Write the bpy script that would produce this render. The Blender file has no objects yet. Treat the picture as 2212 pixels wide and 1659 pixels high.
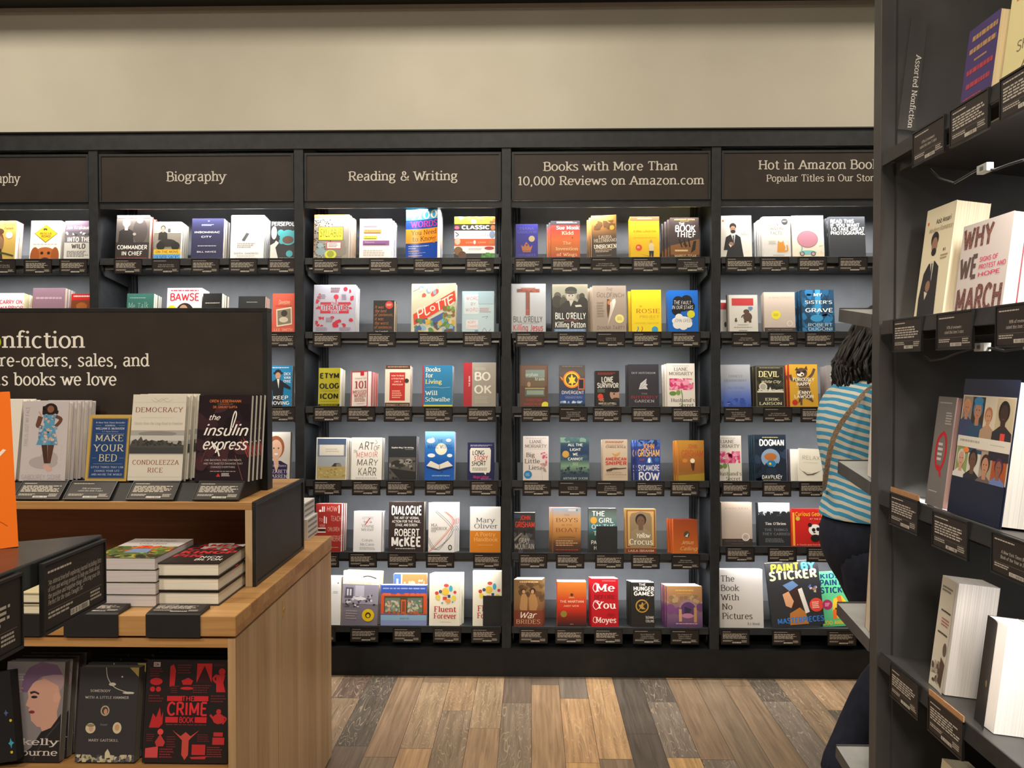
import bpy, bmesh, math, random
from mathutils import Vector, Matrix
from math import sin, cos, pi, radians as R
random.seed(7)
SC = bpy.context.scene
COL = SC.collection

# ------------------------------------------------------------------ camera, world, light, exposure
F, CX, CY = 1850.0, 1106.0, 829.5            # focal length and centre in pixels of the 2212x1659 frame
YAW, PITCH, EYE = 0.0226, 0.0187, 1.363      # radians, radians down, metres
cd = bpy.data.cameras.new('camera')
cd.sensor_width = 36.0
cd.lens = F * 36.0 / 2212.0
cd.clip_start = 0.02
cam = bpy.data.objects.new('camera', cd)
cam.location = (0, 0, EYE)
cam.rotation_euler = (pi / 2 - PITCH, 0, YAW)
COL.objects.link(cam)
SC.camera = cam
SC.view_settings.view_transform = 'Standard'
SC.view_settings.look = 'None'
SC.view_settings.gamma = 1.0
SC.view_settings.use_curve_mapping = False
SC.view_settings.exposure = 0.0
SC.cycles.max_bounces = 6
SC.cycles.use_denoising = True
SC.cycles.sample_clamp_indirect = 4.0
wd = bpy.data.worlds.new('shop_air')
SC.world = wd
wd.use_nodes = True
wd.node_tree.nodes['Background'].inputs[0].default_value = (1.0, 0.9, 0.78, 1)
wd.node_tree.nodes['Background'].inputs[1].default_value = 0.10

def area(name, loc, sx, sy, power, col, direction=(0, 0, -1), spread=180):
    l = bpy.data.lights.new(name, 'AREA')
    l.shape = 'RECTANGLE'
    l.size, l.size_y = sx, sy
    l.energy, l.color = power, col
    l.spread = R(spread)
    o = bpy.data.objects.new(name, l)
    o.location = loc
    d = Vector(direction).normalized()
    xa = Vector((1, 0, 0)) if abs(d.x) < 0.9 else Vector((0, 1, 0))
    ya = (-d).cross(xa).normalized()
    xa = ya.cross(-d).normalized()
    o.matrix_world = Matrix.Translation(loc) @ Matrix((xa, ya, -d)).transposed().to_4x4()
    COL.objects.link(o)
    return o

WARM = (1.0, 0.885, 0.72)
COOL = (1.0, 0.985, 0.96)
D = 3.7606                                   # the bookcase front stands this far from the camera
FLOOR_Z, CEIL_Z, SOFFIT_Z = 0.0, 3.45, 2.953
for lx, ly, pw in ((-2.4, 2.65, 25), (-0.3, 2.65, 25), (1.9, 2.65, 23), (-2.2, 0.2, 56), (0.2, 0.0, 40), (2.2, 0.2, 24), (-0.6, -2.0, 120)):
    area('ceiling_lamp_light', (lx, ly, CEIL_Z - 0.06), 0.6, 0.6, pw, WARM)

# ------------------------------------------------------------------ pixel <-> world
def ray(px, py):
    x, u = (px - CX) / F, -(py - CY) / F
    yf, z = cos(PITCH) + sin(PITCH) * u, -sin(PITCH) + cos(PITCH) * u
    return Vector((x * cos(YAW) - yf * sin(YAW), x * sin(YAW) + yf * cos(YAW), z))
E0 = Vector((0, 0, EYE))
def onY(px, py, Y):
    d = ray(px, py); return E0 + d * (Y / d.y)
def onX(px, py, X):
    d = ray(px, py); return E0 + d * (X / d.x)
def onZ(px, py, Z):
    d = ray(px, py); return E0 + d * ((Z - EYE) / d.z)

# ------------------------------------------------------------------ materials
MATS = {}
def hexc(h):
    if len(h) == 3: h = ''.join(c * 2 for c in h)
    v = [int(h[i:i + 2], 16) / 255 for i in (0, 2, 4)]
    return tuple(c / 12.92 if c <= 0.04045 else ((c + 0.055) / 1.055) ** 2.4 for c in v) + (1,)
def nodes(name):
    m = bpy.data.materials.new(name); m.use_nodes = True
    nt = m.node_tree
    return m, nt, nt.nodes['Principled BSDF']
def mat(h, rough=0.5, spec=0.4, metal=0.0, emit=0.0, coat=0.0):
    """a printed or painted colour; 'g:aaa,bbb' is a printed top-to-bottom blend, 'n:aaa,bbb,12' a mottled print"""
    k = (h, rough, spec, metal, emit, coat)
    if k in MATS: return MATS[k]
    m, nt, b = nodes('paint_' + h.replace(':', '_').replace(',', '_'))
    b.inputs['Roughness'].default_value = rough
    b.inputs['Specular IOR Level'].default_value = spec
    b.inputs['Metallic'].default_value = metal
    b.inputs['Coat Weight'].default_value = coat
    if h[:2] in ('g:', 'n:'):
        parts = h[2:].split(',')
        tc = nt.nodes.new('ShaderNodeTexCoord')
        rp = nt.nodes.new('ShaderNodeValToRGB')
        if h[0] == 'g':
            sp = nt.nodes.new('ShaderNodeSeparateXYZ')
            nt.links.new(tc.outputs['Generated'], sp.inputs[0])
            fac = sp.outputs['Z']
            parts = parts[::-1]
        else:
            nz = nt.nodes.new('ShaderNodeTexNoise')
            nz.inputs['Scale'].default_value = float(parts[-1])
            nz.inputs['Detail'].default_value = 4
            nt.links.new(tc.outputs['Generated'], nz.inputs['Vector'])
            fac = nz.outputs[0]
            parts = parts[:-1]
        nt.links.new(fac, rp.inputs[0])
        el = rp.color_ramp.elements
        lo, hi = (0.02, 0.98) if h[0] == 'g' else (0.36, 0.64)
        n = len(parts)
        while len(el) < n: el.new(0.5)
        for i, c in enumerate(parts):
            el[i].position = lo + (hi - lo) * i / max(1, n - 1)
            el[i].color = hexc(c)
        nt.links.new(rp.outputs[0], b.inputs['Base Color'])
    else:
        b.inputs['Base Color'].default_value = hexc(h)
        if emit:
            b.inputs['Emission Color'].default_value = hexc(h)
            b.inputs['Emission Strength'].default_value = emit
    MATS[k] = m
    return m
def pages_mat(h):
    k = ('pages', h)
    if k in MATS: return MATS[k]
    m, nt, b = nodes('page_edges_' + h)
    b.inputs['Roughness'].default_value = 0.85
    tc = nt.nodes.new('ShaderNodeTexCoord')
    mp = nt.nodes.new('ShaderNodeMapping'); mp.inputs['Scale'].default_value = (3, 900, 3)
    nz = nt.nodes.new('ShaderNodeTexNoise'); nz.inputs['Scale'].default_value = 1.0; nz.inputs['Detail'].default_value = 2
    rp = nt.nodes.new('ShaderNodeValToRGB')
    c = hexc(h)
    rp.color_ramp.elements[0].color = tuple(x * 0.72 for x in c[:3]) + (1,)
    rp.color_ramp.elements[1].color = c
    rp.color_ramp.elements[0].position = 0.3; rp.color_ramp.elements[1].position = 0.55
    nt.links.new(tc.outputs['Object'], mp.inputs[0]); nt.links.new(mp.outputs[0], nz.inputs['Vector'])
    nt.links.new(nz.outputs[0], rp.inputs[0]); nt.links.new(rp.outputs[0], b.inputs['Base Color'])
    MATS[k] = m
    return m
def wood(name, dark, light, axis, strip=0.07, rough=0.42):
    """oak veneer: fine grain along AXIS plus strips of differing tone"""
    if name in MATS: return MATS[name]
    m, nt, b = nodes(name)
    N, L = nt.nodes.new, nt.links.new
    geo = N('ShaderNodeNewGeometry')
    sc = [38, 38, 38]; sc[axis] = 1.6
    mp = N('ShaderNodeMapping'); mp.inputs['Scale'].default_value = sc
    L(geo.outputs['Position'], mp.inputs[0])
    nz = N('ShaderNodeTexNoise'); nz.inputs['Scale'].default_value = 2.2; nz.inputs['Detail'].default_value = 6; nz.inputs['Distortion'].default_value = 0.4
    L(mp.outputs[0], nz.inputs['Vector'])
    s2 = [1 / strip] * 3; s2[axis] = 0.0
    m2 = N('ShaderNodeMapping'); m2.inputs['Scale'].default_value = s2
    L(geo.outputs['Position'], m2.inputs[0])
    fl = N('ShaderNodeVectorMath'); fl.operation = 'FLOOR'; L(m2.outputs[0], fl.inputs[0])
    wn = N('ShaderNodeTexWhiteNoise'); wn.noise_dimensions = '3D'; L(fl.outputs[0], wn.inputs['Vector'])
    a = N('ShaderNodeMath'); a.operation = 'MULTIPLY'; a.inputs[1].default_value = 0.38; L(wn.outputs['Value'], a.inputs[0])
    c = N('ShaderNodeMath'); c.operation = 'MULTIPLY_ADD'; c.inputs[1].default_value = 0.75; L(nz.outputs[0], c.inputs[0]); L(a.outputs[0], c.inputs[2])
    rp = N('ShaderNodeValToRGB')
    rp.color_ramp.elements[0].position = 0.25; rp.color_ramp.elements[1].position = 0.85
    rp.color_ramp.elements[0].color = hexc(dark); rp.color_ramp.elements[1].color = hexc(light)
    L(c.outputs[0], rp.inputs[0]); L(rp.outputs[0], b.inputs['Base Color'])
    b.inputs['Roughness'].default_value = rough
    MATS[name] = m
    return m
def speckle(name, c0, c1, scale, rough, spec=0.3):
    if name in MATS: return MATS[name]
    m, nt, b = nodes(name)
    geo = nt.nodes.new('ShaderNodeNewGeometry')
    nz = nt.nodes.new('ShaderNodeTexNoise'); nz.inputs['Scale'].default_value = scale; nz.inputs['Detail'].default_value = 5
    rp = nt.nodes.new('ShaderNodeValToRGB')
    rp.color_ramp.elements[0].position, rp.color_ramp.elements[1].position = 0.35, 0.65
    rp.color_ramp.elements[0].color, rp.color_ramp.elements[1].color = hexc(c0), hexc(c1)
    nt.links.new(geo.outputs['Position'], nz.inputs['Vector'])
    nt.links.new(nz.outputs[0], rp.inputs[0]); nt.links.new(rp.outputs[0], b.inputs['Base Color'])
    b.inputs['Roughness'].default_value = rough
    b.inputs['Specular IOR Level'].default_value = spec
    MATS[name] = m
    return m

# ------------------------------------------------------------------ mesh builder
class MB:
    def __init__(s):
        s.v, s.f, s.m, s.ms = [], [], [], []
        s.smooth = False
    def mi(s, m):
        if m not in s.ms: s.ms.append(m)
        return s.ms.index(m)
    def face(s, pts, m):
        i = len(s.v); s.v += [tuple(p) for p in pts]
        s.f.append(list(range(i, i + len(pts)))); s.m.append(s.mi(m))
    def box(s, a, b, m, M=None):
        (x0, y0, z0), (x1, y1, z1) = a, b
        p = [Vector((x, y, z)) for z in (z0, z1) for y in (y0, y1) for x in (x0, x1)]
        if M is not None: p = [M @ q for q in p]
        i = len(s.v); s.v += [tuple(q) for q in p]
        k = s.mi(m)
        for q in ((0, 2, 3, 1), (4, 5, 7, 6), (0, 1, 5, 4), (2, 6, 7, 3), (0, 4, 6, 2), (1, 3, 7, 5)):
            s.f.append([i + j for j in q]); s.m.append(k)
    def prism(s, poly, d, m, M=None):
        """POLY: list of 3-D points (counter-clockwise seen from the side it faces), extruded by -d"""
        n = len(poly); d = Vector(d)
        top = [Vector(p) for p in poly]; bot = [p + d for p in top]
        if M is not None: top = [M @ p for p in top]; bot = [M @ p for p in bot]
        i = len(s.v); s.v += [tuple(p) for p in top + bot]
        k = s.mi(m)
        s.f.append(list(range(i, i + n))); s.m.append(k)
        s.f.append([i + n + j for j in range(n)][::-1]); s.m.append(k)
        for j in range(n):
            h = (j + 1) % n
            s.f.append([i + j, i + n + j, i + n + h, i + h]); s.m.append(k)
    def tube(s, pts, r, m, n=8, cap=True):
        pts = [Vector(p) for p in pts]
        rs = r if isinstance(r, (list, tuple)) else [r] * len(pts)
        rings = []
        up = Vector((0, 0, 1))
        for i, p in enumerate(pts):
            d = (pts[min(i + 1, len(pts) - 1)] - pts[max(i - 1, 0)]).normalized()
            a = d.cross(up)
            if a.length < 1e-3: a = d.cross(Vector((0, 1, 0)))
            a.normalize(); b = a.cross(d).normalized()
            base = len(s.v)
            for j in range(n):
                t = 2 * pi * j / n
                s.v.append(tuple(p + (a * cos(t) + b * sin(t)) * rs[i]))
            rings.append(base)
        k = s.mi(m)
        for a, b in zip(rings, rings[1:]):
            for j in range(n):
                h = (j + 1) % n
                s.f.append([a + j, a + h, b + h, b + j]); s.m.append(k)
        if cap:
            s.f.append([rings[0] + j for j in range(n)][::-1]); s.m.append(k)
            s.f.append([rings[-1] + j for j in range(n)]); s.m.append(k)
    def mesh(s, name):
        me = bpy.data.meshes.new(name)
        me.from_pydata(s.v, [], s.f)
        for m in s.ms: me.materials.append(m)
        me.polygons.foreach_set('material_index', s.m)
        if s.smooth: me.polygons.foreach_set('use_smooth', [True] * len(s.f))
        me.update()
        return me
    def build(s, name, parent=None, bevel=0.0):
        o = bpy.data.objects.new(name, s.mesh(name))
        COL.objects.link(o)
        if parent is not None: o.parent = parent
        if bevel:
            b = o.modifiers.new('edge', 'BEVEL'); b.width = bevel; b.segments = 2; b.limit_method = 'ANGLE'
        return o
def tag(o, label=None, cat=None, group=None, kind=None):
    if label: o['label'] = label
    if cat: o['category'] = cat
    if group: o['group'] = group
    if kind: o['kind'] = kind
    return o
def empty(name, loc=(0, 0, 0), rot=(0, 0, 0), M=None):
    o = bpy.data.objects.new(name, None)
    o.empty_display_size = 0.05
    if M is not None: o.matrix_world = M
    else: o.location, o.rotation_euler = loc, rot
    COL.objects.link(o)
    return o
def copy_tree(o, parent=None):
    c = o.copy(); COL.objects.link(c)
    if parent is not None: c.parent = parent
    for ch in o.children: copy_tree(ch, c)
    return c
def slab(name, a, b, m, parent=None, bevel=0.0):
    mb = MB(); mb.box(a, b, m)
    return mb.build(name, parent, bevel)

# ------------------------------------------------------------------ lettering: a pen-stroke alphabet (cap height 7, x height 5)
GL = {}
for ln in '''
A 6 L.4,0 3,7:bn|L3,7 5.6,0:nb|L1.4,2.4 4.6,2.4
B 5.3 L1,0 1,7:ll|C1,7 2.8,7 4.2,6.4 4.2,4.4 2.8,3.8 1,3.8|C1,3.8 3,3.8 4.7,3.1 4.7,.8 3,0 1,0
C 5.7 E3.2,3.5,2.5,3.5,42,318
D 6 L1,0 1,7:ll|C1,7 2.8,7 5,6 5.4,3.5 5,1 2.8,0 1,0
E 5 L1,0 1,7:ll|L1,7 4.5,7:nd|L1,3.7 3.9,3.7|L1,0 4.6,0:nu
F 4.8 L1,0 1,7:bl|L1,7 4.5,7:nd|L1,3.6 3.8,3.6
G 6 E3.2,3.5,2.5,3.5,42,318|L3.7,3.1 5.3,3.1 5.3,1
H 6.2 L1,0 1,7:bb|L5.2,0 5.2,7:bb|L1,3.7 5.2,3.7
I 2.4 L1.2,0 1.2,7:bb
J 4 C2.9,7 2.9,2 2.6,.5 1.6,0 .5,.5:bn
K 5.6 L1,0 1,7:bb|L4.8,7 1,3:bn|L2.2,4.2 5.1,0:nb
L 4.6 L1,0 1,7:lb|L1,0 4.4,0:nu
M 7.2 L1,0 1,7:bl|L1,7 3.6,1.2|L3.6,1.2 6.2,7|L6.2,7 6.2,0:rb
N 6.2 L1,0 1,7:bl|L1,7 5.2,0|L5.2,0 5.2,7:nb
O 6.4 E3.2,3.5,2.6,3.5,0,360
P 5 L1,0 1,7:bl|C1,7 3,7 4.5,6.3 4.5,4 3,3.2 1,3.2
Q 6.4 E3.2,3.5,2.6,3.5,0,360|L3.6,1.4 5.6,-.9
R 5.5 L1,0 1,7:bl|C1,7 3,7 4.4,6.4 4.4,4.2 3,3.4 1,3.4|L2.7,3.4 5,0:nb
S 4.8 C4.2,6 3.4,6.9 2.4,7 1.2,6.6 .8,5.4 1.3,4.3 2.5,3.6 3.7,2.9 4.2,1.7 3.7,.5 2.4,0 1.3,.1 .5,1
T 5.4 L2.7,0 2.7,7:bn|L.4,7 5,7:dd
U 6 C1,7 1,4.5 1,2.4 1.5,.7 3,0 4.5,.7 5,2.4 5,4.5 5,7:bb
V 5.8 L.4,7 2.9,0:bn|L2.9,0 5.4,7:nb
W 8 L.4,7 2.3,0:bn|L2.3,0 4,6|L4,6 5.7,0|L5.7,0 7.6,7:nb
X 5.6 L.5,0 5.1,7:bb|L.5,7 5.1,0:bb
Y 5.4 L.3,7 2.7,3.2:bn|L5.1,7 2.7,3.2:bn|L2.7,3.2 2.7,0:nb
Z 5.2 L.6,7 4.6,7:dn|L4.6,7 .5,0|L.5,0 4.7,0:nu
a 4.6 C.9,4.3 1.6,5 2.6,5 3.4,4.6 3.5,3.6 3.5,1 3.7,.2 4.4,.1|C3.5,2.9 2,2.8 .9,2.2 .7,1.1 1.4,.1 2.5,.2 3.5,1.2
b 5 L1,0 1,7.4:nl|E2.7,2.5,1.75,2.5,0,360
c 4.3 E2.5,2.5,1.8,2.5,48,312
d 5 L4,0 4,7.4:rl|E2.3,2.5,1.75,2.5,0,360
e 4.6 L.7,2.6 4.1,2.6|E2.4,2.5,1.75,2.5,2,318
f 3.2 C3.4,6.9 2.7,7.4 1.9,7.1 1.5,6 1.5,5 1.5,2 1.5,0:nb|L.3,5 3,5
g 4.8 E2.2,3.4,1.5,1.6,0,360|C1.3,2.1 .8,1.4 1.3,.8 3.4,.5 4.2,-.4 3.6,-1.7 2.2,-2.1 .7,-1.6 .6,-.6 1.5,.5|L3.2,4.6 4.6,4.9
h 5 L1,0 1,7.4:bl|C1,3.6 1.8,4.7 2.8,5 3.8,4.4 4,3 4,0:nb
i 2.2 L1.1,0 1.1,5:bl|D1.1,6.9
j 2.3 C1.2,5 1.2,2 1.2,-.8 .8,-1.8 -.2,-2:ln|D1.2,6.9
k 4.8 L1,0 1,7.4:bl|L4,5 1,2:bn|L2,3 4.4,0:nb
l 2.2 L1.1,0 1.1,7.4:bl
m 7.6 L1,0 1,5:bl|C1,3.6 1.7,4.7 2.6,5 3.5,4.4 3.7,3 3.7,0:nb|C3.7,3.6 4.4,4.7 5.3,5 6.2,4.4 6.4,3 6.4,0:nb
n 5 L1,0 1,5:bl|C1,3.6 1.8,4.7 2.8,5 3.8,4.4 4,3 4,0:nb
o 4.8 E2.4,2.5,1.85,2.5,0,360
p 5 L1,-2.2 1,5:bl|E2.7,2.5,1.75,2.5,0,360
q 5 L4,-2.2 4,5:bn|E2.3,2.5,1.75,2.5,0,360
r 3.6 L1,0 1,5:bl|C1,3.2 1.6,4.5 2.5,5 3.4,4.8
s 4 C3.4,4.2 2.8,4.9 2,5 1,4.6 .8,3.7 1.4,2.9 2.6,2.3 3.3,1.4 3,.4 2,0 1.1,.1 .5,.8
t 3.3 C1.5,6.5 1.5,4 1.5,1.4 1.8,.3 2.6,0 3.3,.4|L.3,5 3,5
u 5 C1,5 1,3 1,1.8 1.4,.5 2.4,0 3.4,.5 4,1.5:ln|L4,0 4,5:rl
v 4.8 L.4,5 2.4,0:bn|L2.4,0 4.4,5:nb
w 6.8 L.4,5 2,0:bn|L2,0 3.4,4.4|L3.4,4.4 4.8,0|L4.8,0 6.4,5:nb
x 4.7 L.5,0 4.2,5:bb|L.5,5 4.2,0:bb
y 4.8 L.4,5 2.5,0:bn|C4.4,5 2.5,0 1.8,-1.6 .9,-2.2 .2,-2:bn
z 4.2 L.6,5 3.7,5|L3.7,5 .5,0|L.5,0 3.8,0
0 5 E2.5,3.5,1.9,3.5,0,360
1 3.6 L2,0 2,7:bn|L2,7 .7,5.9
2 5 C.7,5.5 1.2,6.7 2.4,7 3.8,6.5 4.1,5.2 3.3,3.5 .6,0|L.6,0 4.4,0
3 4.9 C.7,6.2 2,7 3.6,6.6 3.9,5.2 3.2,4 1.8,3.7|C1.8,3.7 3.5,3.5 4.3,2 3.6,.5 2,0 .6,.7
4 5 L3.4,0 3.4,7:bn|L3.4,7 .4,2 4.6,2
5 4.9 L4.1,7 1.1,7 .9,4|C.9,4 2.3,4.4 3.8,3.8 4.3,2.2 3.5,.5 2,0 .6,.6
6 5 E2.5,2.2,1.8,2.2,0,360|C.7,2.4 .9,5 2.1,6.7 3.7,7
7 4.8 L.5,7 4.4,7|L4.4,7 1.8,0
8 5 E2.5,5.3,1.5,1.7,0,360|E2.5,1.85,1.9,1.85,0,360
9 5 E2.4,4.8,1.8,2.2,0,360|C4.2,4.6 4,2 2.8,.3 1.2,0
& 6.4 C5.8,3.4 4.8,1.2 3,0 1.2,.3 .7,1.8 1.6,3.2 3.2,4.3 3.8,5.6 3,6.9 1.9,6.5 1.8,5.2 2.8,3.4 5.8,0
. 2 D1,.4
, 2 L1.1,.5 .7,-1.3
' 1.8 L.9,7 .8,5.4
- 3.4 L.5,2.6 2.9,2.6
! 2.2 L1.1,2 1.1,7|D1.1,.4
% 6.6 E1.6,5.3,1.1,1.6,0,360|E5,1.7,1.1,1.6,0,360|L5.2,7 1.4,0
# 5.4 L1.6,0 2.4,7|L3.4,0 4.2,7|L.5,2.4 4.7,2.4|L.8,4.7 5,4.7
/ 3.6 L.4,-.6 3.2,7.4
" 2.8 L.8,7 .7,5.4|L2,7 1.9,5.4
: 2 D1,.5|D1,4'''.strip().split('\n'):
    k, w, body = ln.split(' ', 2)
    GL[k] = (float(w), body.split('|'))
GL[' '] = (2.7, [])
SANS_G = (4.8, ['E2.3,2.6,1.7,2.4,0,360', 'C4,5 4,2.5 4,-.2 3.6,-1.5 2.4,-2.1 .9,-1.7'])
# name: pen half-width across stems, across bars, serif length, slant, jitter, tracking
FONTS = {'s': (.42, .38, 0, 0, 0, .25), 'b': (.68, .58, 0, 0, 0, .4), 'B': (.95, .8, 0, 0, 0, .75), 'l': (.26, .24, 0, 0, 0, .5),
         'S': (.46, .29, .62, 0, 0, .35), 'K': (.64, .36, .7, 0, 0, .55), 'I': (.36, .24, .4, .22, 0, .25), 'C': (.44, .22, .55, 0, 0, .9),
         'h': (.34, .32, 0, .1, .5, .5), 'H': (.62, .58, 0, .05, .5, .6), 'z': (.5, .42, 0, .3, .35, -.05), 'N': (.5, .34, .66, 0, 0, .3)}
def cat_rom(p, n):
    out = []
    P = [p[0]] + p + [p[-1]]
    for i in range(1, len(P) - 2):
        a, b, c, d = P[i - 1], P[i], P[i + 1], P[i + 2]
        for k in range(n):
            t = k / n
            out.append(tuple(0.5 * (2 * b[j] + (c[j] - a[j]) * t + (2 * a[j] - 5 * b[j] + 4 * c[j] - d[j]) * t * t + (3 * b[j] - a[j] - 3 * c[j] + d[j]) * t ** 3) for j in (0, 1)))
    out.append(p[-1])
    return out
def ribbon(pts, rx, ry, closed=False):
    """quads of an elliptical pen dragged along 2-D points"""
    n = len(pts); L, Rr = [], []
    for i in range(n):
        if closed: a, b = pts[(i - 1) % n], pts[(i + 1) % n]
        else: a, b = pts[max(i - 1, 0)], pts[min(i + 1, n - 1)]
        dx, dy = b[0] - a[0], b[1] - a[1]
        l = math.hypot(dx, dy) or 1
        nx, ny = -dy / l, dx / l
        q = math.hypot(rx * nx, ry * ny) or 1e-6
        # support point of the ellipse in direction n
        ox, oy = rx * rx * nx / q, ry * ry * ny / q
        if not closed and 0 < i < n - 1:
            x1, y1 = pts[i][0] - a[0], pts[i][1] - a[1]; x2, y2 = b[0] - pts[i][0], b[1] - pts[i][1]
            c = (x1 * x2 + y1 * y2) / ((math.hypot(x1, y1) * math.hypot(x2, y2)) or 1)
            k = min(2.0, 1 / max(0.45, math.sqrt(max(0.0, (1 + c) / 2))))
            ox, oy = ox * k, oy * k
        L.append((pts[i][0] + ox, pts[i][1] + oy)); Rr.append((pts[i][0] - ox, pts[i][1] - oy))
    out = []
    for i in range(n if closed else n - 1):
        j = (i + 1) % n
        out.append([Rr[i], Rr[j], L[j], L[i]])
    return out
GC = {}
def glyph(ch, font, fine):
    key = (ch, font, fine)
    if key in GC: return GC[key]
    rx, ry, sf, sl, jt, tr = FONTS[font]
    w, strokes = GL.get(ch) or GL.get(ch.upper()) or GL['-']
    if ch == 'g' and not sf: w, strokes = SANS_G
    out = []                                     # list of (layer, quad)
    nseg = 6 if fine else 3
    for si, s in enumerate(strokes):
        nq = 999
        kind = s[0]; body, _, ser = s[1:].partition(':')
        if kind == 'E':
            cx, cy, ex, ey, a0, a1 = (float(x) for x in body.split(','))
            n = 24 if fine else 12
            full = a1 - a0 >= 359
            ex2, ey2 = ex, ey
            p = [(cx + ex2 * cos(R(a0 + (a1 - a0) * k / n)), cy + ey2 * sin(R(a0 + (a1 - a0) * k / n))) for k in range(n if full else n + 1)]
            q = ribbon(p, rx, ry, full)
        elif kind == 'D':
            cx, cy = (float(x) for x in body.split(','))
            r = max(rx * 1.25, .42)
            p = [(cx + r * cos(2 * pi * k / 8), cy + r * sin(2 * pi * k / 8)) for k in range(8)]
            q = [p]
        else:
            p = [tuple(float(c) for c in t.split(',')) for t in body.split()]
            ends = (p[0], p[-1])
            if kind == 'C': p = cat_rom(p, nseg)
            q = ribbon(p, rx, ry); nq = len(q)
            if sf and ser:
                for e, c in zip(ends, ser):
                    x, y = e
                    a = rx + sf if c in 'bl' else (rx if c in 'r' else 0)
                    b = rx + sf if c in 'br' else (rx if c in 'l' else 0)
                    up = 1 if y < 2 else -1
                    if c in 'blr':
                        lo, hi = (y - .02, y + ry * 1.7) if up > 0 else (y - ry * 1.7, y + .02)
                        q.append([(x - a, lo), (x + b, lo), (x + b, hi), (x - a, hi)])
                    elif c in 'ud':
                        k = 1.5 if c == 'u' else -1.5
                        pts = [(x - rx * .45, y), (x + rx * .45, y), (x + rx * .45, y + k), (x - rx * .45, y + k)]
                        q.append(pts if k > 0 else pts[::-1])
        out += [(si, f) for f in q[:nq]] + [(si + .5, f) for f in q[nq:]]
    GC[key] = (w, out)
    return GC[key]
def text_quads(txt, font, cap, width=0, align='c', fine=False):
    """2-D quads of TXT with cap height CAP, baseline at y=0, anchored by ALIGN; squeezed or spread to WIDTH if given"""
    rx, ry, sf, sl, jt, tr = FONTS[font]
    x, out = 0.0, []
    rnd = random.Random(txt)
    for i, ch in enumerate(txt):
        w, q = glyph(ch, font, fine)
        jy = rnd.uniform(-jt, jt) * .6; js = 1 + rnd.uniform(-jt, jt) * .18
        for la, f in q:
            out.append((la, [(x + px * js + sl * py, py * js + jy) for px, py in f]))
        x += w + tr
    x -= tr
    k = cap / 7.0
    kx = width / x if width else k
    off = {'c': -x / 2, 'l': 0, 'r': -x}[align]
    return [(la, [((px + off) * kx, py * k) for px, py in f]) for la, f in out], x * kx

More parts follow.
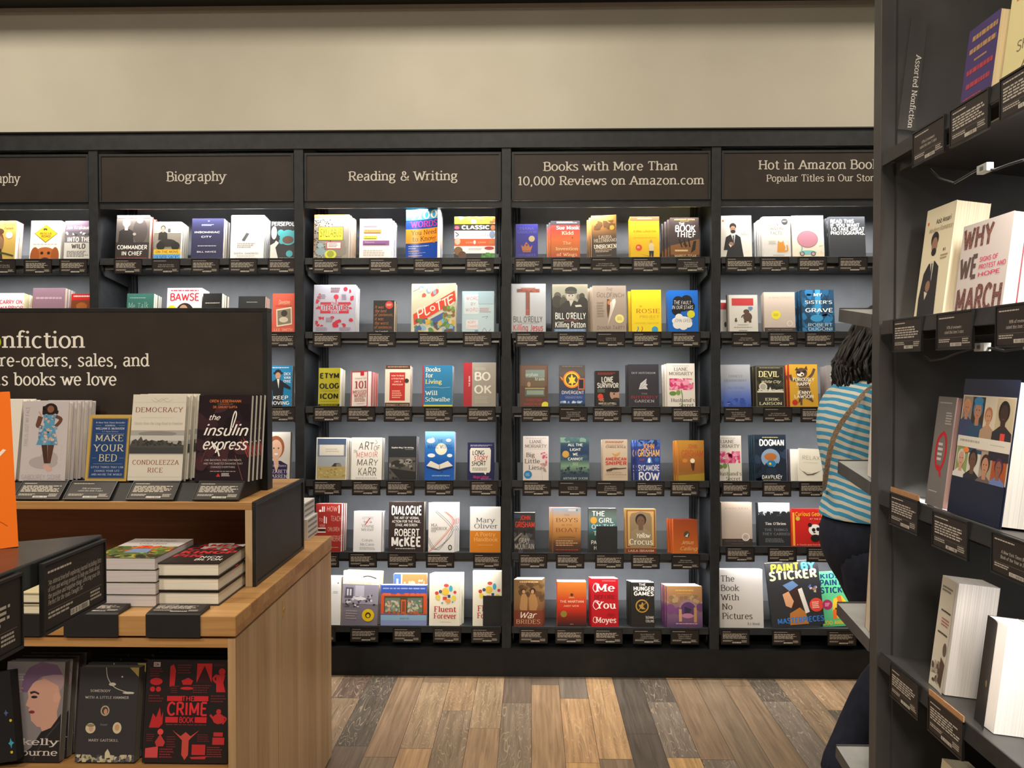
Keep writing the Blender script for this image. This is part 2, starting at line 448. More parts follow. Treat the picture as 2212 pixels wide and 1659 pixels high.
# ------------------------------------------------------------------ printed covers
class Art:
    """prints shapes on a face W x H; u runs right, v runs down, both 0..1; 'put' maps (x, z, lift) to the mesh"""
    def __init__(s, mb, w, h, put, rough=0.35, fine=False):
        s.mb, s.w, s.h, s.put, s.rough, s.fine, s.n = mb, w, h, put, rough, fine, 0
        s.seg, s.base = 1, 0.0002
        s.rnd = random.Random(int(w * 1e5) + int(h * 1e5))
    def poly(s, pts, m, sub=0):
        l = s.base + 0.000004 * sub + s.n * 0.00002
        q = [(min(max(x, 0.0), s.w), min(max(z, 0.0), s.h)) for x, z in pts]
        ar = sum(q[i - 1][0] * q[i][1] - q[i][0] * q[i - 1][1] for i in range(len(q)))
        if abs(ar) < 1e-9: return
        if ar < 0: q = q[::-1]
        if s.seg > 1:                                      # a bent cover: cut the shape into upright strips
            st = s.w / s.seg
            lo, hi = int(min(x for x, z in q) / st + 1e-6), int(max(x for x, z in q) / st - 1e-6)
            for k in range(lo, hi + 1):
                p = q
                for c, sg in ((k * st, 1), ((k + 1) * st, -1)):
                    o = []
                    for i in range(len(p)):
                        a, b = p[i - 1], p[i]
                        da, db = (a[0] - c) * sg, (b[0] - c) * sg
                        if (da >= 0) != (db >= 0):
                            t = da / (da - db); o.append((c, a[1] + (b[1] - a[1]) * t))
                        if db >= 0: o.append(b)
                    p = o
                    if len(p) < 3: break
                if len(p) >= 3: s.mb.face([s.put(x, z, l) for x, z in p], m)
            return
        s.mb.face([s.put(x, z, l) for x, z in q], m)
    def ell(s, m, x, z, rx, rz, n=20, sub=0):
        s.poly([(x + rx * cos(2 * pi * k / n), z + rz * sin(2 * pi * k / n)) for k in range(n)], m, sub)
    def draw(s, e):
        t = e.split(' ')
        k = t[0]; w, h = s.w, s.h
        s.n += 1
        if k in 'RCEPWLTB':
            m = mat(t[1].split(',')[0] if k == 'B' else t[1], s.rough)
        if k == 'R':
            u0, v0, u1, v1 = (float(x) for x in t[2:6])
            n = 1
            for i in range(n):
                a, b = u0 + (u1 - u0) * i / n, u0 + (u1 - u0) * (i + 1) / n
                s.poly([(a * w, (1 - v1) * h), (b * w, (1 - v1) * h), (b * w, (1 - v0) * h), (a * w, (1 - v0) * h)], m)
        elif k == 'C':
            u, v, r = (float(x) for x in t[2:5]); s.ell(m, u * w, (1 - v) * h, r * w, r * w)
        elif k == 'E':
            u, v, a, b = (float(x) for x in t[2:6]); s.ell(m, u * w, (1 - v) * h, a * w, b * h)
        elif k == 'P':
            p = [float(x) for x in t[2:]]
            s.poly([(p[i] * w, (1 - p[i + 1]) * h) for i in range(0, len(p), 2)], m)
        elif k == 'W':
            r = float(t[2]) * w / 2; p = [float(x) for x in t[3:]]
            q = [(p[i] * w, (1 - p[i + 1]) * h) for i in range(0, len(p), 2)]
            if len(q) > 2: q = cat_rom(q, 5)
            for f in ribbon(q, r, r): s.poly(f, m)
        elif k == 'L':
            n = int(t[2]); u0, v0, u1, v1 = (float(x) for x in t[3:7])
            lh = (v1 - v0) / n
            for i in range(n):
                u, end = u0, u1 - (s.rnd.random() * .25 * (u1 - u0) if n > 1 else 0)
                if t[-1] == 'c' and n > 1: d = (u1 - end) / 2; u, end = u0 + d, u1 - d
                while u < end - .01:
                    b = min(end, u + (u1 - u0) * s.rnd.uniform(.06, .17))
                    z1 = (1 - v0 - lh * i) * h; z0 = z1 - lh * h * .55
                    s.poly([(u * w, z0), (b * w, z0), (b * w, z1), (u * w, z1)], m); u = b + (u1 - u0) * .022
        elif k == 'T':
            font = t[2]; al = 'c'
            if len(font) > 1: font, al = font[0], {'<': 'l', '>': 'r'}[font[1]]
            u, v, ch, tw = (float(x) for x in t[3:7])
            qs, _ = text_quads(' '.join(t[7:]), font, ch * h, tw * w, al, s.fine)
            z = (1 - v) * h - ch * h / 2
            for la, f in qs: s.poly([(u * w + x, z + y) for x, y in f], m, la)
        elif k == 'V':                                     # text running up (or down) the cover: V col font u v h len text
            font = t[2]; u, v, ch, tw = (float(x) for x in t[3:7]); sg = 1 if tw > 0 else -1
            qs, _ = text_quads(' '.join(t[7:]), font, ch * h, abs(tw) * h, 'c', s.fine)
            m = mat(t[1], s.rough)
            for la, f in qs: s.poly([(u * w - y * sg, (1 - v) * h + x * sg) for x, y in f], m, la)
        elif k == 'H':                                     # a head-and-shoulders portrait: H skin hair cloth u v s
            sk, ha, cl = (mat(c, s.rough) for c in t[1:4]); u, v, q = (float(x) for x in t[4:7])
            x, z, r = u * w, (1 - v) * h, q * w
            s.ell(ha, x, z - r * .62, r * .6, r * .66)
            s.n += 1; s.poly([(x - r * 1.15, z - r * 3.6), (x + r * 1.15, z - r * 3.6), (x + r * 1.05, z - r * 1.9), (x + r * .3, z - r * 1.5), (x - r * .3, z - r * 1.5), (x - r * 1.05, z - r * 1.9)], cl)
            s.n += 1; s.poly([(x - r * .24, z - r * 1.75), (x + r * .24, z - r * 1.75), (x + r * .26, z - r * 1.0), (x - r * .26, z - r * 1.0)], sk)
            s.ell(sk, x, z - r * .78, r * .44, r * .58, sub=1)
            s.n += 1
            dk = mat('3a2a24', s.rough)
            for sx in (-1, 1): s.ell(dk, x + sx * r * .17, z - r * .7, r * .07, r * .045, 8)
            s.poly([(x - r * .13, z - r * 1.1), (x + r * .13, z - r * 1.1), (x + r * .1, z - r * 1.05), (x - r * .1, z - r * 1.05)], mat('8a3b34', s.rough))
        elif k == 'B':
            cs = [mat(c, s.rough) for c in t[1].split(',')]; n = int(t[2]); sz = float(t[3]); u0, v0, u1, v1 = (float(x) for x in t[4:8])
            for i in range(n):
                x, z = s.rnd.uniform(u0, u1) * w, (1 - s.rnd.uniform(v0, v1)) * h
                a0 = s.rnd.random() * 6; r = [sz * w * s.rnd.uniform(.5, 1.2) for _ in range(7)]
                s.poly([(min(max(x + r[j] * cos(a0 + j * .9), u0 * w), u1 * w), min(max(z + r[j] * sin(a0 + j * .9), (1 - v1) * h), (1 - v0) * h)) for j in range(7)], cs[i % len(cs)], (i % 12) * .4)

def book_meshes(w, h, t, base, art, fl, fine=False):
    """(cover mesh, pages mesh) of a book: front cover at y = 0 facing -y, spine at x = 0, fore edge at x = w"""
    hard = 'h' in fl
    tc, e = (0.0026, 0.0035) if hard else (0.0007, 0.0006)
    curl = fl.get('c', 0.0)
    rough = fl.get('g', 0.4)
    bm = mat(base, rough); sp = mat(fl.get('s', base if base[:2] not in ('g:', 'n:') else base[2:].split(',')[0]), rough)
    bk = mat(fl.get('k', fl.get('s', base if base[:2] not in ('g:', 'n:') else base[2:].split(',')[0])), rough)
    mb = MB()
    def put(x, z, l):
        if curl:
            a = curl * x / w; r = w / curl
            return Vector((r * sin(a) - l * sin(a), -(r - r * cos(a)) - l * cos(a), z))
        return Vector((x, -l, z))
    if curl:
        n = 24
        for i in range(n):
            a, b = w * i / n, w * (i + 1) / n
            P = [put(a, 0, 0), put(b, 0, 0), put(b, h, 0), put(a, h, 0)]
            mb.face(P, bm)
            mb.face([p + Vector((0, .0006, 0)) for p in P][::-1], mat('f4f1ea', .6))
    else:
        mb.box((0, 0, 0), (w, tc, h), bm)
    mb.box((0, t - tc, 0), (w, t, h), bk)
    if hard:                                              # rounded spine board
        n = 6
        prof = [(-0.004 * sin(pi * i / n), t * i / n) for i in range(n + 1)]
        for (x0, y0), (x1, y1) in zip(prof, prof[1:]):
            mb.face([(x0, y0, 0), (x0, y0, h), (x1, y1, h), (x1, y1, 0)], sp)
            mb.face([(x0, y0, h), (0.003, y0, h), (0.003, y1, h), (x1, y1, h)], sp)
    else:
        mb.box((-0.0006, 0, 0), (0.0004, t, h), sp)
    a = Art(mb, w, h, put, rough, fine)
    if curl: a.seg, a.base = 24, 0.0005
    for el in art:
        if el: a.draw(el)
    cover = mb.mesh('cover')
    pb = MB()
    pb.box((0.0006 if not hard else 0.002, tc + 0.0001, e), (w - e, t - tc - 0.0001, h - e), pages_mat(fl.get('p', 'ece6d8')))
    return cover, pb.mesh('pages')
ORD = ['front', 'second', 'third', 'fourth', 'fifth', 'sixth', 'seventh', 'eighth', 'ninth']
DESCS = set()
NBOOK = [0]
def put_book(M, cm, pm, label, group, name):
    e = empty(name, M=M)
    tag(e, label, 'book', group)
    for nm, me in (('cover', cm), ('pages', pm)):
        o = bpy.data.objects.new(nm, me); COL.objects.link(o); o.parent = e
    NBOOK[0] += 1
    return e
def parse_flags(s):
    fl = {}
    for x in s.split():
        if x == 'h': fl['h'] = 1
        elif x[1] == ':': fl[x[0]] = x[2:]
        else: fl[x[0]] = float(x[1:])
    if 'c' in fl: fl['c'] = R(fl['c'])
    return fl
def pile(M, w, h, n, t, fl, desc, base, art, group, where, fine=False, d=0.0, flat=0.0):
    """N copies one behind another; M carries the front copy"""
    assert desc not in DESCS, desc
    DESCS.add(desc)
    art = [a.strip() for a in art.split(';')] if isinstance(art, str) else art
    cm, pm = book_meshes(w, h, t, base, art, fl, fine)
    cm2 = pm2 = None
    if fl.get('c') and n > 1:
        f2 = dict(fl); f2.pop('c'); cm2, pm2 = book_meshes(w, h, t, base, art, f2, fine)
    nm = 'hardcover_book' if 'h' in fl else 'paperback_book'
    if flat: M = Matrix.Translation((0, 0, t * sin(flat))) @ M
    rnd = random.Random(desc)
    for k in range(n):
        j = 0 if k == 0 else rnd.uniform(-.0015, .0015)
        Mk = M @ Matrix.Translation((k * d + j, k * (t + 0.0016), k * (t + 0.0016) * math.tan(flat)))
        if n == 1: lab = desc + where
        elif k == 0: lab = desc + ', front copy' + where
        elif n == 2: lab = 'copy right behind the ' + desc
        else: lab = ('%s copy back behind the ' % ORD[k]) + desc if k < n - 1 else 'hindmost copy behind the ' + desc
        put_book(Mk, cm if k == 0 or cm2 is None else cm2, pm, lab, group, nm)

# ------------------------------------------------------------------ review cards
CARD_W, CARD_H = 0.125, 0.066
def card_art(a, lines, seed):
    a.rnd = random.Random(seed)
    a.draw('L c8c0b4 1 .05 .09 %.2f .15' % a.rnd.uniform(.3, .55))
    if lines and lines[0][0] == '<':
        for i, l in enumerate(lines): a.draw('T d4ccc0 I< .05 %.3f .075 %.3f %s' % (.27 + i * .105, min(.9, len(l.strip('<')) * .0165), l.strip('<')))
    elif lines:
        h = .085
        v0 = .4 - (len(lines) - 2) * .07
        for i, l in enumerate(lines): a.draw('T d4ccc0 I .5 %.3f %.3f 0 %s' % (v0 + i * .14, h, l))
    else:
        a.draw('L bdb5aa 5 .05 .24 .95 .64')
    a.draw('R 8a837a .05 .7 .95 .706')
    a.draw('L b8b0a5 2 .05 .74 .45 .86')
    a.draw('L b8b0a5 3 .74 .74 .96 .92')
    a.draw('R ded8cc .4 .86 .72 .96')
    x = .415
    while x < .7:
        wd = a.rnd.choice((.004, .008, .012)); a.draw('R 26221f %.3f .87 %.3f .95' % (x, x + wd)); x += wd + a.rnd.choice((.006, .012))
CARDS = {}
def card_meshes(lines, seed, w=CARD_W, h=CARD_H, holder='1b1b1c'):
    key = (tuple(lines or ()), seed, w, h)
    if key not in CARDS:
        hb = MB(); hm = mat(holder, .35)
        hb.box((-w / 2, 0, -h), (w / 2, .003, 0), hm)
        for a, b in (((-w / 2, -.002, -h), (w / 2, 0, -h + .003)), ((-w / 2, -.002, -.003), (w / 2, 0, 0)), ((-w / 2, -.002, -h + .003), (-w / 2 + .002, 0, -.003)), ((w / 2 - .002, -.002, -h + .003), (w / 2, 0, -.003))):
            hb.box(a, b, hm)
        ib = MB(); iw, ih = w - .006, h - .008
        ib.box((-iw / 2, -.0008, -h + .004), (iw / 2, -.0001, -.004), mat('2b2523', .5))
        card_art(Art(ib, iw, ih, lambda x, z, l: Vector((x - iw / 2, -.0008 - l * .5, z - h + .004)), .5), lines, seed)
        CARDS[key] = (hb.mesh('card_holder'), ib.mesh('printed_insert'))
    return CARDS[key]
def put_card(M, label, lines=None, seed=0, group=None, **k):
    hm, im = card_meshes(lines, seed, **k)
    o = bpy.data.objects.new('review_card', hm); COL.objects.link(o); o.matrix_world = M
    tag(o, label, 'card', group)
    i = bpy.data.objects.new('printed_insert', im); COL.objects.link(i); i.parent = o
    return o
YA = ["One of Amazon's 100", 'Young Adult Books', 'to Read in a Lifetime']
B100 = ["One of Amazon's 100", 'Books to Read in a Lifetime']
BIO = ["One of Amazon's", '100 Biographies to', 'Read in a Lifetime']
KID = ["One of Amazon's 100", "Children's Books to", 'Read in a Lifetime']
PU = lambda y: ['A Pulitzer Prize', 'Winner in ' + y]
NYT = ['A New York Times Best', 'Book of the Year in 2015']
STARS = lambda p: [p + '% of reviewers', 'rated this item 5 stars']

# ------------------------------------------------------------------ the room
def struct(o): o['kind'] = 'structure'; return o
def floor_mat():
    m, nt, b = nodes('reclaimed_plank_floor')
    N, L = nt.nodes.new, nt.links.new
    def M(op, a, c=None, d=None):
        n = N('ShaderNodeMath'); n.operation = op
        for i, v in enumerate((a, c, d)):
            if v is None: continue
            if isinstance(v, (int, float)): n.inputs[i].default_value = v
            else: L(v, n.inputs[i])
        return n.outputs[0]
    geo = N('ShaderNodeNewGeometry'); sp = N('ShaderNodeSeparateXYZ'); L(geo.outputs['Position'], sp.inputs[0])
    x, y = sp.outputs['X'], sp.outputs['Y']
    xs = M('DIVIDE', x, 0.118); col = M('FLOOR', xs)
    w1 = N('ShaderNodeTexWhiteNoise'); w1.noise_dimensions = '1D'; L(col, w1.inputs['W'])
    ln = M('MULTIPLY_ADD', w1.outputs['Value'], 0.5, 0.5)
    ys = M('DIVIDE', M('ADD', y, M('MULTIPLY', w1.outputs['Value'], 7.3)), ln); row = M('FLOOR', ys)
    cv = N('ShaderNodeCombineXYZ'); L(col, cv.inputs[0]); L(row, cv.inputs[1])
    w2 = N('ShaderNodeTexWhiteNoise'); w2.noise_dimensions = '2D'; L(cv.outputs[0], w2.inputs['Vector'])
    sep = N('ShaderNodeSeparateColor'); L(w2.outputs['Color'], sep.inputs[0])
    rp = N('ShaderNodeValToRGB'); rp.color_ramp.interpolation = 'CONSTANT'
    pal = ['7a6a58', 'a8865f', '897056', '544b41', '94785a', '73675a', 'b08b5c', '7d6a54', '5e4c40', '937b5f', '836d55', '6a5a4b']
    el = rp.color_ramp.elements
    while len(el) < len(pal): el.new(0.5)
    for i, c in enumerate(pal): el[i].position = i / len(pal); el[i].color = hexc(c)
    L(sep.outputs[0], rp.inputs[0])
    # grain along the plank, shifted for every plank
    mp = N('ShaderNodeCombineXYZ')
    L(M('MULTIPLY', x, 70), mp.inputs[0]); L(M('MULTIPLY', y, 3.2), mp.inputs[1]); L(M('MULTIPLY', sep.outputs[1], 40), mp.inputs[2])
    nz = N('ShaderNodeTexNoise'); nz.inputs['Scale'].default_value = 1.0; nz.inputs['Detail'].default_value = 6; nz.inputs['Distortion'].default_value = 0.7; L(mp.outputs[0], nz.inputs['Vector'])
    g = N('ShaderNodeMapRange'); g.inputs[1].default_value, g.inputs[2].default_value = 0.3, 0.72; g.inputs[3].default_value, g.inputs[4].default_value = 0.62, 1.25; L(nz.outputs[0], g.inputs[0])
    mx = N('ShaderNodeMix'); mx.data_type = 'RGBA'; mx.blend_type = 'MULTIPLY'; mx.inputs[0].default_value = 1
    L(rp.outputs[0], mx.inputs[6])
    gc = N('ShaderNodeCombineColor'); [L(g.outputs[0], gc.inputs[i]) for i in range(3)]; L(gc.outputs[0], mx.inputs[7])
    # pale limed figure on some of the planks
    m2 = N('ShaderNodeCombineXYZ'); L(M('MULTIPLY', x, 30), m2.inputs[0]); L(M('MULTIPLY', y, 3.2), m2.inputs[1]); L(M('MULTIPLY', sep.outputs[2], 55), m2.inputs[2])
    n2 = N('ShaderNodeTexNoise'); n2.inputs['Scale'].default_value = 1.1; n2.inputs['Detail'].default_value = 1; n2.inputs['Distortion'].default_value = 0.9; L(m2.outputs[0], n2.inputs['Vector'])
    band = M('LESS_THAN', M('ABSOLUTE', M('SUBTRACT', M('FRACT', M('MULTIPLY', n2.outputs[0], 9)), 0.5)), 0.06)
    on = M('MULTIPLY', M('MULTIPLY', band, M('GREATER_THAN', sep.outputs[1], 0.6)), 0.34)
    m3 = N('ShaderNodeMix'); m3.data_type = 'RGBA'; L(on, m3.inputs[0]); L(mx.outputs[2], m3.inputs[6]); m3.inputs[7].default_value = hexc('c4ad8c')
    # seams
    fx = M('FRACT', xs); fy = M('FRACT', ys)
    seam = M('MAXIMUM', M('LESS_THAN', fx, 0.014), M('LESS_THAN', fy, 0.003))
    m4 = N('ShaderNodeMix'); m4.data_type = 'RGBA'; L(seam, m4.inputs[0]); L(m3.outputs[2], m4.inputs[6]); m4.inputs[7].default_value = hexc('2c251f')
    L(m4.outputs[2], b.inputs['Base Color'])
    r = M('MULTIPLY_ADD', nz.outputs[0], 0.3, 0.3); L(r, b.inputs['Roughness'])
    bp = N('ShaderNodeBump'); bp.inputs['Strength'].default_value = 0.12; bp.inputs['Distance'].default_value = 0.003; L(nz.outputs[0], bp.inputs['Height']); L(bp.outputs[0], b.inputs['Normal'])
    return m
BLACKW = speckle('black_laminate', '2a2c2f', '323437', 30, 0.45)
BLACKB = speckle('black_steel', '232425', '2a2b2c', 60, 0.4)
PANEL = speckle('grey_back_panel', '6e7176', '787b80', 8, 0.6)
CREAM = speckle('cream_painted_wall', 'c6c2b4', 'ccc8ba', 3, 0.75, 0.2)
SIGN = speckle('brown_black_sign_board', '352d29', '3a322d', 12, 0.45)
WHITE_INK = mat('d8d2c6', 0.5)
struct(slab('floor', (-5, -4, -0.08), (5, D + 0.45, 0), floor_mat()))
struct(slab('ceiling', (-5, -4, CEIL_Z), (5, D + 0.45, CEIL_Z + 0.1), mat('3a3733', 0.8)))
struct(slab('wall_rear', (-5, D + 0.33, 0), (5, D + 0.45, CEIL_Z), mat('8f8876', 0.8)))
CASE_TOP = 2.403
struct(slab('wall_back', (-5, D + 0.004, CASE_TOP - 0.004), (5, D + 0.33, CEIL_Z), CREAM))
struct(slab('trim_1', (-5, D - 0.24, SOFFIT_Z), (5, D + 0.004, CEIL_Z), mat('1d1c1b', 0.6)))
for i, (lx, ly) in enumerate(((-2.4, 2.65), (-0.3, 2.65), (1.9, 2.65), (-2.2, 0.2), (0.2, 0.0), (2.2, 0.2), (-0.6, -2.0))):
    mb = MB()
    mb.tube([(lx, ly, CEIL_Z - 0.04), (lx, ly, CEIL_Z)], 0.36, mat('e8e4da', .5), 24)
    o = mb.build('ceiling_lamp'); tag(o, ['round white ceiling lamp above the island end', 'round white ceiling lamp above the middle of the aisle', 'round white ceiling lamp near the dark side bookcase', 'round white ceiling lamp over the island front', 'round white ceiling lamp above the viewer', 'round white ceiling lamp beside the dark side bookcase front', 'round white ceiling lamp behind the viewer'][i], 'lamp', 'round ceiling lamps')
    d = MB(); d.tube([(lx, ly, CEIL_Z - 0.048), (lx, ly, CEIL_Z - 0.041)], 0.33, mat('fff1d8', .5, emit=1.5), 24)
    d.build('lamp_diffuser', o)

# ------------------------------------------------------------------ the five bays of the wall bookcase
BW, XL0 = 0.9144, -1.93845
TILT = R(7)
def zat(py, Y=D, px=1320): return onY(px, py, Y).z
SHY = D + 0.012
ROWS = [zat(y, D + 0.03) + 0.003 for y in (560, 720, 881, 1040, 1196, 1355)]
Z_RAIL, Z_HT, Z_HB, Z_VAL, Z_TOE = zat(318), zat(326), zat(431), zat(446), zat(1402)
DEPTH = 0.27
BAYNAME = ['', 'farthest bay by the picture edge', 'Biography bay', 'Reading & Writing bay', 'ten-thousand-reviews bay', 'popular titles bay']
SIGNS = {1: [('Photography', 394, 0.0395, None)], 2: [('Biography', 390, 0.0405, (358, 486))], 3: [('Reading & Writing', 388.5, 0.0385, (752, 988))],
         4: [('Books with More Than', 367, 0.037, (1174, 1464)), ('10,000 Reviews on Amazon.com', 398, 0.037, (1118, 1522))],
         5: [('Hot in Amazon Books', 364, 0.0385, (1640, 1914)), ('Popular Titles in Our Stores', 390.5, 0.0285, (1657, 1909))]}
def bay_rows(b):
    r = list(ROWS)
    if b == 5: r[4] = zat(1181, D + 0.03, 1640) + 0.003
    return r
def lettering(lines, name='lettering', font='N'):
    """LINES: (text, x, z, cap, width, align); a sheet of cut letters facing -y at y = 0"""
    mb = MB()
    for txt, x, z, cap, wd, al, m in lines:
        for la, f in text_quads(txt, font, cap, wd, al, True)[0]:
            p = [(x + a, -0.0006 - la * 0.00005, z + c) for a, c in f]
            ar = sum(p[i - 1][0] * p[i][2] - p[i][0] * p[i - 1][2] for i in range(len(p)))
            mb.face(p if ar > 0 else p[::-1], m)
    return mb
for b in range(1, 6):
    xl = XL0 + (b - 2) * BW; xc = xl + BW / 2
    root = empty('wall_bookcase', (xc, D, 0))
    tag(root, 'black built-in wall bookcase unit, the ' + ['', 'one cut by the picture edge', 'one headed Biography', 'one headed Reading & Writing', 'one with a two-line review count sign', 'one beside the woman'][b], 'bookcase', 'black wall bookcase units')
    hx = BW / 2
    sides = [-1] + ([1] if b == 5 else [])
    for s in sides:
        c = s * hx
        slab('stile', (c - 0.0205, 0, 0), (c + 0.0205, 0.022, Z_RAIL), BLACKW, root, 0.0015)
        slab('side_panel', (c - 0.010, 0.022, 0), (c + 0.010, 0.315, CASE_TOP - 0.02), BLACKW, root)
    slab('back_panel', (-hx + 0.010, 0.30, 0.1), (hx - 0.010, 0.315, CASE_TOP - 0.02), PANEL, root)
    slab('top_rail', (-hx - 0.0205, -0.006, Z_RAIL), (hx + (0.0205 if b == 5 else -0.0206), 0.022, CASE_TOP - 0.006), BLACKW, root)
    slab('cornice', (-hx - 0.0205, -0.016, CASE_TOP - 0.006), (hx + (0.0205 if b == 5 else -0.0206), 0.022, CASE_TOP), mat('141414', .5), root)
    slab('valance', (-hx + 0.0205, 0.014, Z_VAL), (hx - 0.0205, 0.026, Z_HB + 0.004), BLACKW, root)
    slab('chrome_trim', (-hx + 0.03, 0.010, Z_HB - 0.0015), (hx - 0.03, 0.0139, Z_HB + 0.0008), mat('8a8682', .25, metal=1), root)
    slab('plinth', (-hx - 0.0205, -0.004, 0.0), (hx + (0.0205 if b == 5 else -0.0206), 0.0, Z_TOE), speckle('plinth_black', '1c1c1d', '222223', 20, .5), root)
    slab('toe_board', (-hx + 0.0205, 0.0001, Z_TOE - 0.02), (hx - 0.0205, 0.30, Z_TOE - 0.004), BLACKW, root)
    for s in (-1, 1):
        mb = MB()
        x = s * (hx - 0.042)
        for a, c in ((-0.016, -0.008), (-0.004, 0.004), (0.008, 0.016)):
            mb.box((x + a, 0.276, 0.12), (x + c, 0.2995, CASE_TOP - 0.03), BLACKB)
        mb.box((x - 0.016, 0.288, 0.12), (x + 0.016, 0.2998, CASE_TOP - 0.03), mat('121212', .6))
        mb.build('upright', root)
    rows = bay_rows(b)
    for r, z in enumerate(rows):
        # the shelf slopes down to the back; y' runs along the slope from its front edge
        Ms = Matrix.Translation((0, SHY - D, z)) @ Matrix.Rotation(-TILT, 4, 'X')
        w = hx - 0.024
        sh = empty('shelf', M=Ms); sh.parent = root
        mb = MB(); mb.box((-w, 0.002, -0.012), (w, 0.262, 0), BLACKW)
        o = mb.build('shelf'); o.parent = root; o.matrix_local = Ms
        bpy.data.objects.remove(sh)
        slab('lip', (-w, -0.004, -0.026), (w, 0.0018, 0.0035), BLACKW, o, 0.001)
        slab('back_stop', (-w + 0.02, 0.2525, 0.0), (w - 0.02, 0.256, 0.085), speckle('shelf_grey', '4c4e51', '545659', 10, .55), o)
        if r < 5:
            slab('light_rail', (-w + 0.01, 0.026, -0.040), (w - 0.01, 0.030, -0.0125), mat('77736d', .35, metal=.8), o)
            slab('led_strip', (-w + 0.02, 0.0305, -0.020), (w - 0.02, 0.040, -0.0155), mat('f2f6ff', .5, emit=2.0), o)
        for s in (-1, 1):
            mb = MB(); x = s * (w - 0.006)
            mb.prism([(x - .002, 0.004, -0.0125), (x - .002, 0.008, -0.05), (x - .002, 0.03, -0.068), (x - .002, 0.26, -0.07), (x - .002, 0.26, -0.0125)], (.004, 0, 0), BLACKB)
            mb.build('bracket', o)
    for z, pw in zip([Z_VAL] + [q - 0.024 for q in rows[:5]], (5.0, 4.2, 3.5, 3.3, 3.6, 4.4)):
        area('shelf_led_light', (xc, D + 0.047, z), BW - 0.13, 0.012, pw, COOL, (0, 0.30, -1), 140)
    # the header board
    sg = empty('category_sign', (xc, D + 0.006, Z_HB))
    tag(sg, ['', 'brown category sign ending in phy, half out of the picture', 'brown category sign reading Biography', 'brown category sign reading Reading & Writing', 'brown two-line category sign about ten thousand reviews', 'brown category sign with popular titles line, cut by the side bookcase'][b], 'sign', 'category signs above the bays')
    hh = Z_HT - Z_HB; w = hx - 0.024
    mb = MB(); mb.box((-w + 0.008, 0.004, 0.004), (w - 0.008, 0.006, hh - 0.008), SIGN); mb.build('sign_board', sg)
    mb = MB()
    for a, c in (((-w, 0, hh - 0.010), (w, 0.016, hh)), ((-w, 0, 0), (w, 0.008, 0.004)), ((-w, 0, 0.004), (-w + 0.009, 0.012, hh - 0.01)), ((w - 0.009, 0, 0.004), (w, 0.012, hh - 0.01))):
        mb.box(a, c, BLACKW)
    mb.build('sign_frame', sg)
    lines = []
    for txt, py, cap, sp in SIGNS[b]:
        if sp: x0, x1 = onY(sp[0], py, D).x, onY(sp[1], py, D).x
        else: x1 = onY(40, py, D).x; x0 = x1 - 0.27
        lines.append((txt, (x0 + x1) / 2 - xc, onY((sp[0] + sp[1]) / 2 if sp else 10, py, D).z - Z_HB, cap, x1 - x0, 'c', WHITE_INK))
    o = lettering(lines).build('lettering', sg); o.location = (0, 0.0036, 0)

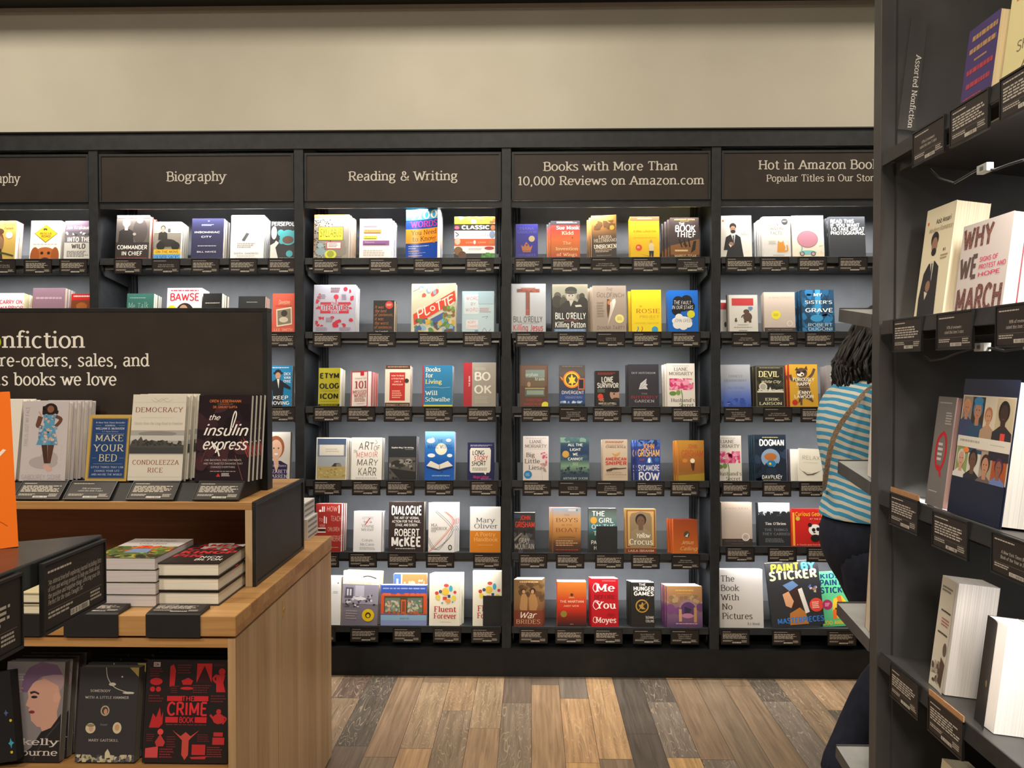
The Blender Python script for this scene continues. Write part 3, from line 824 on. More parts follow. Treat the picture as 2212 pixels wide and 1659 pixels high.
# ------------------------------------------------------------------ the books on the wall
# bay row x0 y0 x1 copies thick | flags | description | cover | print
WALL = '''
1 1 -36 477 31 2 .026|s:8a1f24|gold paperback with a perched brown hawk|c2a050|E 6a4426 .42 .52 .2 .26;E 8a684a .48 .58 .14 .2;E 54361f .44 .27 .17 .08;P 3a2a1c .3 .7 .55 .7 .62 .98 .45 .98;W 3c4a26 .06 .05 .85 .5 .8 .95 .88;P 4a3020 .36 .26 .42 .29 .35 .32;T 2c241c I .76 .09 0.06 .34 H is for;T 2c241c I .76 .18 .06 .3 Hawk;C dcd8cc .78 .36 .11
1 1 63 477 129 3 .024|p:f4f0e6|white paperback with a yellow diamond road sign|f3f0e8|P 3a2f1a .5 .09 .88 .32 .5 .55 .12 .32;P f4b81e .5 .105 .86 .32 .5 .535 .14 .32;E 3a2f1a .47 .21 .07 .022;R 3a2f1a .42 .21 .45 .25;R 3a2f1a .5 .21 .53 .25;T 5a431a b .5 .32 .05 .4 RESCUE;T 5a431a b .5 .39 .05 .3 ROAD;L 9a968e 1 .1 .585 .9 .61;E b8672e .5 .92 .42 .26;E a05425 .17 .9 .15 .24;E a05425 .83 .9 .13 .24;C 2a1a12 .4 .81 .05;C 2a1a12 .62 .81 .05;E 3a2418 .51 .98 .14 .06
1 1 137 477 196 2 .024||mauve paperback with a torn black and white photograph|cfcac6|R 8a7488 0 0 1 .26;T efe9ee b .5 .17 .08 .92 Jon Krakauer;R 6f6a6e 0 .25 1 .42;B e8e4e0,4a464a 14 .05 .02 .27 .98 .4;R 7a7478 0 .38 1 .55;T f2efe8 B .52 .47 .11 .84 INTO THE;R d9d6ce 0 .55 1 1;T 55504c B .52 .64 .11 .5 WILD;L 6a6662 5 .1 .76 .9 .92
1 2 -22 633 47 3 .022|p:f2e8b0|white book titled in pink rounded capitals|f4f1ec|T d43a6c b .62 .22 .09 .75 CARRY ON,;T d43a6c b .62 .37 .09 .75 WARRIOR;L 777 2 .3 .55 .9 .68;T 444 S .6 .85 .06 .6 Glennon Doyle
1 2 66 622 136 4 .02||dusty mauve book with pale lettering|8d6f7c|L b79aa6 1 .1 .2 .9 .28;L b79aa6 2 .3 .5 .7 .6;L b79aa6 1 .3 .78 .7 .82
1 2 150 635 196 2 .02|s:b02020|dog portrait book under a red title strip|7a3f1c|R c4201e 0 0 1 .16;L f2dcd0 1 .1 .04 .9 .1;E a85c26 .5 .55 .42 .34;E 7a3a16 .14 .5 .14 .3;E 7a3a16 .86 .5 .14 .3;C 1c100a .34 .47 .07;C 1c100a .66 .47 .07;E 2a160c .5 .7 .12 .06
2 1 248 465 320 3 .034|h s:a63222|black and white war leader portrait hardcover|3c3633|R 5d5550 0 .08 1 .62;H b9ada4 8a8480 2e2a2a .3 .08 .2;E 4a4240 .72 .35 .22 .28;E a39890 .7 .11 .1 .07;E a39890 .55 .42 .05 .03;R 352c2a .0 .6 1 1;T e8e4de s .22 .045 .03 .36 NIGEL;T e8e4de s .66 .045 .03 .34 HAMILTON;T efebe4 b .5 .71 .085 .9 COMMANDER;T efebe4 b .5 .845 .085 .62 IN CHIEF;L 9a3a34 1 .05 .94 .95 .965
2 1 331 479 389 4 .02||motorcycle rider photo paperback with a yellow title band|8b8478|R b5ad9f 0 0 1 .3;R d8d2c4 .45 .15 .95 .3;R 5c564e .5 .18 .6 .28;H a09484 3a342e 2c2926 .32 .1 .15;E 2b2725 .5 .55 .34 .1;C 1f1c1a .25 .63 .16;C 1f1c1a .8 .63 .16;R e2b62c 0 .72 1 .84;T 8a6a1c b .5 .78 .06 .85 ON THE MOVE;R 5fa4d8 0 .84 1 1;T 1d4c86 K .5 .92 .08 .9 OLIVER SACKS
2 1 412 472 481 3 .024||plain navy book with tiny spaced white capitals|25264c|T e8e6f0 s .52 .06 .03 .06 v;L 9a9ab8 2 .3 .14 .7 .19;T f0eef4 b .48 .33 .04 .8 INSOMNIAC;T f0eef4 b .46 .44 .04 .32 CITY;L c8c8d8 1 .2 .65 .78 .68;T d8d6e4 b .48 .8 .035 .6 BILL HAYES
2 1 497 465 568 5 .017|p:f2f4f6|white paperback with a small tilted grey box|f3f4f4|C f4e3a0 .48 .11 .06;P 5a5a5c .33 .56 .47 .39 .56 .41 .42 .58;L a8a8a8 3 .2 .62 .75 .74;T a9a49a b .48 .85 .035 .75 SHERYL SANDBERG;L bdb8ae 1 .2 .9 .75 .93;L bdb8ae 1 .15 .95 .8 .98
2 1 583 478 644 2 .024||black book with a teal thought cloud and white hand|2c2b2f|T f4f2ee H .5 .07 .09 .96 PERSEPOLIS;E 4fb4bd .62 .42 .3 .2;C 4fb4bd .36 .3 .12;C 4fb4bd .85 .32 .12;C 4fb4bd .4 .52 .1;E 6a5148 .62 .48 .2 .1;E efe9e2 .12 .3 .1 .17;P efe9e2 0 .62 .14 .56 .2 .5 .3 .56 .18 .68 .3 1 0 1;C 4fb4bd .68 .84 .12;T efe9e2 h .62 .96 .04 .6 MARJANE SATRAPI
2 2 271 634 329 4 .02||teal book with a rubbed chalk title|33695f|T 8fb5a8 h .42 .3 .14 .75 Me Talk;L 8fb5a8 1 .1 .1 .7 .13
2 2 358 622 433 4 .02||white book with a huge red title over a woman|f4f2f0|L d42d3a 1 .1 .045 .9 .09;T d0253a b .5 .2 .15 .85 BAWSE;E 2c1c18 .52 .55 .26 .22;E c99a78 .48 .5 .13 .13;P 2a2a30 .2 1 .3 .72 .7 .72 .8 1;C f2dc2c .14 .48 .13
2 2 436 634 478 3 .026|c8|black book with a small pale photo|1f1f20|L bdb9b0 1 .12 .23 .88 .27;P d2c9b2 .36 .48 .72 .42 .72 .6 .36 .64;P 5a4a3c .45 .5 .66 .46 .66 .56 .45 .6
2 2 513 640 571 3 .022||black book with a tiny centred white title|1d1f22|L a8a8a8 1 .3 .15 .7 .18;T e8e6e0 K .5 .42 .06 .36 M TRAIN
2 2 587 634 637 3 .022|c6|coral memoir with a bordered old photograph|e2604a|T f2c6a6 z .5 .22 .09 .5 Dimestore;L a83a2c 1 .15 .31 .85 .34;P efe2c8 .16 .4 .84 .34 .88 .78 .2 .84;P 8a7f6c .21 .43 .8 .38 .83 .75 .25 .8;E 3a342c .52 .5 .14 .08;E d8ccb4 .5 .66 .2 .07;T f2c6a6 S .5 .91 .06 .8 LEE SMITH
2 3 576 790 630 1 .03|c5|bright blue book with a dancing man in a bowler hat|1c86bb|L e8f2f6 1 .1 .04 .85 .07;T e6f2f8 b .8 .2 .06 .28 DICK;T e6f2f8 b .8 .29 .06 .28 VAN;T e6f2f8 b .8 .38 .06 .3 DYKE;E 20242c .42 .18 .2 .04;E 20242c .42 .15 .13 .06;E c99a80 .42 .24 .11 .08;P 1d222c .2 .38 .42 .3 .66 .4 .95 .52 .94 .58 .66 .52 .62 .98 .25 .98 .22 .6 .06 .46;P f2f0ec .38 .32 .48 .32 .46 .55;T f0f6fa b .55 .77 .08 .6 KEEP;T f0f6fa b .5 .9 .08 .82 MOVING
2 4 572 933 625 1 .03||smiling woman portrait book with a purple foot|d9d2c8|E 9a5a3a .4 .32 .36 .24;E e0b298 .42 .36 .25 .2;P 2d2350 0 .66 .2 .6 .62 .6 .9 .68 .9 1 0 1;P e0b298 .3 .5 .52 .5 .55 .7 .45 .85 .36 .7;C 3a2a24 .33 .34 .03;C 3a2a24 .52 .34 .03;E f4f0ec .43 .46 .08 .02;T e2dce8 I .45 .7 .045 .8 Fighting Chance;T e8e4ee C .5 .82 .07 .95 ELIZABETH;T e8e4ee C .5 .92 .07 .8 WARREN
3 1 677 464 753 5 .016|d3 s:e09030|marbled composition notebook with a yellow title label|9a9288|B 2c2c2a,2c2c2a,d8d4ca,2c2c2a 150 .02 0 .08 .6 .98;R e8963a 0 0 .9 .07;B 8b8378 8 .2 .5 .55 1 1;R 2a2a18 .12 .265 .83 .57;R ecd640 .13 .275 .82 .56;T 3a3a1c h .475 .4 .16 .62 SYLLABUS;R c84a4a .36 .6 .78 .76;R f4e6e4 .38 .615 .76 .745;L b87a78 3 .42 .635 .72 .73;C 9ab4bc .18 .68 .08;E 8fa8b0 .2 .82 .15 .08;E d8dc4a .48 .88 .17 .1;C a4a838 .48 .87 .1;L 4a463e 1 .65 .93 .8 .95
3 1 776 473 845 3 .03|d5 p:f8f4f0|white book with four highlighter strokes|f6f2f0|T b05a5a S .38 .15 .05 .46 Nabokov's;R d86a70 .12 .18 .55 .2;R e8985a .12 .255 .68 .36;T b06a3a S .4 .29 .04 .45 Favorite;R 4a3a30 .14 .335 .64 .35;R d9dc4a .12 .41 .55 .5;T 8a8a3a S .36 .44 .04 .4 Word Is;R 4a4a30 .14 .475 .52 .49;R 8d5a93 .1 .53 .93 .65;T c8a8c8 S< .16 .57 .04 .3 Mauve;R 3a2a40 .14 .615 .82 .63;L c8beb8 3 .12 .76 .85 .93;L a49a96 1 .6 .95 .9 .975
3 1 876 447 950 5 .02|c30 g.22 k:f4f2ee|blue vocabulary book with its cover bending forward|2349a4|R 4ab4e0 0 0 1 .26;T f8f8f4 K .56 .17 .14 .84 1100;T c8449a K .56 .34 .11 .84 WORDS;R f0962c 0 .43 1 .7;T 3a2a1c S .56 .5 .085 .8 You Need;T 3a2a1c S .56 .62 .085 .74 to Know;C d0843a .88 .67 .07;L c8d4ec 1 .08 .75 .7 .77;L c8d4ec 1 .08 .79 .3 .81;L e0b070 1 .08 .84 .4 .86;L c8d4ec 1 .08 .88 .6 .89;L e0b070 1 .08 .93 .5 .95
3 1 981 468 1069 1 .03|g.3|striped orange and white cover ringed with small pictures|2e2a28|R f2a62a 0 0 1 .17;B f6efe0,7a5a3a,e8b83a,d86a3a 14 .07 0 0 1 .16;R 2d2a28 0 .17 1 .33;T f6f4f0 B .52 .25 .08 .68 CLASSIC;R f4f3f1 0 .33 1 .52;T 8a8680 l .52 .42 .07 .66 PENGUIN;R ec5a28 0 .52 1 .69;T f6c8a8 s .38 .605 .035 .2 COVER;T f6c8a8 s .68 .605 .035 .2 COVER;E f6f4f0 .5 .6 .028 .045;R f4f3f1 0 .69 1 .86;L a8a49c 2 .35 .74 .7 .79;E 7a5a38 .1 .8 .11 .1;C 5a3a22 .2 .9 .1;E c2b49a .08 .58 .07 .08;B 4a9a3a,3a7a2e 12 .08 .66 .84 1 1;E b03a34 .86 .74 .12 .04;E 8a9ab8 .93 .42 .07 .09;E c8704a .95 .26 .06 .06;E d8506a .06 .26 .06 .04;W 3a3a4a .02 .02 .36 .1 .42 .04 .46;E c47a3a .92 .6 .08 .05
3 2 676 615 767 3 .03|g.25 h s:c8c8d4|large silver book covered with red pictograms|b4b4c4|R c42c40 .16 .36 .84 .41;T c42c40 b .5 .385 .05 .18 THE;R b4b4c4 .42 .36 .58 .41;T c42c40 b .5 .385 .045 .13 THE;T b8283c b .5 .475 .1 .7 LITERATURE;R c42c40 .16 .54 .84 .59;R b4b4c4 .41 .54 .6 .59;T c42c40 b .5 .565 .045 .15 BOOK;B c42c40 7 .055 .05 .18 .16 .5;B c42c40 7 .05 .84 .05 .95 .5;B c42c40 6 .05 .05 .66 .25 .86;B c42c40 9 .06 .4 .65 .95 .88;E c42c40 .53 .25 .06 .05;R c42c40 .52 .28 .545 .35;C c42c40 .75 .09 .05;L 8a5a70 3 .4 .06 .65 .17;L 8a7a90 3 .1 .2 .3 .3;L 8a7a90 4 .66 .2 .8 .32;L 8a7a90 4 .3 .68 .48 .78;L 8a7a90 3 .06 .88 .35 .96;L 8a7a90 3 .62 .88 .9 .96
3 2 806 649 851 2 .04|p:f0d8b8|black paperback with six lines of orange lettering|221d1c|T c07038 I< .06 .2 .085 .42 It was;T c07038 I< .06 .32 .085 .56 the best;T c07038 I< .04 .435 .085 .9 of sentences,;T c07038 I< .06 .56 .085 .42 it was;T c07038 I< .06 .69 .085 .66 the worst;T c07038 I< .04 .815 .085 .88 of sentences.;C c8342c .75 .14 .19;L f0b8a8 3 .62 .1 .88 .18;T e8e0d4 S .4 .95 .05 .6 Jen Campbell
3 2 889 613 985 2 .022|c8 h s:d8d4c0|poster-like map book with a slanting red banner|d8d0b4|P bcd6e4 0 .16 .4 0 .1 .05;B d0564a,8aa8c0,e8e0c8 10 .06 .02 .05 .6 .3;P e2432a .03 .62 .97 .15 1 .36 .05 .84;W efe8d8 .03 .12 .52 .16 .72;W efe8d8 .03 .12 .53 .22 .5 .24 .58 .15 .63;W efe8d8 .03 .28 .45 .32 .63 .41 .58;C efe8d8 .47 .5 .06;C e2432a .47 .5 .035;W efe8d8 .03 .54 .39 .66 .33;W efe8d8 .03 .6 .37 .63 .54;W efe8d8 .03 .68 .34 .8 .28;W efe8d8 .03 .74 .31 .77 .48;W efe8d8 .03 .93 .23 .82 .28 .85 .44 .96 .38;W efe8d8 .03 .83 .36 .92 .31;B 4a6a9a,7aa04a,6a5240,5a8a4a,d8b03a,4a78a8,8ab8d0 46 .07 .05 .7 .98 1;P 44639c .42 .72 .72 .58 .84 .64 .54 .8;B 7aa04a,8a6a40 12 .06 .7 .45 .98 .7
3 2 998 629 1067 3 .024|g.25|pale blue book with red hand-lettered words|a8c4ce|R c2d2d8 .06 .08 .52 .55;T c04a44 h .32 .17 .08 .4 WORD;T c04a44 h .34 .3 .07 .16 BY;T c04a44 h .3 .44 .08 .4 WORD;L a8787a 3 .55 .4 .92 .52;R d6d4d6 .12 .68 .5 .9;T c04a44 h .3 .74 .06 .24 KORY;T c04a44 h .32 .84 .06 .34 STAMPER;W 5a7a8a .015 .62 .62 .8 .6 .74 .66;W 6a4a54 .012 .62 .98 .7 .88 .8 .98 .9 .9;R 4a86a8 .4 .92 .5 1;R 9ab8c4 .5 .02 1 .3
3 3 687 795 735 2 .045|c14 p:f6f2ea s:c8b820|mustard yellow book with a black stencilled title|b4ac26|T 211f14 B .5 .2 .12 .9 ETYM;T 211f14 B .5 .46 .12 .9 OLOG;T 211f14 B .5 .72 .12 .86 ICON;L 6a661a 1 .1 .585 .9 .6;L 6a661a 1 .1 .845 .9 .86;R 2a2a18 0 .92 1 1;L b4ac26 1 .1 .94 .9 .97
3 3 757 802 800 5 .016|c40 p:f4e4e2 k:f0d4d4 d4|cream grammar paperback with its cover curling open|eee4da|R b0383c .0 0 1 .03;R b0383c 0 .03 .06 1;R b0383c .94 .03 1 1;R b0383c 0 .97 1 1;R c03038 .5 0 .72 .13;T 5a4a44 S .55 .2 .035 .7 Grammar Girl's;T a83038 K .55 .38 .2 .74 101;T a83038 K .5 .58 .085 .8 MISUSED;T a83038 K .52 .68 .085 .7 WORDS;L b06a68 3 .2 .74 .85 .86;L b06a68 1 .3 .9 .75 .92
3 3 831 789 885 3 .026|p:f2ece0|brown and cream book with a red title panel|e6dcc8|R 5a3322 0 0 1 .09;R 5a3322 0 .89 1 1;T d8c8b0 C .5 .945 .04 .9 THOMAS C. FOSTER;L b8a080 1 .1 .03 .9 .06;R c2281f .18 .17 .8 .84;T f4dcc8 b .5 .25 .03 .5 HOW TO READ;T f4dcc8 b .5 .32 .03 .5 LITERATURE;T f4dcc8 b .5 .39 .03 .28 LIKE A;T f4dcc8 b .5 .46 .03 .42 PROFESSOR;L f0a890 4 .28 .6 .72 .8;C 3a2e28 .86 .37 .09
3 3 912 789 977 2 .032|s:b02028 p:efe4c0 k:1f78a8|blue book with a yellow foot and cream serif title|187aa8|R b8242c 0 0 .045 1;R d8d040 .045 .94 1 1;T f0ead0 K< .1 .1 .095 .5 Books;T f0ead0 K< .1 .24 .095 .25 for;T ecdc7a K< .1 .39 .095 .54 Living;W 9ac0d4 .012 .12 .53 .4 .52 .65 .54 .92 .52;T d8e8e0 K< .1 .66 .095 .4 Will;T d8e8e0 K< .1 .81 .095 .82 Schwalbe
3 3 1001 783 1071 1 .05|s:b01c28|grey book with a red cloth spine and giant pale letters|a0998c|R b01c2c 0 0 .26 1;T e8e2d4 b< .33 .31 .17 .5 BO;T e8e2d4 b< .33 .6 .17 .54 OK;V f0dcd8 b .2 .42 .03 .24 THE BOOK;L c0b9ab 2 .35 .12 .7 .18;L b4ad9f 5 .35 .76 .8 .92
3 4 682 945 748 3 .024|p:f4f0ea d4|white-framed photo book of a barn in a wheat field|f0ece2|R 4a5a78 .03 .03 .97 .17;R 7a8698 .03 .17 .97 .45;R a8aeb4 .03 .45 .97 .68;R b8a468 .03 .68 .97 .97;B a08a4c,c8b87c 26 .04 .03 .72 .97 .97;P 3a3834 .5 .68 .6 .6 .78 .6 .84 .68;P 8a8478 .66 .68 .66 .62 .8 .6 .84 .68;R e2ddd0 .1 .17 .9 .42;L c8bfae 2 .3 .26 .8 .36
3 4 758 945 824 3 .022|p:f4f0e8|white book with big brush-drawn black and red words|efebe2|T 2c2826 h .48 .2 .17 .5 ART;T 2c2826 h .82 .25 .1 .2 OF;T 2c2826 h .13 .32 .08 .12 the;T d04a44 h .5 .4 .12 .7 MEMOIR;T 2c2826 h .52 .58 .15 .7 MARY;T 2c2826 h .52 .8 .18 .6 KARR;L 8a847a 1 .15 .94 .85 .96;W 6a645a .012 .78 .06 .84 .12 .76 .16
3 4 838 942 899 2 .034|p:e8e4dc|black book with a dark photo of a writing desk|23252a|T eceae4 b .5 .26 .03 .78 Stephen King / On Writing;L 9a9894 1 .6 .3 .88 .315;R 55524e .03 .48 .97 .97;E 2a2826 .4 .62 .3 .08;E 9a958c .72 .57 .12 .06;E 8a857c .45 .57 .1 .05;B 22201e,8a857c,3a3734 20 .06 .03 .55 .97 .97;P 22201e .03 .72 .97 .8 .97 .97 .4 .97
3 4 917 932 981 3 .026|g.22 p:f0f2f6 s:4a4890|blue fantasy book with clouds and an open glowing book|g:8fd0f0,2c78c8,1f5aae,2a62b8|C f0eccc .55 .36 .2;C f4f0d8 .55 .36 .13;E eef2f6 .2 .19 .14 .05;C eef2f6 .26 .16 .06;E eef2f6 .8 .18 .09 .035;E eef2f6 .22 .49 .13 .04;E eef2f6 .84 .49 .09 .035;T 2a3c8a C .52 .19 .05 .18 THE;T 2a3c8a C .5 .31 .075 .82 MAGIC WORDS;P ece4d4 .06 .7 .2 .6 .48 .68 .78 .6 .95 .7 .72 .73 .48 .77 .24 .73;P c8b89a .48 .67 .52 .67 .52 .77 .48 .77;P 2a2c40 .06 .71 .48 .79 .95 .71 .95 .735 .48 .81 .06 .735;P 1a2a50 .54 .82 .62 .82 .58 .84;L 8fb0e0 1 .25 .89 .85 .93
3 4 1010 956 1067 2 .03|g.25|navy book with a square white speech bubble|262a54|L b8b8d8 2 .1 .06 .95 .11;P ece8dc .08 .2 .12 .14 .84 .14 .88 .2 .86 .74 .82 .79 .12 .79 .08 .74;P ece8dc .6 .78 .72 .78 .68 .85;T 23222a H .4 .27 .11 .46 LONG;T c23034 H .5 .41 .12 .52 STORY;T 23222a H .42 .55 .11 .54 SHORT;L 9a968e 2 .18 .66 .78 .75;T d83a78 z .5 .9 .07 .6 Margot Leitman;L c8c8d8 1 .5 .95 .9 .965
3 5 680 1088 736 3 .028|p:f2eee6 d3|brick red book with chalk-drawn title and little books|9a2a24|T e4b8a8 h .62 .11 .1 .4 HOW;R f0ece4 .24 .06 .28 .17;R f0ece4 .31 .06 .34 .17;C f0ece4 .17 .15 .05;R f0ece4 .88 .03 .92 .2;T e4b8a8 h .2 .34 .06 .16 TO;T e4b8a8 h .78 .31 .1 .4 TEACH;R f0ece4 .32 .26 .36 .41;R f0ece4 .4 .28 .43 .41;T e4b8a8 h .26 .46 .05 .2 YOUR;R f0ece4 .1 .5 .4 .52;R 2a2422 .14 .53 .38 .57;R f0ece4 .1 .58 .4 .6;T e4b8a8 h .7 .53 .08 .46 CHILDREN;T e4b8a8 h .76 .72 .11 .45 SHAKESPEARE;L d8a498 1 .2 .9 .9 .92
3 5 763 1104 823 2 .024|p:f0f0f4 d9|white letter book with a red pencil stroke|eae8ea|T a8a29e S .5 .17 .05 .4 LETTERS;T a8565a S .5 .26 .06 .3 to a;T 8a8684 S .5 .36 .07 .44 Young;T 8a8684 S .5 .45 .07 .46 Writer;W c03c34 .03 .4 .34 .58 .17;T 8a8684 S .5 .71 .06 .4 Colum;T 8a8684 S .5 .81 .06 .5 McCann;L b8b4b4 2 .22 .88 .8 .95
3 5 839 1084 915 3 .022|g.25|dark brown hardcover with chunky white blocky capitals|3a302f|T f2efea B .5 .17 .16 .86 DIALOGUE;T e8e4de b .5 .32 .045 .72 THE ART OF VERBAL;T e8e4de b .5 .39 .045 .82 ACTION FOR THE PAGE,;T e8e4de b .5 .46 .045 .62 STAGE, AND SCREEN;T f2efea b .52 .61 .13 .72 ROBERT;T f2efea B .5 .79 .17 .84 McKEE;L d8d4ce 1 .2 .92 .76 .945
3 5 925 1086 981 4 .022|p:f2f4fa d5|white handbook with orange and blue zigzag lines|f0ecea|W 3a4458 .012 .3 .16 .97 .55 .3 .94 0 .74;W 3a4458 .012 .26 .18 .92 .58 .24 .94 0 .78;W e05a34 .02 .66 .18 .97 .42 .1 .96 0 .9;W e0805a .014 .6 .18 .92 .42 .06 .95;W 3a4458 .012 .97 .48 .4 .95 0 .7;T 5a5654 S< .1 .45 .055 .24 MLA;T 5a5654 S< .1 .52 .06 .62 HANDBOOK;L 9a9694 2 .1 .56 .34 .6;E 2a2c32 .84 .9 .08 .055;E d8d4d0 .84 .9 .05 .035
3 5 1015 1095 1081 2 .02|p:f6f4ee|half white and half orange book with a serif title|f4f2ec|T 6a7080 S .5 .29 .1 .6 Mary;T 6a7080 S .52 .42 .1 .78 Oliver;R dc8420 0 .52 1 1;T eec080 S .5 .6 .08 .66 A Poetry;T eec080 S .52 .71 .08 .78 Handbook;L e8b878 1 .25 .83 .75 .85
3 6 692 1246 735 3 .018|p:f6f4f0|white book half hidden by the wooden table corner|efedea|L b8b4b0 2 .6 .3 .9 .36;C 8a8a8a .85 .13 .04
3 6 736 1233 814 2 .03|r2 s:e0b838 p:e8dcb0 d8|old shop-front photo book with a round yellow seal|7c7480|R f4efe0 0 0 1 .24;W 3a3630 .03 .55 .1 .7 .08 .92 .12;T d8b83a C .5 .215 .045 .9 SHAKESPEARE AND CO;R 9a94a4 0 .24 1 .6;R 5a5460 .08 .3 .3 .5;R d8d4dc .12 .33 .17 .45;R d8d4dc .2 .33 .25 .45;R c2bcc8 .35 .26 .6 .46;B 3a3640,d8d4dc,5a5460 30 .04 .06 .42 .95 .66;E e8e4ea .5 .5 .16 .03;C e8c41a .74 .8 .17;C 4a3a1c .74 .8 .08;C e8c41a .74 .81 .045;L a49a9c 4 .12 .72 .45 .9
3 6 822 1264 921 1 .045||wide box book painted with a red shop front and shelves|3c5ab0|L a8b8e0 1 .04 .07 .96 .12;R d4542c 0 .22 1 .72;B e0683c 12 .06 0 .2 1 .26;R 4a4a3a .07 .27 .93 .7;R 6a7a68 .09 .32 .42 .68;R 6a7a68 .58 .32 .91 .68;B b8c4a0,d89a7a,c8b8a8,7a9a8a 40 .03 .09 .38 .42 .68;B b8c4a0,d89a7a,c8b8a8,7a9a8a 40 .03 .58 .38 .91 .68;R c8643a .44 .36 .55 .7;R 8a4a2c .465 .4 .525 .66;B b8643c 8 .04 .04 .64 .96 .76;R 8ab0c8 0 .74 1 .87;R 8a94c0 0 .87 1 1;T 3a4a6a s .52 .83 .04 .2 BOOKSTORE
3 6 849 1240 920 2 .022|y0|blue-spined book standing tall behind the wide painted box book|e4e0d8|R 3c5ab0 0 0 .22 1;R f4f2ee .08 .1 .14 .4;R e0683c .26 0 1 .2;B c8b8a8,8a9a8a,d89a7a 24 .05 .3 .1 .95 .4
3 6 927 1240 993 4 .02|c6 p:f4f2f0 d4|cream book with coloured speech bubbles and red title|f2ecd8|E e05048 .55 .22 .08 .03;E 4ab0c8 .7 .28 .06 .06;C e8c048 .52 .34 .12;C 4a5a78 .36 .34 .055;E d8483c .24 .37 .06 .035;E e8d04a .28 .45 .08 .05;R d8483c .44 .44 .58 .5;R 3a4a68 .6 .4 .69 .46;C e8d84a .8 .46 .08;C d8483c .84 .35 .05;E e8a04a .62 .52 .09 .04;C 5aa8a8 .42 .56 .03;C 5aa8a8 .76 .54 .03;T b8282c K .52 .68 .1 .72 Fluent;T b8282c K .52 .81 .1 .74 Forever;L c8b8a0 1 .35 .92 .7 .94
3 6 1021 1234 1088 2 .022|d1|cream speech-bubble book behind a blank black card|f2ecd8|E e05048 .55 .22 .08 .03;E 4ab0c8 .7 .28 .06 .06;C e8c048 .52 .34 .12;C 4a5a78 .36 .34 .055;E d8483c .24 .37 .06 .035;E e8d04a .28 .45 .08 .05;R d8483c .44 .44 .58 .5;R 3a4a68 .6 .4 .69 .46;C e8d84a .8 .46 .08;C d8483c .84 .35 .05;E e8a04a .62 .52 .09 .04;T b8282c K .52 .68 .1 .72 Fluent;T b8282c K .52 .81 .1 .74 Forever
4 1 1114 484 1162 2 .03|k:3a3ac0|royal blue pocket book with a copper crown|2d2b86|T 5a56a0 S .5 .13 .07 .66 DIANA;T 5a56a0 S .5 .23 .07 .86 GABALDON;C b8a478 .72 .42 .14;P b06a3a .3 .76 .24 .6 .36 .64 .42 .56 .5 .64 .56 .56 .64 .66 .76 .6 .68 .76;R b06a3a .32 .77 .68 .8;C b06a3a .48 .55 .05;T 6a62a8 C .5 .88 .06 .8 OUTLANDER
4 1 1190 477 1253 3 .026|d-9|red-orange sunset paperback with a black header|g:3a3438,d03a2c,c4602c,b8642c,a83a22|R 38343a 0 0 1 .1;L d8d4d0 2 .2 .025 .9 .07;T f4f0ec K .58 .18 .085 .78 Sue Monk;T f0c8a8 K .58 .32 .085 .4 Kidd;T d8a878 K .55 .58 .08 .28 The;T e4b080 K .55 .73 .08 .76 Invention;T e4b080 K .55 .88 .08 .7 of Wings;C 3a2a24 .74 .44 .02
4 1 1278 466 1332 3 .03|c18 d-7 k:e8941c p:f2e4c8|sepia storm-cloud paperback with a gold seal|g:d89a48,a8743a,5a4432,3f342c,2f2824|B 7a5228,6a4a2a 10 .16 .1 .12 .95 .32;C d8a83a .82 .29 .1;T d8c8b0 S .55 .5 .07 .52 LAURA;T d8c8b0 S .55 .58 .07 .9 HILLENBRAND;T f0e4cc K .55 .72 .09 .9 UNBROKEN;L b8a48c 2 .15 .79 .85 .86;L 8a7864 1 .2 .92 .8 .94
4 1 1362 468 1425 2 .03||mustard yellow book with a standing boy|d9ac14|R d4442a 0 0 1 .1;L f0b090 1 .25 .045 .75 .065;T 8a6a10 S .5 .34 .05 .78 A Man Called Ove;L a88410 1 .1 .49 .9 .505;C cc4a26 .29 .73 .11;L f0c0a0 2 .23 .7 .35 .76;E b88a4a .71 .58 .05 .035;P cbbb90 .62 .66 .72 .62 .82 .66 .8 .81 .64 .81;P 2c2a26 .64 .81 .8 .81 .79 .95 .73 .95 .72 .86 .7 .95 .65 .95;P 8a6a1c .32 .88 .64 .93 .64 .945
4 1 1449 470 1511 4 .03|d-8 p:f0d878|dark brown domino book with rough white title|3a2e2c|T c49a5a b .5 .05 .03 .72 ANNIVERSARY EDITION;L b08a50 1 .35 .085 .65 .1;T f4f2ec H .4 .15 .05 .2 THE;T f4f2ec H .52 .26 .15 .72 BOOK;T f4f2ec H .54 .41 .13 .7 THIEF;P 7a5028 0 .68 1 .52 1 .95 0 .95;B 2a1c16,3a281c 6 .05 .25 .52 .6 .75;R c8a878 .15 .78 .6 .82;P 1c1614 .28 .52 .33 .52 .42 .72 .37 .72;P 1c1614 .44 .52 .49 .52 .56 .72 .51 .72;P 1c1614 .6 .52 .65 .52 .7 .72 .65 .72;P 1c1614 .8 .58 .9 .56 .86 .78 .7 .86;R 4a2c1c 0 .9 1 1;T d8bc8a S .52 .93 .06 .76 MARKUS ZUSAK
4 2 1104 613 1179 3 .03|h g.25|silver hardcover with a big rust-red T beam|b4b9be|R 8a3a28 .16 .105 .82 .175;R a8604a .28 .08 .7 .11;R 7a3626 .42 .17 .54 .64;B 9a4a34,6a2a20 14 .05 .17 .11 .82 .17;B b03028 3 .04 .42 .5 .54 .62;T 4a4c50 b .48 .72 .11 .84 BILL O'REILLY;T 6a6c70 s .5 .8 .022 .56 & MARTIN DUGARD;T b0303a b .49 .89 .12 .86 Killing Jesus
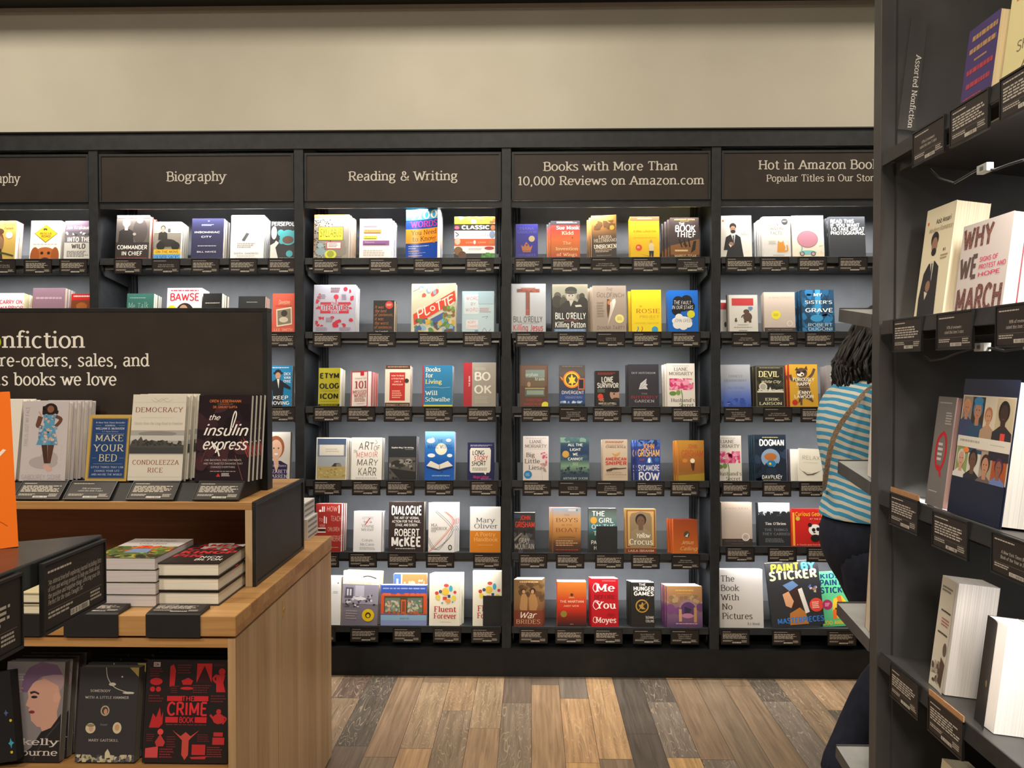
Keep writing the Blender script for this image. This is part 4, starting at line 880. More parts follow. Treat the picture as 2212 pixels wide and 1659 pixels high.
4 2 1193 614 1270 2 .034|h|black hardcover with a helmeted soldier and onlookers|2a2927|R 9a9684 0 0 1 .42;R a89a80 0 0 1 .04;E 57534a .15 .24 .1 .08;E 3a3832 .14 .36 .16 .13;E 69655a .32 .27 .06 .05;E 4a483f .32 .38 .11 .12;E 69655a .75 .26 .07 .06;E 3f3d36 .84 .25 .08 .07;E 33312d .86 .4 .15 .14;P 34332f .2 .6 .25 .42 .4 .34 .64 .34 .8 .4 .88 .6;E b4ac9c .52 .25 .12 .1;E 3c3c36 .53 .13 .17 .08;E 4a4a42 .53 .17 .17 .035;C 2a2622 .48 .235 .018;C 2a2622 .57 .235 .018;R 8a7a6c .48 .305 .57 .312;P c0b8a8 .48 .34 .6 .34 .52 .46;P cac4b4 .64 .43 .8 .42 .84 .46 .66 .47;R 2a2927 0 .58 1 1;T e8e6de b .51 .65 .12 .86 BILL O'REILLY;R 8a3034 .32 .74 .74 .76;T e4e2da b .51 .83 .11 .86 Killing Patton;R 6a86a8 .06 .915 .94 .985;L a8bcd0 1 .1 .935 .9 .96
4 2 1281 617 1353 3 .028|d-9 s:d8c8a8 p:efe4cc|taupe book with a torn paper slit showing a bird|a39384|T 5a4c42 h .5 .08 .06 .2 THE;T 5a4c42 h .53 .2 .09 .84 GOLDFINCH;P 5a3a24 .43 .28 .52 .3 .52 .48 .45 .7 .42 .5;E b87a4a .5 .36 .06 .05;P d4cabc .52 .36 .66 .27 .7 .33 .66 .44 .44 .84 .52 .56;P e8e0d4 .58 .3 .68 .28 .68 .36 .6 .5;L 8a7c6e 6 .12 .35 .36 .68;C ece08a .8 .7 .135;L b8ac60 3 .73 .66 .88 .74;T 5a4c42 h .54 .89 .07 .84 DONNA TARTT
4 2 1365 626 1429 2 .034|d-10 s:e8c020 k:c84a28 p:f4e4a0|bright yellow book with a small blue disc|f0d21e|T c87a28 z .3 .38 .04 .1 the;T b8502c C .55 .49 .095 .8 ROSIE;T c8843a C .6 .62 .055 .66 PROJECT;L d8a838 1 .6 .68 .76 .695;T d0b020 S .5 .77 .035 .8 GRAEME SIMSION;W 3a8ab8 .03 .2 .85 .22 .9 .18 .96 .22 .98;W d06a28 .03 .34 .85 .36 .9 .33 .96 .36 .98;C 3f9ac4 .78 .92 .11
4 2 1444 627 1509 2 .028|p:f0e8a0 g.25|vivid blue book with one black and one white cloud|1e6ac8|E 232428 .46 .36 .32 .14;C 232428 .34 .26 .18;C 232428 .62 .25 .2;C 232428 .28 .48 .16;C 232428 .74 .38 .16;T f2f0ea h .48 .29 .08 .58 THE FAULT;T f2f0ea h .48 .4 .08 .7 IN OUR STARS;E eceae4 .46 .72 .34 .11;C eceae4 .3 .8 .15;C eceae4 .5 .82 .16;C eceae4 .66 .78 .14;C eceae4 .36 .64 .13;C d8d432 .76 .56 .13;T 3a3c40 h .5 .71 .07 .6 JOHN GREEN
4 3 1123 788 1184 2 .034|p:efe8dc|brown book with a faded window and railway picture|5c3f30|R 6a5040 .04 .02 .96 .5;R 7a8a82 .2 .12 .88 .42;R 6a5a44 .2 .3 .88 .52;E a88a70 .32 .46 .06 .06;T b8c4b4 K .42 .23 .07 .44 orphan;T b8c4b4 K .7 .33 .07 .34 train;R b0a070 .18 .54 .88 .565;R 5c6458 .18 .565 .88 .74;R 8a9a88 .24 .6 .84 .7;T 9a3a30 b .5 .83 .06 .56 CHRISTINA;T 9a3a30 b .48 .92 .06 .7 BAKER KLINE;C e0d63a .9 .95 .13
4 3 1209 789 1264 2 .03|p:d8d8d8|dystopian novel with a flaming ring above a skyline|g:4a4440,5a5048,3a3c44,2f3a54,27488c,1c2c3a|L 8a8078 1 .1 .02 .9 .04;C f0862c .48 .34 .34;C f8c83a .48 .34 .28;C 4a423c .48 .34 .235;P f6d23a .48 .2 .54 .3 .64 .28 .58 .36 .66 .42 .54 .42 .5 .5 .45 .42 .34 .44 .4 .36 .34 .28 .43 .3;P f0862c .12 .3 0 .26 .12 .38;R c86a44 .72 .31 .98 .58;R 23222a .76 .34 .94 .55;T c8ccd8 b .52 .645 .07 .88 DIVERGENT;L 8a98c0 1 .2 .73 .9 .745;T a8b8d8 s .55 .77 .03 .66 VERONICA ROTH;B c8d4e4,8aa8c8 16 .06 .02 .84 .98 .9;R 16222a 0 .92 1 1;B 22343c 12 .05 0 .9 1 1
4 3 1287 801 1338 2 .034|h g.3|small black war memoir with a bearded face|26221f|L 9a2a28 2 .1 .05 .9 .12;T c8c4ba B .5 .24 .14 .5 LONE;T c8c4ba B .52 .4 .12 .9 SURVIVOR;L 6a7a6a 3 .08 .5 .4 .6;C d8402c .2 .7 .12;E b08a74 .82 .64 .22 .16;E 1f1b18 .8 .53 .28 .06;E 3a2e28 .86 .78 .16 .05;C 1f1b18 .78 .63 .035;B a86a54 6 .06 .1 .74 .35 .84;T d0c8b8 b .5 .89 .05 .76 MARCUS LUTTRELL;L a8a094 1 .25 .94 .78 .955
4 3 1358 787 1424 2 .028|d-7|black book with a pale torn butterfly wing|2e2b32|T c0bcc0 C .5 .2 .04 .78 DOT HUTCHISON;P c8c4c4 .34 .58 .4 .44 .6 .33 .58 .45 .64 .47 .58 .5 .64 .58 .5 .57;W 6a666a .01 .38 .54 .5 .44 .6 .36;W 6a666a .01 .42 .55 .52 .5 .6 .5;T 9a9498 C .52 .68 .035 .2 THE;T b02c3a C .52 .76 .06 .88 BUTTERFLY;T c8c2c4 C .52 .85 .06 .64 GARDEN
4 3 1442 785 1502 3 .026|d-6 k:8ab040 p:b8d070|white novel with a pink flower on the third shelf|e4ddd2|L a09a90 1 .2 .05 .8 .07;T 3a3634 S .5 .13 .07 .5 LIANE;T 3a3634 S .5 .23 .07 .86 MORIARTY;B d8487c,e87a9c,c8386a,f0a0b8 46 .1 .08 .34 .95 .6;W 5a7a34 .03 .5 .6 .54 .75 .52 .98;E 6a8a44 .2 .68 .13 .05;E 7a9a4c .4 .66 .08 .06;T 3a3634 S .56 .83 .075 .86 Husband's;T 3a3634 S .68 .94 .075 .52 Secret
4 4 1130 942 1185 2 .03|p:f2d4e0 k:c83a8a|grey-pink novel with a lollipop of flower petals|ddd2cc|L a09890 1 .1 .04 .9 .06;T 4a4442 S .5 .125 .07 .5 LIANE;T 4a4442 S .5 .225 .07 .84 MORIARTY;L b0a8a0 1 .2 .29 .85 .3;T 3a3634 S< .12 .42 .09 .34 Big;T 3a3634 S< .06 .56 .09 .6 Little;T 3a3634 S< .22 .7 .09 .42 Lies;B d85a7c,e890a4,c84a6a 18 .05 .68 .36 .95 .7;B 9a948c 10 .06 .66 .6 .92 .8;W b0a8a0 .012 .76 .6 .74 .8 .76 1;C 2f80b8 .19 .86 .16;L 9ac4e0 3 .1 .83 .28 .9
4 4 1211 945 1273 2 .034|p:e8e4dc|dark blue cloudy cover over a walled seaside town|g:5a7868,24405c,1f3454,2c4a5c,7a9a7c,34485a,1f2e3c|B 7a9a86,4a6a70 8 .12 .0 .0 1 .12;B 3a5468 8 .12 .0 .4 1 .5;T e4e8e0 b .52 .17 .055 .52 ALL THE;T e4e8e0 b .52 .28 .055 .38 LIGHT;T e4e8e0 b .52 .385 .055 .18 WE;T e4e8e0 b .52 .495 .055 .52 CANNOT;T a8bc9c b .52 .61 .055 .2 SEE;C c89a48 .18 .385 .12;B 2a3a44,3f5058,1c2a34 30 .05 0 .68 1 .84;P 2a3a44 .29 .7 .31 .62 .33 .7;T c8d0c8 C .52 .94 .05 .86 ANTHONY DOERR
4 4 1303 949 1356 2 .036|d-2 p:efe8dc|tan military memoir with a golden trident|c4b098|L b05a4c 2 .1 .04 .9 .1;L 8a7868 1 .15 .13 .85 .155;T 7a5a4c b .53 .185 .04 .84 CHRIS KYLE;P c8924a .35 .32 .5 .36 .72 .3 .66 .37 .58 .4 .5 .42 .44 .38;T c04038 B .53 .47 .07 .86 AMERICAN;T c04038 B .53 .57 .075 .86 SNIPER;P 4a3c30 .12 .73 .34 .69 .5 .68 .66 .69 .95 .68 .95 .7 .62 .72 .4 .73 .34 .76 .14 .77;L a08870 2 .15 .78 .85 .82;L 9a7a5c 1 .1 .84 .95 .865;L a08870 1 .2 .9 .85 .91
4 4 1377 950 1427 3 .032|d-7|blue thriller with orange and white condensed capitals|2c3f86|B 3a5aa8,1f2c5c,5a7ab8 26 .14 0 0 1 .16;T d89a48 b .5 .16 .12 .5 JOHN;T e0b060 b .5 .32 .16 .95 GRISHAM;P 4a8ac0 .4 .56 .5 .42 .6 .42 .66 .56;E e8eef4 .52 .5 .06 .06;C 2f64a8 .85 .48 .1;L a84a3a 2 .1 .46 .34 .52;T dcdce0 b .5 .68 .13 .92 SYCAMORE;T e8e6e6 b .5 .88 .18 .9 ROW
4 4 1466 951 1522 3 .03|d-5 s:c07a34|ochre thriller with a lit bulb and shadow|g:b8842c,b87a2c,a8682a,96602a,98742c|T b05a2c b .55 .15 .1 .36 JOHN;T b4582c b .55 .33 .16 .84 GRISHAM;P 4a2c1c .48 .56 .64 .56 .6 .72 .56 .76 .5 .66;C f0e4c4 .55 .5 .09;E c8823c .26 .5 .1 .05;P a88a2c 0 .86 1 .8 1 1 0 1
4 5 1110 1107 1156 1 .05||slim dark thriller with red author name and a lone figure|34302f|B 4a4a52,2a2628 20 .15 0 .4 1 1;R 34425a .0 .04 .3 .14;T c03a30 b .53 .13 .11 .5 JOHN;T cc3e30 b .52 .3 .13 .92 GRISHAM;P 6a6660 .2 .7 .5 .45 .8 .7;E 1c1a1a .5 .5 .06 .07;P 8a847c .0 .66 .34 .5 .4 .52 .04 .72;T a8a49c b .48 .7 .12 .5 GRAY;T a8a49c b .5 .84 .13 .92 MOUNTAIN
4 5 1195 1097 1255 4 .024|d-5 k:c03028 s:b8803c p:f0e8dc|golden rowing book with widely spaced capitals|g:8a98a8,c8a070,c08c50,a8743a,5a3c2a,3a2420|L d8d0c0 2 .55 .03 .85 .08;C 3a7a78 .86 .05 .035;T 8a5a38 C .5 .16 .03 .2 THE;T 8a4a2c C .5 .27 .085 .8 BOYS;T 8a5a38 C .5 .38 .03 .4 IN THE;T 8a4a2c C .5 .49 .085 .82 BOAT;W 5a3c28 .015 .2 .655 .5 .645 .8 .655;L b89068 3 .1 .72 .9 .86;L a8402c 1 .1 .92 .9 .95
4 5 1272 1098 1333 2 .032|p:d8dcd8|dark teal thriller half covered by a blank black card|g:4a4c48,6a8078,4a7a80,2a4a44,28302c,2a2622|T f2f4f0 b< .12 .12 .1 .46 THE;C e8a83a .18 .27 .12;T e8f0f0 b< .36 .27 .1 .52 GIRL;T c8dce0 b< .1 .41 .09 .84 ON THE;T b8c4c0 b< .16 .56 .09 .14 T;T d8d8d0 b< .08 .76 .08 .2 PA;T d8d8d0 b< .18 .88 .08 .1 H
4 5 1352 1099 1418 2 .024|d-1 p:f0dcc0|sepia portrait novel inside a scrolled golden frame|b0884e|R 7a5030 .03 .03 .97 .86;R c09a5c .07 .055 .93 .83;P 8a7458 .14 .2 .2 .1 .36 .08 .5 .06 .64 .08 .8 .1 .86 .2 .86 .7 .8 .8 .2 .8 .14 .7;H 6a5240 2c221c 8f8064 .5 .12 .3;T f0e8d4 z .56 .6 .1 .46 Yellow;T f0e8d4 S .5 .74 .12 .78 Crocus;R 7a3a24 0 .885 1 1;T e8d8b8 C .5 .94 .045 .84 LAILA IBRAHIM
4 5 1455 1122 1508 3 .026|h d-8 s:c05a24 k:6a2418|small rust-brown leather book with an oval medallion|g:8a3c1c,a04a1c,b85a22,c86a2a|E 4a463a .55 .44 .12 .1;P d8d0bc .48 .5 .62 .4 .58 .52;T d8b07a z .56 .67 .1 .5 Jesus;T d8b07a z .6 .85 .1 .7 Calling
4 6 1110 1252 1172 3 .03|d5 p:f2ead8|sepia novel with two women in long dresses|g:7a5a34,8a6a40,8a6440,7a4a30,5a2c22|B 5a4028,6a4c2e 14 .12 0 .05 1 .5;L d8b478 1 .2 .04 .85 .08;E 3a2418 .33 .24 .08 .05;E c4946a .34 .26 .055 .04;P b88a58 .2 .62 .24 .4 .28 .31 .42 .31 .48 .4 .46 .66 .24 .66;E 3a2418 .66 .24 .1 .06;E c4946a .65 .26 .055 .045;P b08050 .52 .4 .58 .31 .74 .31 .82 .45 .84 .55 .76 .7 .54 .68;R 7a3a28 0 .66 1 1;T f0e4d0 z .46 .76 .13 .58 War;T d8b894 C .5 .9 .085 .84 BRIDES
4 6 1204 1257 1267 4 .02|d0 p:f4ecd8 s:c04020|orange-red planet paperback with a pale seal|g:c8742c,cc6a26,c4421e,c03018,7a1e14,33201c|C 4a2c1c .5 .29 .05;L e8b888 2 .4 .34 .62 .37;T f2dcc4 s .5 .44 .05 .82 THE MARTIAN;T f0cca8 s .48 .54 .035 .52 ANDY WEIR;C 8a7a30 .22 .72 .11;L c8a890 1 .44 .94 .56 .96
4 6 1278 1250 1336 3 .026|d-3 k:4a2a26 p:f0dcd4|crimson romance with swirling white script|b81420|L f0b0a8 1 .4 .04 .9 .06;T f6ece4 K .52 .19 .15 .7 Me;W f6ece4 .022 .3 .12 .14 .1 .06 .2 .16 .28 .26 .22;T 7a0c18 K .5 .38 .08 .8 BEFORE;T f6ece4 K .54 .55 .14 .72 You;W f6ece4 .022 .3 .48 .14 .46 .06 .56 .16 .64 .26 .6;T 7a0c18 z .7 .74 .07 .3 Jojo;T f6e4d4 K .54 .86 .11 .76 Moyes;W f6e4d4 .018 .24 .81 .1 .8 .06 .88 .14 .92 .2 .88
4 6 1365 1258 1414 3 .028|c8 d-7 k:c8c8cc p:d0d0d4|black novel with a round gold bird emblem|25221f|T f0ece6 b .48 .05 .05 .3 THE;T f0ece6 B .54 .14 .085 .9 HUNGER;T f0ece6 B .54 .25 .085 .86 GAMES;C b08a3c .46 .53 .29;C 25221f .46 .53 .235;P b08a3c .3 .5 .42 .5 .46 .44 .52 .47 .5 .54 .62 .6 .48 .6 .38 .58;W b08a3c .025 .3 .62 .64 .45;W 5a564e .012 .6 .42 .86 .3;T c8c4bc b> .97 .78 .05 .36 SUZANNE;T c8c4bc b> .97 .86 .05 .36 COLLINS
4 6 1441 1266 1518 4 .024|d-4 s:6a2a5a p:f2e8d8|fantasy paperback painted with purple stone arches|g:b08454,a87c58,8a6a70,7a5a7a,5c4468|L d8a850 1 .25 .09 .75 .15;L c89a4a 1 .3 .17 .7 .2;B 8a7050,b0946c 24 .07 0 .22 1 .42;C 9a7c7c .6 .56 .26;C 5a3c6a .6 .57 .21;C 7a4a7a .1 .56 .14;C 7a4a7a .32 .6 .1;C 6a4470 .95 .52 .12;R c49a68 .34 .56 .42 .86;R b88a5c .76 .52 .84 .88;P 3a3046 .5 .5 .7 .56 .62 .68 .5 .66;E b87a9a .58 .72 .16 .06;L c89ab0 1 .25 .9 .85 .94;L b04a4a 1 .45 .95 .8 .965
5 1 1557 466 1625 1 .02|p:f6f2ea|white book with a small bearded man in a dark suit|f4eee4|C e0783c .1 .12 .035;L b8a898 1 .5 .1 .9 .12;T a09080 z .4 .15 .035 .3 Modern;E 2a2220 .41 .25 .11 .08;E b08468 .41 .31 .09 .07;E 2c2422 .41 .37 .08 .04;C 1c1614 .38 .3 .012;C 1c1614 .45 .3 .012;P 25262a .18 .5 .32 .44 .52 .44 .64 .5 .74 1 .16 1 .22 .8 .1 .8;P e8e4e0 .34 .44 .48 .44 .44 .66;P 5a5a60 .39 .46 .44 .46 .44 .68 .41 .7;E a87c62 .34 .66 .07 .05;P e8e4e0 .26 .66 .36 .7 .32 .74;T 8a7c70 b .78 .38 .025 .06 #1;L b8aca0 2 .66 .41 .92 .46
5 1 1650 468 1709 7 .014|d-2 p:f2f0ec|light grey book with a sitting orange cat|d9d6d0|T 6a6258 h .42 .17 .075 .26 SA;T b84a4a h .56 .17 .075 .1 D;T 6a6258 h .4 .28 .075 .3 ANI;T c04a44 h .66 .28 .075 .18 MA;T 6a6258 h .48 .39 .075 .42 FACTS;C 3a3838 .8 .12 .12;L 9a9690 2 .72 .1 .88 .14;E d89334 .66 .74 .14 .1;P d89334 .52 .66 .54 .57 .6 .61 .68 .61 .73 .57 .76 .66 .78 .84 .5 .84;W d89334 .05 .78 .82 .88 .8 .86 .68;L b0aca4 3 .2 .58 .48 .66;L 9a968e 1 .35 .91 .75 .94
5 1 1713 466 1781 2 .018|p:f4ece0|white comic with a plain pink ball on a scooter|g:f4f0ec,f4eeea,f2e6d4,ecdcc0|L d4c8c0 1 .1 .25 .92 .29;E 5a4448 .48 .55 .33 .196;E c98a9c .48 .55 .32 .188;E 7ac0c0 .48 .86 .28 .05;C 5a6a70 .3 .89 .08;C d8a0a0 .3 .89 .045;C 5a6a70 .65 .89 .08;C d8a0a0 .65 .89 .045;W 7ac0c0 .04 .26 .86 .3 .76 .28 .72;W 7a6a5c .012 .84 .72 .96 .7;C d8d4c8 .9 .84 .03
5 1 1794 468 1871 2 .024|h d-7|charcoal cloth book with bold white block text|35383d|T f4f4f2 B< .03 .11 .075 .66 READ THIS;T f4f4f2 B< .03 .205 .075 .82 IF YOU WANT;T f4f4f2 B< .03 .3 .075 .95 TO TAKE GREAT;T f4f4f2 B< .03 .395 .075 .96 PHOTOGRAPHS.;R 2a2c30 0 .96 1 1
5 2 1547 648 1570 1 .02|h|white picture book sliver beside the bear picture book|ecebe8|R d8484a .2 .08 1 .28;E 5a4a44 .9 .72 .12 .08;L 8a8680 1 .6 .93 1 .95
5 2 1573 637 1638 1 .02|h s:8a8680|white picture book with a brown bear and red label|dbd8d0|R 9a948a 0 0 .05 1;R c83f42 .14 .09 .86 .28;E 5a463c .66 .58 .15 .12;E 5a463c .62 .44 .1 .06;R 5a463c .54 .66 .62 .73;R 5a463c .7 .66 .78 .73;W 5a463c .04 .54 .52 .48 .56 .46 .6;C 6a8ab4 .73 .35 .05;C 6a8ab4 .79 .35 .05;P 6a8ab4 .69 .37 .83 .37 .76 .43;E 5a463c .27 .68 .045 .035;C 5a463c .27 .63 .03;L 8a8680 1 .32 .78 .68 .81;L 8a8680 1 .2 .845 .8 .875;L 6a6660 1 .36 .93 .64 .96
5 2 1652 631 1719 3 .024|s:c8b8a8 p:e8dccc d3|pale wallpaper-coloured book with a yellow sticker|g:e0d0c0,d8c8bc,cfc0b4,cbbcb0,c4b4a8|T b8a89c C .52 .135 .03 .7 EVICTED;C ece040 .38 .56 .15;L b8ac30 3 .3 .53 .46 .6;R 4a423e 0 .87 1 1;T 8a7c72 b .5 .92 .03 .78 MATTHEW DESMOND;C e4dcd4 .82 .77 .095;C cbbcb0 .82 .77 .07
5 2 1734 626 1804 3 .028|d-6 s:1c3a50|deep blue forest thriller with white capitals|1c4a6c|B 1f5f8c,17405e,2a7ab0 40 .14 0 0 1 1;P 3fa0d8 .42 0 .58 0 .6 .5 .5 .62 .4 .5;W 16303f .02 .9 0 .6 .5 .3 .8;W 16303f .015 .7 .1 .95 .4;E 3a9ad0 .45 .66 .2 .08;T f0f4f6 b .5 .115 .07 .26 MY;T d8e4ea b .52 .29 .07 .84 SISTER'S;T f0f4f6 b .53 .475 .085 .86 GRAVE;T a8bcc4 b .55 .815 .07 .76 ROBERT;T a8bcc4 b .55 .91 .07 .76 DUGONI
5 3 1559 788 1623 2 .018|r-.5|silver to blue gradient book with a quiet serif title|g:b0b2b4,a8acb2,8c9ac0,5a74c0,3a58b0|T 7c8088 S .5 .27 .05 .48 ERNEST;T 7c8088 S .5 .37 .05 .76 HEMINGWAY;T 6a7aa8 I .5 .54 .05 .6 The Old Man;T 6a7aa8 I .5 .64 .05 .34 and the;T 6a7aa8 I .5 .73 .05 .18 Sea;B 4a66c0,3450a8 16 .1 0 .78 1 1;L c8d0e8 1 .2 .9 .28 .92
5 3 1633 790 1697 2 .03|d-6 p:e4dcc8|black art-deco book about a white city under smoke|2b2a22|R 8a7a50 .03 .02 .97 .98;R 2b2a22 .045 .03 .955 .97;L c8bc8c 1 .15 .045 .85 .065;B 3f3d34,24231c 20 .14 .05 .2 .95 .5;T e8dca0 K .46 .2 .13 .68 DEVIL;L c8bc8c 1 .4 .29 .6 .31;T e0d8b0 z .52 .38 .06 .66 White City;C d4d0c0 .26 .5 .14;C a8a494 .26 .5 .1;B d8d4c4,b8b4a4 26 .06 .06 .56 .95 .64;P d8d4c4 .44 .6 .5 .5 .56 .6;R d4d0c0 .06 .6 .95 .64;T d8d0a4 K .55 .8 .06 .46 ERIK;T d8d0a4 K .5 .9 .065 .76 LARSON
5 3 1707 787 1768 3 .028|d-5 k:c02420 s:c82c24 p:e8b0a0|golden book with a cheering raccoon|d0a030|E 5a4638 .44 .2 .2 .12;P 4a382c .2 .14 .28 .06 .34 .14;P 4a382c .54 .1 .62 .03 .66 .14;E e8dcc8 .4 .23 .13 .05;E 2a1f18 .34 .19 .07 .03;E 2a1f18 .54 .17 .07 .03;E 2a1f18 .46 .24 .04 .02;W 5a4638 .09 .6 .36 .8 .24 .9 .1;W 5a4638 .09 .3 .36 .1 .36 .03 .24;P 5a4638 .28 .32 .62 .32 .74 .6 .8 .84 .6 .8 .48 .78 .3 .9 .34 .6;W 5a4638 .07 .4 .8 .4 .94;W 5a4638 .07 .66 .78 .82 .86;T f4ecd4 b .5 .35 .075 .76 FURIOUSLY;T f4ecd4 b .5 .455 .075 .5 HAPPY;L e0d0a0 1 .2 .53 .75 .54;T f0e8d0 b .5 .65 .075 .5 JENNY;T f0e8d0 b .5 .74 .075 .68 LAWSON;C c42c24 .18 .88 .1
5 3 1789 789 1850 3 .026|s:8a8682 d-1|grey book half hidden behind the woman's hair|8a8682|L b0aca8 3 .1 .2 .9 .4;B 6a6662 10 .1 .1 .5 .9 .9
5 4 1543 941 1603 3 .03|k:9ac83c p:c8e070|white novel with a pink flower on the fourth shelf|e4ddd2|L a09a90 1 .2 .05 .8 .07;T 3a3634 S .5 .13 .07 .5 LIANE;T 3a3634 S .5 .23 .07 .86 MORIARTY;B d8487c,e87a9c,c8386a,f0a0b8 46 .1 .08 .34 .95 .6;W 5a7a34 .03 .5 .6 .54 .75 .52 .98;E 6a8a44 .2 .68 .13 .05;E 7a9a4c .4 .66 .08 .06;T 3a3634 S .56 .83 .075 .86 Husband's;T 3a3634 S .68 .94 .075 .52 Secret
5 4 1632 939 1700 3 .024|h d-4 s:23344c g.25|night-blue comic with chunky white title lettering|27303e|B 1f2836,34425a 24 .14 0 .1 1 1;C 8aa4c0 .5 .5 .3;P 27303e .2 .6 .3 .66 .36 .6 .44 .68 .52 .62 .6 .7 .7 .6 .8 .64 .8 .9 .2 .9;L d8c840 1 .25 .05 .75 .075;T f4f4f2 B .36 .17 .12 .42 DOG;T f4f4f2 B .75 .17 .12 .38 MAN;E b4713c .5 .47 .2 .08;P 2f78b0 .36 .62 .44 .55 .6 .55 .68 .62 .6 .68 .44 .68;C d8c840 .48 .62 .04;R 2c3848 .36 .72 .68 .84;T f0f0ec H .34 .9 .075 .26 DAV;T f0f0ec H .67 .9 .075 .36 PILKEY;L d8c840 1 .25 .965 .8 .98
5 4 1725 968 1776 1 .014|c8 r3|cream booklet with a hammock drawing leaning askew|e9e4d4|T 8a8470 l .5 .27 .11 .74 RELAX;L d0c8b8 1 .2 .4 .8 .43;P 6a665a .1 .66 .36 .8 .62 .78 .92 .64 .72 .7 .5 .75 .3 .72;W 8a8678 .008 .02 .6 .1 .66;W 8a8678 .008 .92 .64 .98 .6;P d8d2c4 .2 .68 .5 .71 .5 .75 .36 .76
5 4 1708 970 1730 4 .01|k:6a5a78 p:f2efe6 s:7a6a88|thin mauve-spined booklet behind the cream hammock booklet|f0ece0|W 3a3a3a .03 .9 .1 .9 .3
5 5 1560 1085 1626 2 .026|h s:b8a898|pale wallpaper-coloured book on the fifth shelf|g:d8c4b0,cbbcb0,c4b4a8,c0b0a4,c0b0a4|T a8988c C .5 .14 .035 .74 EVICTED;R 3f3734 0 .83 1 1;T 6a5e58 b .5 .88 .03 .78 MATTHEW DESMOND;L 6a5e58 1 .3 .94 .7 .96;C e4dcd4 .78 .79 .13;C bfafa3 .78 .79 .1;L 9a8c80 2 .72 .77 .84 .81
5 5 1640 1086 1708 2 .022|s:23262a|black war book with a torn silver treeline|2b2d31|R c4ccd8 0 0 1 .2;P d4dae2 0 0 1 0 1 .14 .9 .24 .8 .16 .7 .26 .6 .18 .5 .2 .4 .28 .3 .18 .2 .3 .1 .2 0 .28;B 4a5058,2b2d31 20 .04 0 .2 1 .3;T e0dcd6 K .54 .48 .055 .66 Tim O'Brien;T 8a8c90 C .55 .62 .055 .74 THE THINGS;T 8a8c90 C .55 .715 .055 .88 THEY CARRIED;L 6a6c70 3 .2 .82 .85 .92
5 5 1712 1099 1790 2 .012|h s:d84a28 p:f4e4d8|red picture book with a yellow spine and panda|c4221e|R f0a83a .02 .1 .08 .98;T f0b030 H .52 .14 .1 .84 Curious George;T f4dcc0 s .7 .27 .035 .4 AT THE ZOO;C c8b03a .17 .26 .06;E f0ece8 .64 .56 .18 .15;C 23201f .5 .43 .06;C 23201f .8 .42 .06;E 23201f .6 .56 .05 .05;E 23201f .72 .54 .05 .05;E 23201f .62 .63 .035 .018;E 23201f .64 .78 .13 .1;T f0b890 s .5 .95 .035 .76 A Touch and Feel Book
5 6 1556 1230 1650 3 .014|h p:f8f6f2|large plain grey-white book with five black serif words|cdc8c4|T 35312f S< .03 .16 .1 .32 The;T 35312f S< .03 .32 .1 .42 Book;T 35312f S< .03 .48 .1 .42 With;T 35312f S< .05 .64 .1 .24 No;T 35312f S< .05 .8 .1 .7 Pictures;T 4a4543 S .77 .93 .04 .28 B.J. Novak
5 6 1669 1217 1783 2 .008|r-5 s:3a3a3c|black sticker-art book with yellow and blue block letters|333336|T f0d83a B .36 .085 .1 .54 PAINT;T 4aa4dc B .8 .085 .1 .26 BY;T f4ecb0 B .5 .21 .12 .9 STICKER;P 3c2a24 .3 .4 .5 .34 .62 .42 .66 .62 .58 .72 .4 .72 .3 .6;P d8a078 .26 .5 .38 .46 .46 .62 .4 .72 .3 .68;P 6a8ab8 .28 .36 .48 .3 .58 .38 .4 .46;P b87838 .36 .8 .56 .72 .66 .8 .7 .98 .34 .98;P e0dcd4 .56 .44 .64 .42 .74 .8 .66 .82;B c8b8a8,5a6ac0,a07858 9 .03 .68 .36 .95 .56;C e04a3c .88 .7 .13;L f4c8b8 4 .8 .65 .96 .76;T 3a7ac8 B .55 .91 .075 .88 MASTERPIECES
5 6 1778 1236 1846 2 .008|r-3|mint green sticker-art book with a faceted giraffe|5fbf86|T 1f3a6a B .34 .08 .08 .6 KIDS;T 1f3a6a B .36 .2 .1 .7 PAINT;T 1f3a6a B .36 .34 .1 .7 STICK;P f0c83a .4 .5 .66 .44 .86 .6 .8 .8 .5 .86 .34 .72;P e8742c .5 .46 .64 .44 .7 .62 .56 .6;P e8742c .36 .7 .5 .68 .46 .86 .34 .86;P d8542c .7 .66 .84 .62 .8 .8;C 3a2c1c .46 .68 .03;C a82c5c .2 .6 .16;L e8b8c8 3 .12 .57 .28 .64;T e0c83a B .5 .93 .07 .95 ZOO ANIMALS
'''
ROWNAME = ['top', 'second', 'third', 'fourth', 'fifth', 'bottom']
FRONT_Y = D + 0.032
SPOTS = {}
def shelf_z(b, r): return bay_rows(b)[r] - (FRONT_Y - SHY) * math.tan(TILT)
